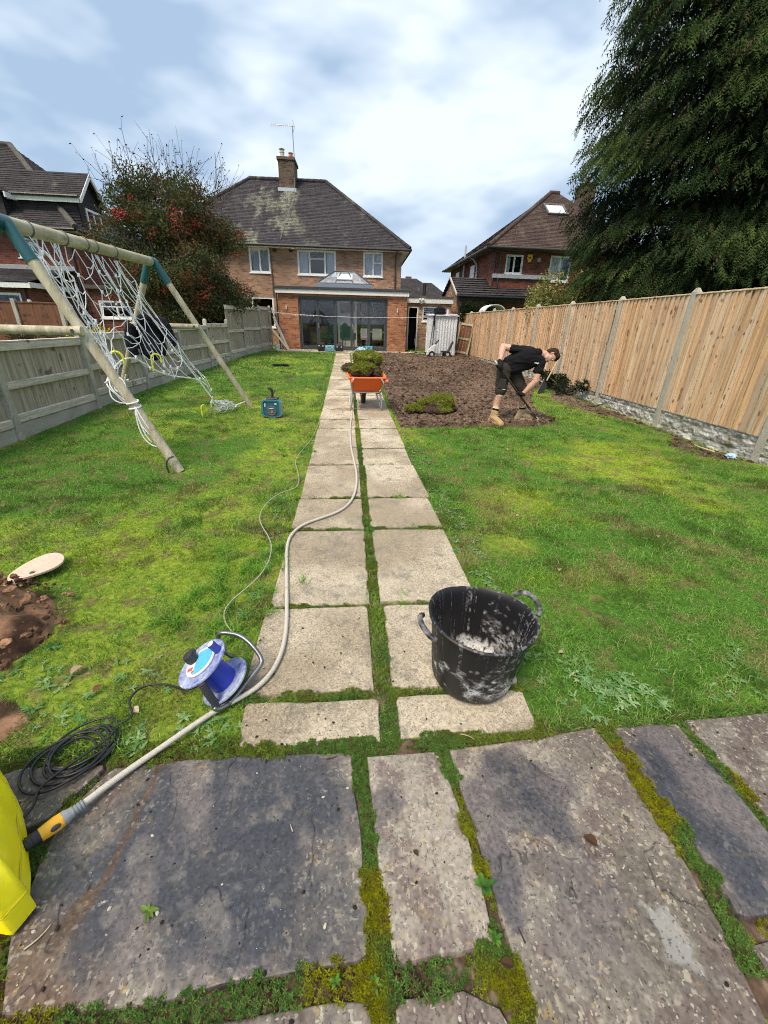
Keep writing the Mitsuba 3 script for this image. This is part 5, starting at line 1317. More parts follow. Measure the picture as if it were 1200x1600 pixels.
turf('upper clump of lifted turf heaped in the wheelbarrow', (.05, .34, .84), (.25, .26, .19), 81, BM, green=.7)
turf('lower clump of lifted turf at the near lip of the wheelbarrow', (-.05, .06, .68), (.22, .19, .14), 82, BM, green=.8)
turf('dark soil side clump at the right inside the wheelbarrow', (.19, .24, .66), (.13, .32, .13), 83, BM, 200, .1)
turf('dark rolled strip of turf hanging over the left lip of the wheelbarrow', (-.27, .34, .72), (.17, .16, .09), 84, BM, 100, -.2)
turf('mossy clump of turf lying on the stripped soil beside the man', (1.70, 7.52, .19), (.33, .26, .20), 85, None, 1500, .75)
turf('flat flap of turf lying at the left of the mossy clump', (1.30, 7.55, .13), (.20, .16, .07), 86, None, 700, .8)

# --- black rubber tub
Kb = thing('rubber_tub', 'big black flexible rubber tub caked with dried plaster at the foot of the path', 'tub')
tcx_, tcy_ = .58, 1.41


def tubring(z): return np.interp(z, [0, .03, .16, .34, .36], [.172, .190, .206, .226, .233])


prof_o = [(0.0, .004), (.150, .004), (.170, .008)] + [(float(tubring(z)), z) for z in np.linspace(.02, .345, 14)] + [(.240, .352), (.242, .362), (.236, .368), (.228, .364)]
prof_i = [(float(tubring(z)) - .009, z) for z in np.linspace(.345, .04, 14)] + [(.165, .022), (.145, .016), (0, .016)]
m = lathe(prof_o + prof_i, 72); v = m.vertices; an = np.arctan2(v[:, 1], v[:, 0]); k_ = v[:, 2] / .36
rad = 1 + .022 * k_ * np.cos(2 * an) + .010 * k_ * np.sin(3 * an + 1) + .006 * np.sin(5 * an + 3 * k_)
v[:, :2] *= rad[:, None]; v[:, 2] += k_ * (.008 * np.cos(2 * an + .4) - .012 * np.cos(an)); v[:, 0] += .015 * k_; m.vertices = v + [tcx_, tcy_, .008]
part(Kb, 'shell', m, 'rubber_mat', smooth=45)
for sgn, lb in ((1, None), (-1, None)):
    th_ = math.radians(18 if sgn > 0 else 190); u = np.array([math.cos(th_), math.sin(th_), 0]); t_ = np.array([-u[1], u[0], 0]); an = np.linspace(-1.35, 1.35, 22); c_ = np.array([tcx_ + .012, tcy_, .362])
    q = np.array([c_ + u * (.236 + .048 * math.cos(a) ** .8 * (1)) + t_ * (.085 * math.sin(a) / math.sin(1.35)) + np.array([0, 0, (.050 if sgn > 0 else .02) * math.cos(a) - .014]) for a in an]); part(Kb, 'handle', [tube(q, .0125, 10)], 'rubber_mat', smooth=True)

# --- cable reel with its cord
Q = thing('cable_reel', 'dusty blue cable reel tilted on its tubular stand at the left path edge', 'cable reel')
c0 = np.array([-.573, 1.40, .055]); ax = np.array([-.50, -.10, .84]); ax /= np.linalg.norm(ax)
Zr = frames(ax[None], RS(1), roll=np.array([[1.0, 0, 0]]))[0]; QM = np.eye(4); QM[:3, :3] = Zr; QM[:3, 3] = c0
disc = lambda z, r: mv(lathe([(0, -.006), (r - .006, -.006), (r, -.002), (r, .006), (r - .006, .009), (r - .02, .005), (0, .005)], 48), 0, 0, z)
part(Q, 'lower_disc', xf(QM, disc(0, .116)), 'blue_dusty', smooth=40); part(Q, 'upper_disc', xf(QM, disc(.150, .118)), 'blue_dusty', smooth=40)
part(Q, 'drum', xf(QM, lathe([(.060, .005), (.060, .145)], 32)), 'satin_vc', (.022, .045, .40), smooth=True)
QU = QM @ np.diag([.92, .92, 1, 1.0]); QU[:3, 3] -= ax * .015
fp = part(Q, 'face_plate', xf(QU, lathe([(0, .172), (.078, .172), (.080, .178), (.076, .182), (0, .182)], 40)), 'satin_vc', (.62, .63, .64), smooth=30)
part(fp, 'sticker', xf(QU, mv(extrude(Point(0, 0).buffer(.07).intersection(sbox(-.02, -.07, .07, .06)), .0015), 0, 0, .1823)), 'satin_vc', (.10, .42, .62))
part(fp, 'warning_label', xf(QU, [mv(cbox(.028, .018, .0015, .0005), -.045, -.03, .1832), mv(cbox(.018, .012, .0015, .0005), -.02, -.052, .1832)]), 'matte_vc', (.55, .10, .09))
pl = part(Q, 'plug', xf(QU, [mv(lathe([(0, 0), (.026, 0), (.030, .012), (.026, .040), (0, .044)], 20), -.045, .025, .183), mv(cbox(.034, .058, .03, .008), -.045, .04, .205)]), 'satin_vc', (.030, .031, .036), smooth=40)
part(Q, 'winding_knob', xf(QU, [mv(lathe([(0, 0), (.019, 0), (.019, .045), (.015, .05), (0, .05)], 18), .092, .028, .172)]), 'satin_vc', (.03, .05, .32), smooth=40)
part(Q, 'knob_cap', xf(QU, [mv(lathe([(0, 0), (.0165, 0), (.012, .004), (0, .004)], 18), .092, .028, .2225)]), 'satin_vc', (.58, .55, .55))
hx = [np.array([.114 * math.cos(a), .114 * math.sin(a), z]) for z, a in zip(np.linspace(-.02, .148, 46), np.linspace(4.55, 5.0, 46))]
part(Q, 'stand_grip', xf(QM, [tube(hx, np.where(np.arange(46) % 3 == 0, .0135, .0165), 12)]), 'satin_vc', (.035, .035, .04))
fr = [(-.592, 1.585, .02), (-.640, 1.578, .12), (-.630, 1.576, .178), (-.60, 1.572, .185), (-.544, 1.566, .175), (-.482, 1.534, .15), (-.43, 1.49, .11), (-.42, 1.465, .09), (-.448, 1.419, .07), (-.50, 1.35, .04), (-.535, 1.305, .022)]
part(Q, 'stand', [tube(spline(fr, 70), .0105, 10), tube(spline([(-.535, 1.305, .022), (-.575, 1.27, .03), (-.588, 1.268, .045)], 8), .0105, 10)], 'metal_vc', (.22, .23, .25), smooth=True)
rs = RS(62)
cord = [(-.63, 1.34, .13), (-.75, 1.37, .05)] + [(-.85, 1.42, .03), (-.95, 1.405, .03), (-.965, 1.33, .025), (-.93, 1.26, .02)]
ctr = np.array([-1.065, 1.125]); co = []
for i in range(150):
    t = i / 149; a = .5 - t * 2 * math.pi * 6.1; e = .115 + .018 * math.sin(t * 11) ; sh = .035 * math.sin(t * 2.2 * math.pi * 2.1)
    x = e * math.cos(a) * 1.05 ; y = e * 1.05 * math.sin(a) * (.82 + .1 * math.sin(t * 9)); c_, s_ = math.cos(.75), math.sin(.75)
    co.append((ctr[0] + x * c_ - y * s_ * .8 + sh * .7, ctr[1] + x * s_ * .8 + y * c_ + sh * .9 - .02 * t, .012 + .016 * t + .004 * math.sin(a * 3)))
cord += co + [(-1.10, .99, .03), (-1.09, .93, .03), (-1.10, .87, .03), (-1.14, .80, .05), (-1.2, .76, .12)]
k = thing('power_cord', 'black power cord running from the reel into a loose coil on the grass edge', 'cord'); put(k, tube(spline(cord, 620), .0048, 7), 'satin_vc', (.014, .015, .018), smooth=True)

# --- garden hose with its connector, and the thin lead in the grass
hp_ = [(-1.0, .80, .052), (-.945, .865, .05), (-.925, .89, .045), (-.85, 1.00, .03), (-.75, 1.11, .022), (-.66, 1.20, .022), (-.56, 1.29, .02), (-.44, 1.38, .02), (-.37, 1.51, .02), (-.35, 1.71, .02), (-.385, 2.05, .02), (-.445, 2.49, .02), (-.465, 2.82, .02), (-.37, 3.06, .02), (-.14, 3.26, .02), (.0, 3.48, .02), (.075, 3.88, .022), (.085, 4.48, .02), (.04, 5.42, .02), (.05, 6.84, .05), (.08, 7.6, .07), (.05, 8.5, .10), (.09, 9.8, .13), (.35, 11.2, .2), (.9, 12.6, .24), (1.6, 14.2, .28), (2.2, 15.6, .31), (2.7, 17.0, .35), (2.85, 18.2, .38), (2.9, 19.6, .44), (3.2, 21.2, .46)]
Hs = thing('garden_hose', 'pale grey garden hose snaking down the left side of the path', 'hose')
part(Hs, 'hose', [tube(spline(hp_[2:], 420), .0115, 10)], 'satin_vc', (.50, .47, .41), smooth=True)
a_, b_ = np.array([-1.03, .765, .058]), np.array([-.915, .905, .044]); dv = (b_ - a_) / np.linalg.norm(b_ - a_); L_ = np.linalg.norm(b_ - a_)
ring_ = lambda s0, s1, r0, r1: tube([a_ + dv * L_ * s0, a_ + dv * L_ * (s0 * .7 + s1 * .3), a_ + dv * L_ * (s0 * .3 + s1 * .7), a_ + dv * L_ * s1], [r0 * .92, r0, r1, r1 * .94], 20)
part(Hs, 'nose', [ring_(.0, .16, .013, .014)], 'satin_vc', (.015, .015, .017), smooth=40); part(Hs, 'collar', [ring_(.14, .36, .0205, .0215)] + [ring_(.17 + .06 * i, .20 + .06 * i, .0222, .0222) for i in range(3)], 'satin_vc', (.018, .018, .02), smooth=40)
cn = part(Hs, 'connector', [ring_(.35, .68, .0225, .0245)], 'satin_vc', (.80, .42, .02), smooth=40, label='orange yellow quick connector of the hose'); part(Hs, 'tail', [ring_(.67, .84, .0235, .0185)], 'satin_vc', (.27, .29, .31), smooth=40)
part(Hs, 'strain_relief', [ring_(.83 + .05 * i, .86 + .05 * i, .0172, .0168) for i in range(4)] + [ring_(.82, 1.02, .0145, .0135)], 'satin_vc', (.22, .24, .26), smooth=40)
gp = np.cross(dv, [0, 0, 1]); gp /= np.linalg.norm(gp); gm2 = trimesh.creation.icosphere(subdivisions=3); gm2.vertices = gm2.vertices * [.012, .021, .012]; Rz = np.eye(4); Rz[:3, :3] = np.stack([gp, dv, np.cross(gp, dv)], 1); Rz[:3, 3] = a_ + dv * L_ * .56 + gp * .013 + [0, 0, .006]; part(cn, 'grip_pad', xf(Rz, gm2), 'satin_vc', (.05, .05, .055), smooth=True)
k = thing('thin_cable', 'thin pale cable looping through the grass left of the path', 'cable')
put(k, tube(spline([(-.62, 1.75, .02), (-.72, 1.97, .03), (-.66, 2.12, .035), (-.58, 2.33, .035), (-.59, 2.72, .03), (-.72, 3.04, .03), (-.77, 3.36, .03), (-.66, 3.73, .03), (-.54, 3.89, .025), (-.57, 4.38, .025), (-.64, 4.85, .025), (-.54, 5.73, .02), (-.47, 7.05, .05), (-.28, 7.8, .075), (.14, 7.86, .08), (.37, 7.56, .07)], 240), .0042, 6), 'satin_vc', (.36, .34, .29), smooth=True)

# --- yellow pressure washer housing at the edge of the frame
PW = thing('pressure_washer', 'bright yellow moulded machine housing wet with drops at the left edge', 'pressure washer')
fpt = [(-1.30, 1.06), (-1.205, .985), (-1.11, .905), (-1.025, .80), (-.965, .72), (-.935, .672), (-.90, .648), (-.925, .588), (-1.0, .60), (-1.40, .66), (-1.45, 1.0)]
ringz = [(.022, 1.0), (.03, 1.004), (.09, .995), (.16, .965), (.22, .90), (.25, .80), (.265, .62)]
cpt = np.array([-1.22, .82]); dense = []
P_ = np.array(fpt); P_ = np.vstack([P_, P_[:1]]); t = np.r_[0, np.cumsum(np.linalg.norm(np.diff(P_, axis=0), axis=1))]; tt = np.linspace(0, t[-1], 161)[:-1]; pts = np.c_[np.interp(tt, t, P_[:, 0]), np.interp(tt, t, P_[:, 1])]
V = []
for z, s in ringz:
    q = cpt + (pts - cpt) * s; fold = .006 * np.sin(np.arange(160) * .42 + z * 26) * np.clip(z / .1, 0, 1); d_ = (q - cpt) / np.linalg.norm(q - cpt, axis=1, keepdims=True); q = q + d_ * fold[:, None]; V.append(np.c_[q, np.full(160, z)])
V = np.vstack(V + [[np.r_[cpt, .27]]]); i, j = np.meshgrid(np.arange(6), np.arange(160), indexing='ij'); q = np.stack([i * 160 + j, i * 160 + (j + 1) % 160, (i + 1) * 160 + (j + 1) % 160, (i + 1) * 160 + j], -1).reshape(-1, 4); k_ = np.arange(160)
hou = tm(V, np.vstack([q[:, [0, 1, 2]], q[:, [0, 2, 3]], np.c_[960 + k_, 960 + (k_ + 1) % 160, np.full(160, 1120)]])); hou.fix_normals(); part(PW, 'housing', hou, 'yellow_mat', smooth=50)
part(PW, 'seam', [tube(np.vstack([np.c_[cpt + (pts - cpt) * 1.0005, np.full(160, .105)], np.r_[cpt + (pts[0] - cpt) * 1.0005, .105][None]]), .0022, 6, caps=False)], 'satin_vc', (.50, .42, .01), smooth=True)
base = extrude(Polygon([(float(x), float(y)) for x, y in (cpt + (np.array(fpt) - cpt) * .94)]), .020); part(PW, 'base', mv(base, 0, 0, .002), 'satin_vc', (.012, .012, .013))

# --- oval board on the left lawn
k = thing('oval_board', 'pale oval board with a round hole and torn end lying on the left lawn', 'board')
ov = shapely.affinity.rotate(shapely.affinity.scale(Point(0, 0).buffer(1, 40), .125, .155), -38).difference(Point(.025, -.085).buffer(.018)).union(Polygon([(-.04, -.11), (-.085, -.10), (-.12, -.15), (-.09, -.165), (-.085, -.20), (-.05, -.175), (-.02, -.19), (-.01, -.15), (-.015, -.12)]))
m = extrude(ov, .012); m = m.subdivide_to_size(.03); vv = m.vertices; vv[:, 2] += .02 * np.sin(vv[:, 0] * 12 + 1) + .05 * (vv[:, 1] + .2) * .6; m.vertices = vv; put(k, mv(rot(m, (0, 0, 1), 6), -2.05, 2.43, .028), 'satin_vc', (.58, .46, .36), smooth=30)

# --- clothes line with pegs across the front of the extension
Cl = thing('clothes_line', 'thin white clothes line with pegs strung across the front of the extension', 'clothes line')
lq = spline([(-3.3, 19.4, 1.93), (-1.5, 19.3, 1.83), (.5, 19.25, 1.81), (2.4, 19.2, 1.85), (4.3, 18.7, 1.96)], 60); part(Cl, 'line', [tube(lq, .009, 5)], 'matte_vc', (.75, .75, .76))
for i, t in enumerate((9, 10, 11, 12, 13, 14, 15, 44, 50, 51)): p = lq[t] ; part(Cl, 'peg', mv(cbox(.02, .015, .075, .004), p[0], p[1], p[2] - .012), 'matte_vc', (.72, .74, .76))
# --- black gloves on the lawn
k = thing('gloves', 'pair of black work gloves dropped on the left lawn', 'gloves')
for dx, an_ in ((0, 20), (.26, -30)):
    m = blob(1, 91 + int(dx * 10), 3, .5, 2.2); m.vertices = m.vertices * [.15, .11, .035]; m = rot(m, (0, 0, 1), an_); part(k, 'glove', mv(m, -2.28 + dx, 14.1 + .1 * dx, float(terr(14.1)) + .03), 'cloth_vc', (.012, .012, .013), smooth=True)
# --- tool boxes and bits on the terrace
zt = float(terr(19.4)) + .02


def toolcase(label, x, y, sx, sy, sz, col, lid):
    k = thing('tool_case', label, 'tool case'); part(k, 'case', mv(cbox(sx, sy, sz * .62, .02), x, y, zt + sz * .31), 'satin_vc', col); part(k, 'lid', mv(cbox(sx * .98, sy * .98, sz * .36, .02), x, y, zt + sz * .81), 'satin_vc', lid)
    part(k, 'handle', [tube(spline([(x - sx * .25, y - sy * .3, zt + sz * .95), (x - sx * .2, y - sy * .3, zt + sz * 1.18), (x + sx * .2, y - sy * .3, zt + sz * 1.18), (x + sx * .25, y - sy * .3, zt + sz * .95)], 14), .014, 7)], 'satin_vc', (.02, .02, .02)); part(k, 'latch', [cbox(.05, .02, .06, .005, (x + d, y - sy * .5, zt + sz * .62)) for d in (-sx * .28, sx * .28)], 'satin_vc', (.55, .56, .56))


toolcase('black tool case with white latches, leftmost on the terrace', -1.14, 19.6, .30, .26, .34, (.015, .015, .017), (.03, .03, .033)); toolcase('pale teal tool case lying between the two black ones', -.76, 19.45, .42, .28, .24, (.10, .34, .40), (.20, .46, .50)); toolcase('black tool case right of the pale teal one', -.34, 19.65, .34, .26, .30, (.014, .014, .016), (.05, .05, .055)); toolcase('bright blue teal tool case in front of the right door', .98, 19.6, .36, .28, .24, (.02, .22, .36), (.05, .30, .42))
k = thing('plastic_sheet', 'crumpled pale blue plastic sheeting beside the bright tool case', 'plastic sheet'); m = blob(1, 95, 4, .8, 2.4); m.vertices = m.vertices * [.22, .14, .11]; put(k, mv(m, .62, 19.55, zt + .06), 'satin_vc', (.36, .58, .66))
# --- timber lengths leaning on the fence corner, paint tub
for i, (b0, t0, c, lb) in enumerate((((-2.62, 19.9), (-3.25, 20.35, 1.75), (.42, .42, .40), 'grey timber length leaning in the fence corner'), ((-2.58, 19.6), (-3.3, 20.0, 1.25), (.50, .40, .24), 'yellowish timber length leaning in the fence corner'), ((-2.75, 19.75), (-3.3, 20.3, 2.1), (.34, .35, .35), 'tall grey metal length leaning in the fence corner'))):
    k = thing('plank', lb, 'plank'); a, b = np.array([b0[0], b0[1], zt]), np.array(t0); m = cbox(.09 if i < 2 else .05, .035, float(np.linalg.norm(b - a)), .004); z_ = (b - a) / np.linalg.norm(b - a); Mx = np.eye(4); Mx[:3, :3] = frames(z_[None], RS(1), roll=np.array([[1.0, .2, 0]]))[0]; Mx[:3, 3] = (a + b) / 2; put(k, xf(Mx, m), 'satin_vc', c)
k = thing('paint_tub', 'small white plastic tub by the end of the old fence', 'tub'); part(k, 'tub', mv(lathe([(0, 0), (.10, 0), (.12, .26), (.125, .27), (.112, .27), (.105, .02), (0, .02)], 24), -3.02, 19.35, zt - .02), 'satin_vc', (.66, .67, .68), smooth=40)
an = np.linspace(0, math.pi, 12); part(k, 'handle', [tube(np.c_[-3.02 + .12 * np.cos(an), np.full(12, 19.27), zt + .20 - .07 * np.sin(an)], .005, 5)], 'metal_vc', (.5, .5, .5))

# --- white corrugated metal cabinet by the right fence
Ks = thing('metal_cabinet', 'tall white corrugated metal cabinet standing by the far end of the new fence', 'cabinet')
cx0, cx1, cy0, cz0, cz1 = 3.50, 4.58, 18.25, float(terr(18.2)), 1.93


def corr(p0, p1, z0, z1, n):
    p0, p1 = np.array(p0), np.array(p1); L_ = np.linalg.norm(p1 - p0); t = np.linspace(0, 1, n * 6 + 1); d = (p1 - p0) / L_; nn = np.array([d[1], -d[0]]); o = .014 * np.clip(1.6 * np.sin(t * n * 2 * np.pi), -1, 1)
    q = p0 + d * (t * L_)[:, None] + nn * o[:, None]; m_ = len(t); v = np.vstack([np.c_[q, np.full(m_, z0)], np.c_[q, np.full(m_, z1)]]); k = np.arange(m_ - 1); return tm(v, np.vstack([np.c_[k, k + 1, k + 1 + m_], np.c_[k, k + 1 + m_, k + m_]]))


part(Ks, 'front_sheet', corr((cx0 + .07, cy0), (cx1 - .07, cy0), cz0 + .03, cz1, 8), 'white_sheet'); part(Ks, 'side_sheet', corr((cx1, cy0 + .05), (cx1, cy0 + 1.0), cz0 + .03, cz1, 7), 'white_sheet'); part(Ks, 'side_sheet', corr((cx0, cy0 + 1.0), (cx0, cy0 + .05), cz0 + .03, cz1, 7), 'white_sheet')
for x in (cx0 + .03, cx1 - .03): part(Ks, 'corner_post', bx(x - .04, x + .04, cy0 - .02, cy0 + .06, cz0, cz1 + .01, .005), 'white_sheet')
part(Ks, 'roof', [hullm([(x, y, z) for x, y, z in ((cx0 - .06, cy0 - .08, cz1 + .01), (cx1 + .06, cy0 - .08, cz1 + .01), (cx0 - .06, cy0 + 1.05, cz1 + .06), (cx1 + .06, cy0 + 1.05, cz1 + .06), (cx0 - .06, cy0 - .08, cz1 + .045), (cx1 + .06, cy0 - .08, cz1 + .045), (cx0 - .06, cy0 + 1.05, cz1 + .095), (cx1 + .06, cy0 + 1.05, cz1 + .095))])], 'white_sheet')
k = thing('black_bag', 'black bag lying on top of the white metal cabinet', 'bag'); m = blob(1, 96, 3, .3, 1.6); m.vertices = m.vertices * [.26, .2, .16]; part(k, 'bag', mv(m, 3.88, cy0 + .25, cz1 + .19), 'cloth_vc', (.014, .014, .016), smooth=True); part(k, 'strap', [tube(spline([(3.66, cy0 - .05, cz1 + .16), (3.60, cy0 - .10, cz1 - .05), (3.61, cy0 - .10, cz1 - .35)], 12), .03, 6)], 'cloth_vc', (.012, .012, .014))
k = thing('plastic_bottle', 'small pale bottle beside the bag on the cabinet', 'bottle'); put(k, mv(lathe([(0, 0), (.05, 0), (.05, .14), (.02, .18), (.02, .21), (0, .21)], 16), 4.20, cy0 + .2, cz1 + .07), 'satin_vc', (.60, .58, .72), smooth=40)
k = thing('plastic_tray', 'flat white and red tray at the right end of the cabinet top', 'tray'); put(k, mv(cbox(.34, .3, .03, .01), 4.42, cy0 + .2, cz1 + .085), 'satin_vc', (.66, .55, .54))
for i, (x0, x1, lb) in enumerate(((3.40, 3.585, 'thin dark pole leaning on the left edge of the white cabinet'), (3.52, 3.64, 'second dark pole leaning on the front of the white cabinet'))):
    k = thing('pole', lb, 'pole'); put(k, rod((x0, cy0 - .35, cz0 + .02), (x1, cy0 - .045, 1.75), .016, 8), 'satin_vc', (.05, .05, .055))
k = thing('wooden_gate', 'old brown wooden gate leaning between the cabinet and the new fence', 'gate')
Mg = frame_mat((4.75, 18.75, float(terr(18.7))), -12) @ trimesh.transformations.rotation_matrix(math.radians(-9), (1, 0, 0)) @ trimesh.transformations.rotation_matrix(math.radians(8), (0, 1, 0))
for i in range(4): part(k, 'slat', xf(Mg, bx(-.02 + i * .13, .10 + i * .13, 0, .02, 0, 1.35)), 'wood_brown')
for z in (.15, .7, 1.28): part(k, 'rail', xf(Mg, bx(-.03, .50, -.03, -.001, z, z + .08)), 'pole_wood')
part(k, 'stile', xf(Mg, bx(.46, .53, -.034, -.004, 0, 1.4)), 'pole_wood')

# --- child's go kart, push scooter frame
Kt = thing('pedal_kart', 'white and black pedal go kart parked in front of the metal cabinet', 'go kart')
kx, ky, kz = 3.42, 17.75, float(terr(17.8)) + .005


def kwheel(x, y, r, w): return mv(rot(lathe([(0, -w * .5), (r * .55, -w * .5), (r * .9, -w * .55), (r, -w * .25), (r, w * .25), (r * .9, w * .55), (r * .55, w * .5), (0, w * .5)], 24), (1, 0, 0), 90), x, y, kz + r)


for x, r in ((.06, .13), (.72, .135)):
    for y in (-.16, .18):
        w = part(Kt, 'wheel', kwheel(kx + x, ky + y, r, .07), 'satin_vc', (.018, .018, .02), smooth=40); part(w, 'hub', mv(rot(lathe([(0, -.05), (.06, -.045), (.06, .045), (0, .05)], 16), (1, 0, 0), 90), kx + x, ky + y, kz + r), 'satin_vc', (.45, .46, .48), smooth=30)
part(Kt, 'frame', [tube(spline([(kx + .02, ky, kz + .16), (kx + .35, ky, kz + .14), (kx + .75, ky, kz + .18)], 12), .025, 8)], 'satin_vc', (.04, .04, .045), smooth=40)
part(Kt, 'fairing', [hullm([(kx + x, ky + y, kz + z) for x, z in ((-.14, .10), (-.08, .30), (.20, .52), (.24, .50), (.10, .16)) for y in (-.07, .07)])], 'satin_vc', (.70, .71, .72)); part(Kt, 'steering_wheel', [rod((kx + .20, ky, kz + .50), (kx + .26, ky, kz + .58), .015, 6), rot(mv(trimesh.creation.torus(.11, .016, 20, 8), kx + .27, ky, kz + .59), (0, 1, 0), -50, (kx + .27, ky, kz + .59))], 'satin_vc', (.02, .02, .022), smooth=40)
part(Kt, 'seat', [hullm([(kx + x, ky + y, kz + z) for x, z in ((.48, .20), (.78, .22), (.80, .27), (.48, .26)) for y in (-.14, .14)]), hullm([(kx + x, ky + y * s, kz + z) for x, z, s in ((.74, .24, 1), (.80, .24, 1), (.96, .62, .6), (.92, .64, .6)) for y in (-.14, .14)])], 'satin_vc', (.02, .02, .024))
k = thing('push_scooter', 'small grey scooter lying near the annexe step', 'scooter'); part(k, 'deck', mv(cbox(.45, .12, .03, .01), 3.18, 18.7, kz + .09), 'satin_vc', (.3, .3, .31)); part(k, 'stem', [rod((3.0, 18.7, kz + .1), (2.92, 18.7, kz + .62), .018, 8), rod((2.92, 18.55, kz + .62), (2.92, 18.85, kz + .66), .016, 8)], 'metal_vc', (.35, .35, .36))
for x in (3.0, 3.40): part(k, 'wheel', mv(rot(lathe([(0, -.02), (.07, -.02), (.08, 0), (.07, .02), (0, .02)], 16), (1, 0, 0), 90), x, 18.7, kz + .08), 'satin_vc', (.03, .03, .03), smooth=40)
# --- rake leaning on the fence, arched white canopy behind it
k = thing('rake', 'dark rake leaning against the far panels of the new fence', 'rake'); part(k, 'handle', [rod((4.92, 17.75, .42), (5.37, 18.25, 1.98), .016, 8)], 'satin_vc', (.06, .05, .04)); part(k, 'head', [rod((4.80, 17.62, .43), (5.04, 17.9, .43), .015, 6)] + [rod((4.80 + .04 * i, 17.62 + .0467 * i, .43), (4.76 + .04 * i, 17.66 + .0467 * i, .37), .006, 5) for i in range(7)], 'satin_vc', (.05, .05, .05))
k = thing('arched_canopy', 'small white arched canopy top showing above the far fence panels', 'canopy'); an = np.linspace(.2, math.pi - .2, 14)
part(k, 'roof', [cat([hullm([(6.42 + .48 * math.cos(a), y, 2.08 + .36 * math.sin(a) + dz) for a in (an[i], an[i + 1]) for y in (19.0, 19.9) for dz in (0, .035)]) for i in range(13)])], 'satin_vc', (.62, .64, .65)); part(k, 'post', [rod((x, 19.1, .2), (x, 19.1, 2.2), .03, 8) for x in (5.95, 6.89)], 'satin_vc', (.6, .62, .63))
# --- second spade stuck by the fence; trowel at the post; scrap
k = thing('spade', 'long handled spade standing in the turf edge against the new fence', 'spade'); a, b = np.array([4.70, 9.85, .12]), np.array([5.36, 10.45, .98]); part(k, 'shaft', [rod(a + (b - a) * .32, b, .017, 8)], 'satin_vc', (.42, .36, .27)); dv = (b - a) / np.linalg.norm(b - a); sd = np.cross(dv, [0.35, -1, 0]); sd /= np.linalg.norm(sd); nn = np.cross(sd, dv)
part(k, 'blade', [hullm([a + dv * t + sd * w * s + nn * h for t, w in ((-.04, .07), (.0, .10), (.30, .10), (.34, .04)) for s in (-1, 1) for h in (-.008, .008)])], 'metal_vc', (.22, .22, .23)); part(k, 'grip', [rod(b - sd * .07 + dv * .06, b + sd * .07 + dv * .06, .014, 8), rod(b, b - sd * .06 + dv * .06, .011, 6), rod(b, b + sd * .06 + dv * .06, .011, 6)], 'satin_vc', (.30, .28, .26))
k = thing('hand_trowel', 'dark flat trowel on the soil at the second fence post', 'trowel'); part(k, 'blade', [hullm([(5.18 + x, 8.3 + y, .10 + z) for x, y in ((-.10, -.05), (-.13, 0), (-.10, .05), (.08, .06), (.08, -.06)) for z in (0, .008)])], 'satin_vc', (.025, .025, .027)); part(k, 'handle', [rod((5.25, 8.3, .105), (5.40, 8.32, .13), .013, 6)], 'satin_vc', (.025, .025, .027))
k = thing('plastic_scrap', 'scrap of pale blue plastic at the foot of the nearest fence post', 'plastic scrap'); m = blob(1, 97, 3, .9, 2.0); m.vertices = m.vertices * [.05, .06, .03]; put(k, mv(m, 5.26, 4.95, .03), 'satin_vc', (.42, .60, .78))
k = thing('stalk', 'bleached dry stalk on the bare soil near the plastic scrap', 'stalk'); put(k, tube(spline([(5.2, 5.15, .03), (5.12, 5.3, .045), (5.18, 5.5, .035)], 10), np.linspace(.012, .006, 10), 6), 'matte_vc', (.55, .46, .30), smooth=True)
# ------------------------------------------------------------------ the man digging
MAN = thing('person', 'man in black t-shirt, dark shorts and tan boots bending over a spade on the soil', 'person')
g0_ = float(terr(6.85))
A3 = lambda *q: np.array(q, float)


def chain(bones, L=.014, it=12, seg=20):
    """one smooth skin over bones given as ((point, radius), (point, radius))"""
    parts = []
    for (p, r), (q, s) in bones:
        parts.append(m3.Manifold.batch_hull([m3.Manifold.sphere(r, seg).translate([float(x) for x in p]), m3.Manifold.sphere(s, seg).translate([float(x) for x in q])]))
    M = m3.Manifold.batch_boolean(parts, m3.OpType.Add).refine_to_length(L).to_mesh()
    m = trimesh.Trimesh(M.vert_properties[:, :3], M.tri_verts, process=True)
    trimesh.smoothing.filter_taubin(m, lamb=.5, nu=.52, iterations=it)
    return m


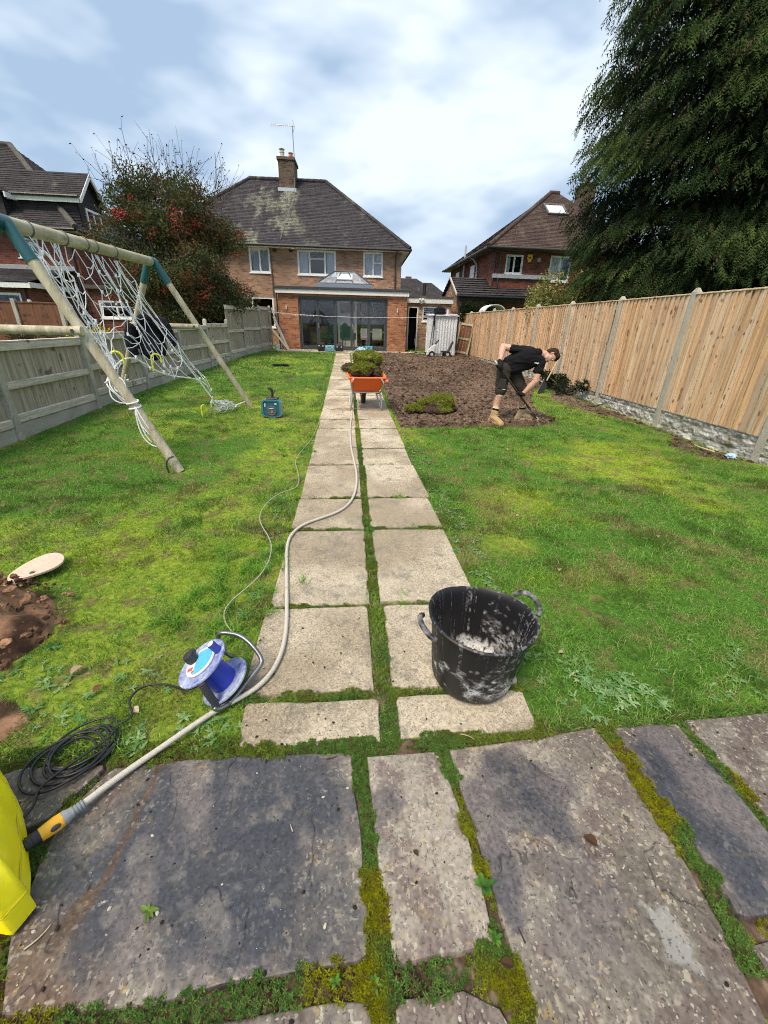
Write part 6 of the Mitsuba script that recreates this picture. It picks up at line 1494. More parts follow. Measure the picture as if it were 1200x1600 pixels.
pel = A3(2.67, 6.93, .98); hipR, hipL = A3(2.60, 6.88, .92), A3(2.77, 6.96, .92)
knR, anR, toR = A3(2.54, 6.76, .52), A3(2.475, 6.74, .13 + g0_), A3(2.545, 6.53, .05 + g0_)
knL, anL, toL = A3(2.985, 6.86, .57), A3(3.06, 6.95, .14 + g0_), A3(3.31, 6.88, .05 + g0_)
wst, che = A3(2.78, 6.87, 1.06), A3(2.94, 6.78, 1.14)
shR, shL, nek = A3(2.83, 6.82, 1.225), A3(3.12, 6.70, 1.08), A3(3.10, 6.74, 1.20)
elR, wrR, haR = A3(2.545, 6.93, 1.275), A3(2.455, 6.74, 1.055), A3(2.425, 6.69, .98)
elL, wrL, haL = A3(3.055, 6.63, .775), A3(2.905, 6.69, .56), A3(2.855, 6.715, .485)
hd = A3(3.255, 6.70, 1.165)
B_ = [((hipR, .085), (knR, .060)), ((knR, .058), (knR * .62 + anR * .38 + A3(0, .03, 0), .058)), ((knR * .62 + anR * .38 + A3(0, .03, 0), .058), (anR, .040)), ((anR, .042), (toR, .035)),
      ((hipL, .085), (knL, .060)), ((knL, .058), (knL * .62 + anL * .38 + A3(.0, .03, 0), .058)), ((knL * .62 + anL * .38 + A3(0, .03, 0), .058), (anL, .040)), ((anL, .042), (toL, .035)),
      ((hipR, .10), (hipL, .10)), ((pel, .12), (wst, .12)), ((wst, .12), (che, .135)), ((che, .10), (shR, .062)), ((che, .10), (shL, .062)), ((che, .11), (nek, .06)), ((nek, .055), (hd, .055)),
      ((shR, .064), (elR, .050)), ((elR, .050), (elR * .6 + wrR * .4, .050)), ((elR * .6 + wrR * .4, .050), (wrR, .034)), ((shL, .064), (elL, .050)), ((elL, .049), (elL * .6 + wrL * .4, .050)), ((elL * .6 + wrL * .4, .050), (wrL, .034))]
# head: long axis from the neck to the crown, face turned down and a little towards the camera
hup = A3(.93, -.05, .10); hup /= np.linalg.norm(hup); hfw = A3(.10, -.52, -.85); hfw -= hup * (hfw @ hup); hfw /= np.linalg.norm(hfw); hrt = np.cross(hfw, hup)
hp2 = lambda f_, u_, r_: hd + hfw * f_ + hup * u_ + hrt * r_
B_ += [((hp2(-.015, .055, 0), .082), (hp2(.01, .03, 0), .080)), ((hp2(.01, .03, 0), .078), (hp2(.045, -.045, 0), .052)), ((hp2(.045, -.045, .0), .050), (hp2(.062, -.085, 0), .028)), ((hp2(.03, -.06, .02), .045), (hp2(.0, -.03, .0), .06)),
       ((hp2(.088, .022, 0), .012), (hp2(.112, -.022, 0), .015)), ((hp2(.100, -.024, .016), .010), (hp2(.100, -.024, -.016), .010)), ((hp2(.080, -.055, .014), .012), (hp2(.080, -.055, -.014), .012))]
for s in (-1, 1): B_ += [((hp2(-.005, .025, s * .078), .014), (hp2(.0, -.015, s * .079), .011)), ((hp2(.082, .036, s * .02), .011), (hp2(.072, .036, s * .05), .010))]
body = chain(B_, .013, 8)
SKIN = np.array((.56, .33, .245)); vv = body.vertices; sk = np.tile(SKIN, (len(vv), 1)); nn_ = meshkit.fbm(vv * 14, 2, 3); sk *= (.90 + .2 * nn_)[:, None]; sk[:, 1:] *= (1 - .12 * np.clip(meshkit.fbm(vv * 6, 2, 8) - .4, 0, 1))[:, None]
kf = fresh(MAN + '__body'); put(kf, body, 'satin_vc', sk, smooth=True)
for s in (-1, 1):
    e = trimesh.creation.icosphere(subdivisions=2, radius=.011); ek = part(MAN, 'eye', mv(e, *hp2(.083, .018, s * .031)), 'gloss_vc', (.62, .60, .58), smooth=True); part(ek, 'iris', mv(trimesh.creation.icosphere(subdivisions=1, radius=.006), *hp2(.0895, .016, s * .031)), 'gloss_vc', (.03, .02, .015), smooth=True)
part(MAN, 'mouth', [tube([hp2(.093, -.056, -.02), hp2(.0965, -.057, 0), hp2(.093, -.056, .02)], [.003, .005, .003], 6)], 'satin_vc', (.36, .14, .12), smooth=True)
hair = chain([((hp2(-.028, .062, 0), .090), (hp2(-.03, .03, 0), .088)), ((hp2(.032, .10, .03), .050), (hp2(.032, .10, -.03), .050)), ((hp2(-.055, -.01, .03), .048), (hp2(-.055, -.01, -.03), .048)), ((hp2(-.005, .06, .045), .050), (hp2(-.01, .06, -.045), .050))], .010, 3)
hn = hair.vertex_normals; hv = hair.vertices; hair.vertices = hv + hn * ((meshkit.fbm(hv * 60, 3, 4) - .5) * .022)[:, None]; part(MAN, 'hair', hair, 'matte_vc', (.035, .020, .012), smooth=True)
# clothing
BLK = (.011, .011, .014)
sl = lambda a, b, t: a + (b - a) * t
shirt = chain([((sl(pel, wst, .35), .142), (wst, .145)), ((wst, .145), (che, .160)), ((che, .130), (shR, .080)), ((che, .130), (shL, .080)), ((che, .128), (sl(che, nek, .80), .085)), ((shR, .080), (sl(shR, elR, .50), .070)), ((shL, .080), (sl(shL, elL, .52), .070)), ((sl(pel, wst, .35) + A3(.02, -.03, -.06), .12), (che + A3(.03, -.03, -.05), .13))], .014, 6)
sv, sn = shirt.vertices, shirt.vertex_normals; shirt.vertices = sv + sn * ((meshkit.fbm(sv * A3(8, 10, 17), 3, 5) - .5) * .046)[:, None]; st_ = part(MAN, 't_shirt', shirt, 'cloth_vc', BLK, smooth=True)
part(st_, 'chest_logo', [hullm([A3(3.03, 6.625, 1.055) + A3(x, y, z) for x, z in ((-.05, .015), (0, -.004), (.035, .004), (.01, -.018), (-.045, .0)) for y in (-.006, .006)])], 'matte_vc', (.6, .6, .6))
sho = chain([((hipR, .128), (hipL, .128)), ((hipR, .118), (sl(hipR, knR, .82), .094)), ((hipL, .118), (sl(hipL, knL, .80), .096)), ((pel + A3(.03, 0, .02), .134), (pel, .132))], .014, 5)
sv, sn = sho.vertices, sho.vertex_normals; sho.vertices = sv + sn * ((meshkit.fbm(sv * 15, 3, 6) - .5) * .022)[:, None]; sh_ = part(MAN, 'shorts', sho, 'cloth_vc', (.040, .036, .032), smooth=True)
part(sh_, 'pocket', [mv(rot(cbox(.11, .03, .15, .012), (0, 1, 0), 8), *(sl(hipR, knR, .50) + A3(-.03, -.105, 0)))], 'cloth_vc', (.046, .042, .038)); part(sh_, 'tag', [mv(cbox(.045, .006, .015, .002), *(sl(hipR, knR, .72) + A3(.01, -.108, .0)))], 'matte_vc', (.55, .55, .54))
for an_, to_, kn_, nm in ((anR, toR, knR, 'R'), (anL, toL, knL, 'L')):
    up_ = (kn_ - an_) / np.linalg.norm(kn_ - an_); heel = an_ - (to_ - an_) * A3(1, 1, 0) * .28; heel[2] = g0_ + .05
    sk_ = part(MAN, 'sock', [tube([an_ + up_ * .06, an_ + up_ * .165], [.054, .056], 16)], 'cloth_vc', (.012, .012, .012), smooth=40); part(sk_, 'band', [tube([an_ + up_ * .145, an_ + up_ * .170], [.0575, .058], 16)], 'cloth_vc', (.62, .55, .40), smooth=40)
    bt = chain([((heel, .052), (an_ + up_ * .07, .060)), ((heel, .050), (to_ + A3(0, 0, .006), .050)), ((an_, .058), (to_ + A3(0, 0, .012), .046)), ((an_, .055), (an_ + up_ * .085, .062))], .011, 4); bv = bt.vertices; bv[:, 2] = np.maximum(bv[:, 2], g0_ + .014); bt.vertices = bv
    bk2 = part(MAN, 'boot', bt, 'matte_vc', (.42, .29, .15) if nm == 'R' else (.44, .32, .20), smooth=True)
    so = shapely.union_all([LineString([(heel[0], heel[1]), (to_[0], to_[1])]).buffer(.056)]); part(bk2, 'sole', mv(extrude(so, .026), 0, 0, g0_ - .008), 'satin_vc', (.09, .06, .035))
    fw_ = (to_ - an_); fw_[2] = 0; fw_ /= np.linalg.norm(fw_); sd_ = np.cross(fw_, [0, 0, 1]); part(bk2, 'laces', [tube([sl(an_ + up_ * .05, to_, t) + A3(0, 0, .062 - .012 * t) - sd_ * .03, sl(an_ + up_ * .05, to_, t) + A3(0, 0, .072 - .012 * t), sl(an_ + up_ * .05, to_, t) + A3(0, 0, .062 - .012 * t) + sd_ * .03], .005, 6) for t in (.05, .2, .35, .5)], 'matte_vc', (.55, .42, .22), smooth=True)
# spade through both hands
SP = thing('spade', 'dark shafted spade held in both gloved hands by the man', 'spade')
spa, spb = A3(2.385, 6.655, 1.03), A3(3.36, 6.93, .085); dsp = (spb - spa) / np.linalg.norm(spb - spa); hs = spa + dsp * ((haL - spa) @ dsp); sp2 = np.cross(dsp, A3(0, 1, .3)); sp2 /= np.linalg.norm(sp2); sp3 = np.cross(sp2, dsp)
part(SP, 'shaft', [tube(np.linspace(spa, spa + (spb - spa) * .80, 12), .0165, 10)], 'satin_vc', (.045, .032, .028), smooth=True)
part(SP, 'blade', [hullm([spa + (spb - spa) * t + sp3 * w * s + sp2 * h for t, w in ((.76, .02), (.82, .085), (1.0, .080), (1.05, .03)) for s in (-1, 1) for h in (-.007, .007)])], 'metal_vc', (.07, .07, .075))
part(SP, 'grip', [rod(spa - dsp * .03 - sp3 * .06, spa - dsp * .03 + sp3 * .06, .014, 8), rod(spa, spa - dsp * .03 - sp3 * .05, .010, 6), rod(spa, spa - dsp * .03 + sp3 * .05, .010, 6)], 'satin_vc', (.40, .40, .40))


def glove(wr, at, side):
    """gloved fist: palm beside the shaft, four curled fingers and a thumb wrapped round it"""
    toward = wr - at; off = toward - dsp * (toward @ dsp); off /= np.linalg.norm(off); lat = np.cross(dsp, off)
    palm = at + off * .030 + lat * side * .012; bones = [((sl(wr, palm, -.12), .040), (wr, .037)), ((wr, .036), (palm - dsp * .02, .034)), ((palm - dsp * .030, .026), (palm + dsp * .036, .024))]
    for i, ln in enumerate((.92, 1.0, .95, .80)):
        c_ = at + dsp * (-.034 + .0225 * i); k0 = c_ + off * .032 + lat * side * .018; k1 = c_ + off * .006 + lat * side * .034 * ln; k2 = c_ - off * .026 * ln + lat * side * .018; k3 = c_ - off * .028 * ln - lat * side * .010
        bones += [((k0, .0125), (k1, .0118)), ((k1, .0118), (k2, .0108)), ((k2, .0108), (k3, .0100))]
    t0 = palm - dsp * .040 - lat * side * .012; t1 = at - dsp * .052 - lat * side * .030 + off * .008; t2 = at - dsp * .040 - lat * side * .026 - off * .020; bones += [((t0, .0145), (t1, .0130)), ((t1, .0130), (t2, .0110))]
    m = chain(bones, .006, 5, 14); part(MAN, 'glove', m, 'cloth_vc', (.016, .017, .018), smooth=True)


glove(wrR, spa + dsp * ((haR - spa) @ dsp + .02), 1); glove(wrL, hs, -1)
k = thing('turf_edge', 'ragged lip of dug soil and turf at the blade of the spade', 'turf'); m = blob(1, 98, 4, .5, 2.2); m.vertices = m.vertices * [.17, .11, .06]; mv_ = m.vertices + [3.60, 7.10, .06]; put(k, tm(mv_, m.faces), 'soil_mat', smooth=True)
# ------------------------------------------------------------------ grass, weeds, litter
rs = RS(71)
allpave = shapely.union_all([s.buffer(.004) for s in SLABS] + FLAGS + [sbox(-3.2, 19.0, 3.1, 20.4)])
BARE = shapely.union_all([SOIL.buffer(-.03), HEAP.buffer(-.05), HEAP2.buffer(-.05)])


def in_poly(p, x, y): return shapely.contains_xy(p, x, y)


def lawn_mask(x, y):
    left_edge = np.interp(y, [q[1] for q in lp_fence], [q[0] for q in lp_fence]) + .08
    ok = (x > left_edge) & (x < 5.44) & (y < 19.3)
    ok &= ~((y < 1.10) & (x > -1.4) & (x < 2.2)) & ~((x > -1.72) & (x < -1.3) & (y < .8))
    ok &= ~in_poly(allpave, x, y) & ~in_poly(BARE, x, y)
    ok &= ~((np.abs(x - .155) < .05 + .012 * (y < 99)) & (y > 5.3))
    return ok


lp_fence = [(-4.42, -1), (-4.42, 1.9), (-4.5, 3.9), (-4.5, 7.82), (-4.34, 11.75), (-4.1, 15.6), (-3.96, 17.4), (-3.66, 19.15), (-3.42, 20.35)]


def blades(key, x, y, h, w, lean, cols, rs, tri=3, zb=None, bsdf='leaf_vc'):
    n = len(x); z = (gz(x, y) if zb is None else zb) - .004
    a = rs.rand(n) * 6.283; b = rs.rand(n) * 6.283
    sx, sy = np.cos(a) * w / 2, np.sin(a) * w / 2; lx_, ly_ = np.cos(b) * lean * h, np.sin(b) * lean * h
    base = np.stack([x, y, z], 1)
    A_, B_ = base + np.stack([sx, sy, 0 * x], 1), base - np.stack([sx, sy, 0 * x], 1)
    tip = base + np.stack([lx_, ly_, h * np.sqrt(np.clip(1 - .6 * lean ** 2, .1, 1))], 1)
    if tri == 1:
        v = np.stack([A_, B_, tip], 1).reshape(-1, 3); f = np.arange(3 * n).reshape(-1, 3); k = 3
    else:
        md = base + np.stack([lx_ * .35, ly_ * .35, h * .58], 1)
        C_, D_ = md + np.stack([sx, sy, 0 * x], 1) * .8, md - np.stack([sx, sy, 0 * x], 1) * .8
        v = np.stack([A_, B_, C_, D_, tip], 1).reshape(-1, 3); o = (np.arange(n) * 5)[:, None]
        f = np.concatenate([o + [0, 1, 3], o + [0, 3, 2], o + [2, 3, 4]]); k = 5
    put(key, tm(v, f), bsdf, np.repeat(cols, k, 0))


def grass_cols(x, y, rs):
    p = np.stack([x, y, 0 * x], -1)
    a = meshkit.fbm(p * 1.15 + 3, 3, 12); b = meshkit.fbm(p * 3.1 + 9, 3, 15); c = meshkit.fbm(p * 6.0, 2, 19); t = rs.rand(len(x))
    col = mixcol((.080, .215, .032), (.265, .48, .095), t)
    ye = np.clip((a - .45 - .012 * np.clip(y - 3, 0, 8)) * 7, 0, 1) * (x > 0) * 1.0 + np.clip((a - .625) * 7, 0, 1) * (x < 0)
    yk = ye * (rs.rand(len(x)) < .78); col = col * (1 - .65 * yk[:, None]) + mixcol((.30, .42, .020), (.50, .56, .045), rs.rand(len(x))) * (.65 * yk[:, None])
    bk = np.clip((b - .60) * 9, 0, 1) * (rs.rand(len(x)) < .6); col = col * (1 - bk[:, None]) + np.array((.36, .29, .14)) * bk[:, None]
    dk = np.clip((c - .56) * 8, 0, 1); col *= (1 - .40 * dk[:, None])
    col[rs.rand(len(x)) < .06] = (.50, .44, .25)
    return col, a, dk


zones = [(-3.2, 3.6, .95, 2.3, 15000, .0030, .030, 3), (-4.5, 5.5, 2.3, 4.2, 8500, .0042, .032, 3), (-4.5, 5.5, 4.2, 7.2, 4200, .0065, .036, 1), (-4.5, 5.5, 7.2, 12, 2000, .011, .042, 1), (-4.5, 5.5, 12, 19.3, 900, .020, .048, 1)]
for zi, (x0, x1, y0, y1, dens, w, h, tri) in enumerate(zones):
    n = int((x1 - x0) * (y1 - y0) * dens); x, y = x0 + (x1 - x0) * rs.rand(n), y0 + (y1 - y0) * rs.rand(n)
    ok = lawn_mask(x, y) & (np.abs(x) < 1.25 * y + .9); x, y = x[ok], y[ok]
    st = edge_dist(STRIP, x, y); ok = (st < 0) | (rs.rand(len(x)) < .12 + .7 * (meshkit.fbm(np.stack([x * 1.7, y * 1.7, 0 * x], -1), 3, 44) > .52)); x, y = x[ok], y[ok]
    bare = meshkit.fbm(np.stack([x * 2.6, y * 2.6, 0 * x + 4], -1), 3, 27) > .645; ok = ~bare | (rs.rand(len(x)) < .35); x, y = x[ok], y[ok]
    cols, a, dk = grass_cols(x, y, rs)
    p = np.stack([x, y, 0 * x], -1); tuft = meshkit.fbm(p * 4.5, 2, 23)
    edge = np.clip(1 - (np.abs(np.abs(x - .155) - .70)) / .16, 0, 1)
    hh = h * (.45 + 1.1 * rs.rand(len(x))) * (.55 + 1.2 * np.clip(tuft - .2, 0, 1)) * (1 + .5 * dk + .25 * edge)
    hh *= np.where(np.clip((a - .5) * 7, 0, 1) > .5, .72, 1)
    blades(f'lawn_grass__{zi + 1:03d}', x, y, hh, w * (.7 + .6 * rs.rand(len(x))), .35 + .75 * rs.rand(len(x)), cols, rs, tri)
labels['lawn_grass'] = {'label': 'short patchy mossy lawn grass on both sides of the path', 'kind': 'stuff'}
# coarse long tufts at the left of the path and a few elsewhere
tx, ty, th = [], [], []
for (cx_, cy_, n, sp, hh) in [(-.72, 2.2, 26, .16, .085), (-.66, 2.55, 16, .12, .08), (-.9, 1.95, 14, .15, .08), (-.62, 1.8, 10, .10, .07), (1.0, 1.75, 8, .12, .06), (.47, 3.66, 2, .02, .07), (2.3, 6.2, 14, .35, .08), (3.4, 6.0, 10, .3, .08), (-.75, 5.2, 8, .15, .07), (-2.2, 6.6, 12, .4, .07), (-3.9, 8.8, 14, .35, .09), (-4.0, 6.6, 10, .3, .08), (1.6, 5.9, 16, .5, .07), (.62, 2.98, 3, .05, .045), (.38, 1.97, 2, .05, .05)]:
    for _ in range(n):
        q = (cx_ + rs.randn() * sp, cy_ + rs.randn() * sp); m = 26
        tx += list(q[0] + rs.randn(m) * .018); ty += list(q[1] + rs.randn(m) * .018); th += list(hh * (.6 + .7 * rs.rand(m)))
for _ in range(420):
    q = (-4.3 + 9.6 * rs.rand(), 1.2 + 11 * rs.rand() ** 1.4)
    if lawn_mask(np.array([q[0]]), np.array([q[1]]))[0]: m = 14; tx += list(q[0] + rs.randn(m) * .03); ty += list(q[1] + rs.randn(m) * .03); th += list(.055 * (.5 + .8 * rs.rand(m)))
tx, ty, th = map(np.array, (tx, ty, th))
blades('long_grass', tx, ty, th, .0048 * (1 + .35 * (ty > 4)), .5 + .6 * rs.rand(len(tx)), mixcol((.10, .25, .03), (.24, .46, .08), rs.rand(len(tx))), rs, 3)
labels['long_grass'] = {'label': 'longer lush grass tufts beside the path', 'kind': 'stuff'}

# moss and creeping weed in the joints of path and patio
jx, jy = [], []


def joint(x0, x1, y0, y1, n):
    jx.extend(x0 + (x1 - x0) * rs.rand(n)); jy.extend(y0 + (y1 - y0) * rs.rand(n))


joint(.11, .20, 1.08, 5.4, 13000); joint(.115, .195, 5.4, 10, 3500)
for r_ in rows: joint(-.5, .82, r_ - .035, r_ + .035, 2600 if r_ < 3.7 else 500)
joint(-1.35, 2.1, 1.04, 1.16, 11000); joint(-.98, 1.3, .36, .52, 9000); joint(.0, .10, .36, 1.1, 5200); joint(.33, .46, .4, 1.1, 5200); joint(1.04, 1.16, .38, 1.12, 5200); joint(1.39, 1.49, .4, 1.15, 3600); joint(-1.05, -.9, .4, 1.1, 3600); joint(.36, .47, .25, .6, 3000)
jx, jy = np.array(jx), np.array(jy)
wob = (meshkit.fbm(np.stack([jx * 14, jy * 14, 0 * jx], -1), 3, 3))
ins = in_poly(allpave, jx, jy); dist = shapely.distance(shapely.boundary(allpave), shapely.points(jx, jy))
ok = (~ins) | (dist < .020 * np.clip((wob - .50) * 5, 0, 1)); ok &= wob > .30
jx, jy, ins, wob = jx[ok], jy[ok], ins[ok], wob[ok]
ring = []
for a_ in range(4):
    a0 = a_ * math.pi / 2; ring += [(0, 0, 0), (.45 * math.cos(a0 - .5), .45 * math.sin(a0 - .5), .42), (1.0 * math.cos(a0), 1.0 * math.sin(a0), .5), (.45 * math.cos(a0 + .5), .45 * math.sin(a0 + .5), .42)]
ring = np.array(ring, float); rf_ = np.array([[4 * a_ + i for i in t] for a_ in range(4) for t in ((0, 1, 2), (0, 2, 3))])
s = (.0042 + .0055 * rs.rand(len(jx)) ** 2) * (.7 + .9 * wob); zz = np.where(ins, terr(jy) + .006, terr(jy) - .018 + .035 * np.clip(wob - .35, 0, 1) * 1.2 + .008)
M = rand_rot(rs, len(jx), .9) * s[:, None, None]; v, f = scatter(ring, rf_, M, np.stack([jx, jy, zz], 1))
mossy = meshkit.fbm(np.stack([jx * 5, jy * 5, 0 * jx], -1), 2, 6); tt = rs.rand(len(jx))
cc = mixcol((.05, .13, .025), (.17, .30, .07), tt); mo = np.clip((mossy - .47) * 9, 0, 1) * np.where(jy < 1.03, 1, .35); cc = cc * (1 - mo[:, None]) + mixcol((.12, .14, .008), (.34, .34, .016), tt) * mo[:, None]
br = rs.rand(len(jx)) < .16; cc[br] = mixcol((.08, .055, .03), (.17, .12, .06), tt[br])
put('joint_moss', tm(v, f), 'leaf_vc', np.repeat(cc, len(ring), 0)); labels['joint_moss'] = {'label': 'moss and tiny creeping weeds filling the joints between the stones', 'kind': 'stuff'}
# continuous cushion under the moss so that no joint reads as a slot
jb = []
def strip_mesh(x0, x1, y0, y1, top):
    nx, ny = max(4, int((x1 - x0) / .008)), max(4, int((y1 - y0) / .008)); gx_, gy_ = np.meshgrid(np.linspace(x0, x1, nx), np.linspace(y0, y1, ny)); nz = meshkit.fbm(np.stack([gx_ * 22, gy_ * 22, 0 * gx_], -1), 3, 8)
    z = terr(gy_) + top + .030 * (nz - .5); a, b = np.meshgrid(np.arange(ny - 1), np.arange(nx - 1), indexing='ij'); q = np.stack([a * nx + b, a * nx + b + 1, (a + 1) * nx + b + 1, (a + 1) * nx + b], -1).reshape(-1, 4)
    return tm(np.stack([gx_, gy_, z], -1).reshape(-1, 3), np.vstack([q[:, [0, 1, 2]], q[:, [0, 2, 3]]]))
jb = [strip_mesh(.07, .235, 1.03, 5.4, -.016), strip_mesh(-1.4, 2.1, 1.02, 1.15, -.016), strip_mesh(-.01, .11, .3, 1.02, -.018), strip_mesh(.345, .44, .3, 1.02, -.02), strip_mesh(1.03, 1.15, .3, 1.019, -.018), strip_mesh(1.37, 1.5, .3, 1.018, -.018), strip_mesh(-1.1, 1.3, .36, .53, -.019), strip_mesh(-1.1, -.88, .53, 1.018, -.018)]
put('joint_earth', cat(jb), 'soil_mat', smooth=True); labels['joint_earth'] = {'label': 'mossy earth in the joints between the stones', 'kind': 'structure'}


# broad leaved weeds
def rosette(label, x, y, r, n, seed, c0, c1, group, upright=.35, z=None, nm='weed'):
    rs = RS(seed); k = thing(nm, label, 'weed', group)
    vs, fs, cs = [], [], []
    for i in range(n):
        a = i * 2.4 + rs.randn() * .3; L_ = r * (.55 + .5 * rs.rand()); w = L_ * .2; up = upright * (.5 + rs.rand())
        t = np.linspace(0, 1, 6); wd = w * np.array([.25, .7, 1, .95, .6, .05]); cx_ = L_ * t; cz_ = L_ * up * np.sin(t * 2.2) * .7 + .006
        row = np.vstack([np.c_[cx_, -wd, cz_ + wd * .35], np.c_[cx_, 0 * wd, cz_], np.c_[cx_, wd, cz_ + wd * .35]])
        R_ = np.array([[math.cos(a), -math.sin(a), 0], [math.sin(a), math.cos(a), 0], [0, 0, 1]]); o = len(vs) * 18; vs.append(row @ R_.T)
        for q in (0, 1):
            j = np.arange(5); fs.append(np.vstack([np.c_[q * 6 + j, q * 6 + j + 1, q * 6 + j + 7], np.c_[q * 6 + j, q * 6 + j + 7, q * 6 + j + 6]]) + o)
        cs.append(np.tile(np.array(c0) + (np.array(c1) - np.array(c0)) * rs.rand(), (18, 1)))
    zz = float(gz(np.array([x]), np.array([y]))[0]) + .012 if z is None else z
    m = tm(np.vstack(vs) + [x, y, zz], np.vstack(fs)); put(k, m, 'leaf_vc', np.vstack(cs))


def weed_patch(key, spots, seed, label):
    rs = RS(seed); V, Fc, C = [], [], []; o = 0
    for (cx_, cy_, R_, m) in spots:
        for _ in range(m):
            x, y = cx_ + rs.randn() * R_ * .5, cy_ + rs.randn() * R_ * .5
            if in_poly(allpave, np.array([x]), np.array([y]))[0] or (y < 1.12 and x < 2.1): continue
            z0 = float(gz(np.array([x]), np.array([y]))[0]) + .008; r = .011 + .026 * rs.rand(); tone = rs.rand()
            for i in range(rs.randint(6, 11)):
                a = rs.rand() * 6.283; L_ = r * (.6 + .7 * rs.rand()); w = L_ * (.10 + .10 * rs.rand()); up = .15 + .75 * rs.rand(); n_ = 7; t = np.linspace(0, 1, n_); wd = w * np.array([.3, 1.0, .55, 1.15, .6, .9, .05]); tw_ = rs.randn() * .5
                px_ = L_ * t; pz_ = L_ * up * (t - .65 * t ** 2); py__ = tw_ * L_ * .3 * t ** 2
                row = np.vstack([np.c_[px_, py__ - wd, pz_ + wd * .3], np.c_[px_, py__ + wd, pz_ + wd * .4]]); c_, s_ = math.cos(a), math.sin(a)
                V.append(row @ np.array([[c_, s_, 0], [-s_, c_, 0], [0, 0, 1]]) + [x, y, z0]); j = np.arange(n_ - 1); Fc.append(np.vstack([np.c_[j, j + 1, j + n_ + 1], np.c_[j, j + n_ + 1, j + n_]]) + o); o += 2 * n_
                C.append(np.tile(np.array((.10, .24, .07)) * (1 - tone) + np.array((.29, .43, .20)) * tone * (.7 + .5 * rs.rand()), (2 * n_, 1)))
    put(key, tm(np.vstack(V), np.vstack(Fc)), 'leaf_vc', np.vstack(C)); labels[key] = {'label': label, 'kind': 'stuff'}


sp_w = [(1.14, 1.38, .12, 26), (1.28, 1.30, .13, 30), (1.42, 1.24, .10, 16), (1.02, 1.48, .14, 14), (1.18, 1.24, .10, 16), (.98, 1.24, .12, 12), (.92, 1.62, .1, 10), (-.58, 2.12, .07, 12), (-.62, 1.95, .08, 8), (-.70, 3.62, .12, 22), (-.66, 3.35, .10, 10), (-.60, 1.20, .14, 18), (-.85, 1.15, .12, 12), (-1.2, 1.32, .12, 12), (-1.42, 1.46, .12, 12), (-1.6, 1.62, .15, 12), (2.0, 1.36, .15, 16), (1.7, 1.30, .12, 8), (-1.0, 1.55, .2, 16)]
sp_w += [(.93 + .04 * math.sin(q * 3), 2.0 + q * .16, .12, 12) for q in range(22)] + [(-.60 + .04 * math.sin(q * 2), 2.5 + q * .25, .10, 5) for q in range(14)] + [(.88, 5.5 + q * .2, .1, 4) for q in range(5)] + [(-.55, 6 + q * .6, .08, 3) for q in range(8)]
weed_patch('weed_cover', sp_w, 301, 'pale green low weeds spreading in the grass edges of path and patio')
rosette('small bright green leafy weed growing beside the middle flagstone', .395, .60, .036, 16, 360, (.05, .14, .03), (.12, .26, .05), None, .9, z=.0)
for x, y, r, lb in ((.39, .485, .03, 'lower bright weed in the joint right of the narrow flagstone'), (.05, .425, .022, 'little bright weed in the moss at the foot of the narrow joint'), (-.05, .44, .018, 'tiny bright weed left of the others in the bottom mossy joint')): rosette(lb, x, y, r, 9, int(370 + x * 90), (.06, .16, .03), (.16, .30, .06), None, .8, z=-.004)
rosette('limp pulled up weed lying on the big dark flagstone', -.585, .615, .03, 7, 390, (.09, .16, .03), (.18, .28, .07), None, .25, z=.008)

# fallen leaves, twigs, crumbs
def leaf_litter(label, x, y, s, col, seed, group, z=None):
    rs = RS(seed); k = thing('fallen_leaf', label, 'leaf', group); n = 8
    t = np.linspace(0, 1, n); w = np.sin(t * math.pi) ** .8 * .33 + .01; curl = .25 * np.sin(t * 3) + .1
    v = np.vstack([np.c_[t - .5, -w, curl * .4 + w * .5], np.c_[t - .5, 0 * w, curl * .25], np.c_[t - .5, w, curl * .4 + w * .6]]) * s
    j = np.arange(n - 1); f = np.vstack([np.vstack([np.c_[q * n + j, q * n + j + 1, q * n + j + n + 1], np.c_[q * n + j, q * n + j + n + 1, q * n + j + n]]) for q in (0, 1)])
    a = rs.rand() * 6.28; R_ = np.array([[math.cos(a), -math.sin(a), 0], [math.sin(a), math.cos(a), 0], [0, 0, 1]])
    zz = (float(gz(np.array([x]), np.array([y]))[0]) + .022) if z is None else z
    put(k, tm(v @ R_.T + [x, y, zz], f), 'leaf_vc', np.tile(col, (len(v), 1)))


LV = [(1.47, 2.29, .042, 'fallen pale pink leaf on the mossy lawn straight behind the rubber tub'), (1.96, 3.07, .05, 'brown curled leaf alone in the middle of the right lawn'), (1.52, 3.18, .035, 'small pale leaf on the right lawn left of the brown curled leaf'), (2.55, 2.75, .045, 'fawn leaf far out on the right lawn towards the right frame edge'),
      (-1.31, 1.55, .06, 'large fawn leaf on the left lawn between clay heap and cable reel'), (-1.15, 1.43, .05, 'narrow tan leaf just above the black cord coil'), (-.93, 1.30, .045, 'tan leaf in the weeds between the cord and the cable reel'), (.95, 1.63, .05, 'pale broken leaf lying close to the right side of the rubber tub'), (1.10, 1.52, .035, 'small reddish leaf in the pale weeds right of the rubber tub'), (-2.05, 3.75, .045, 'pale leaf on the left lawn beyond the oval board'),
      (-2.9, 6.2, .06, 'pale leaf in the grass by the foot of the old fence'), (2.2, 5.3, .05, 'brown leaf on the grass in front of the digging man')]
for i, (x, y, s_, lb) in enumerate(LV): leaf_litter(lb, x, y, s_, ((.50, .36, .27), (.22, .12, .06), (.56, .46, .36), (.46, .33, .20))[i % 4], 400 + i, None)
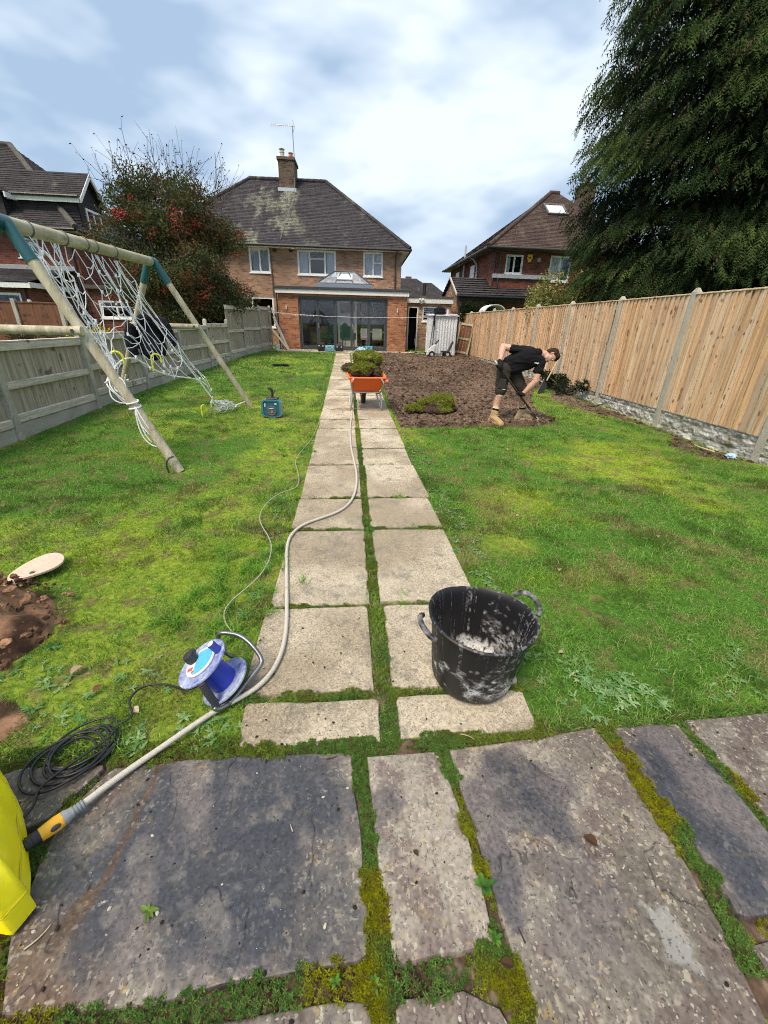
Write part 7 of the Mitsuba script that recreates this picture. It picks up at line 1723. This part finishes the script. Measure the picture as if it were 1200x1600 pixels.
for i, (x, y, lb) in enumerate([(.785, .69, 'dark shrivelled leaf on the big right flagstone above the puddle'), (.20, .70, 'tiny brown curled leaf in the middle of the narrow flagstone'), (.405, .435, 'reddish dead leaf in the mossy joint beside the narrow flagstone')]): leaf_litter(lb, x, y, (.045, .022, .035)[i], (.09, .055, .035), 460 + i, None, z=.012)


for i, (x, y, l, a, c, lb) in enumerate([(.45, 1.10, .06, -.5, (.40, .33, .22), 'pale twig in the moss in front of the rubber tub'), (-.10, 1.03, .045, .3, (.05, .03, .02), 'dark twig at the top right corner of the large left flagstone'), (-.20, .79, .025, 2, (.46, .40, .28), 'short pale twig in the middle of the large left flagstone'), (-.88, .56, .06, .9, (.42, .36, .24), 'straw coloured twig lower left near the yellow housing'), (.47, .47, .035, 1.8, (.04, .03, .02), 'dark twig near the lower left edge of the right flagstone'), (.14, .44, .05, -.8, (.05, .03, .02), 'dark twig across the moss below the narrow flagstone'), (.02, 1.16, .05, -.6, (.40, .33, .22), 'pale twig on the mossy cross joint between path and patio')]):
    k = thing('twig', lb, 'twig'); d = np.array([math.cos(a), math.sin(a), 0]); o = RS(i).randn(3) * .08 * l * np.array([1, 1, .1]); p0 = np.array([x, y, .012])
    put(k, tube(spline([p0, p0 + d * l * .5 + o, p0 + d * l], 7), np.linspace(.0026, .0012, 7), 5), 'matte_vc', c, smooth=True)
# grit and soil crumbs on the stones
n = 1700; x, y = rs.rand(n) * 2.9 - 1.2, .3 + 1.6 * rs.rand(n); ok = in_poly(allpave, x, y) & ((x < .0) | (rs.rand(n) < .45)); x, y = x[ok], y[ok]
t = trimesh.creation.icosphere(subdivisions=1); s = .0009 + .0052 * rs.rand(len(x)) ** 5; M = rand_rot(rs, len(x), 3.1) * s[:, None, None] * np.array([1.2, .9, .7])
v, f = scatter(t.vertices * (1 + .35 * (RS(3).rand(len(t.vertices), 1) - .5)), t.faces, M, np.stack([x, y, .0065 + s * .4], 1))
cg = np.where(rs.rand(len(x))[:, None] < .75, np.array([[.022, .018, .014]]), np.array([[.48, .44, .36]]))
put('stone_grit', tm(v, f), 'matte_vc', np.repeat(cg, len(t.vertices), 0)); labels['stone_grit'] = {'label': 'crumbs of soil and grit scattered over the stones', 'kind': 'stuff'}
# groups of things that repeat
for _p, _g in (('fallen_leaf', 'fallen leaves on lawn and stones'), ('twig', 'twigs on the stones'), ('weed', 'bright weeds in the patio joints'), ('tool_case', 'tool cases on the terrace'), ('plank', 'lengths leaning in the fence corner'), ('pole', 'poles leaning on the metal cabinet'),
               ('dining_chair', 'dining chairs behind the glass doors'), ('armchair', 'teal armchairs behind the glass doors'), ('turf_clump', 'clumps of lifted turf'), ('far_house', 'far house roofs on the skyline'), ('soil_heap', 'bare soil on the left lawn'), ('shrub', 'shrubs along the garden fences')):
    for _k, _d in labels.items():
        if '__' not in _k and (_k == _p or (_k.startswith(_p + '_') and _k[len(_p) + 1:].isdigit())) and _d.get('kind') is None: _d['group'] = _g
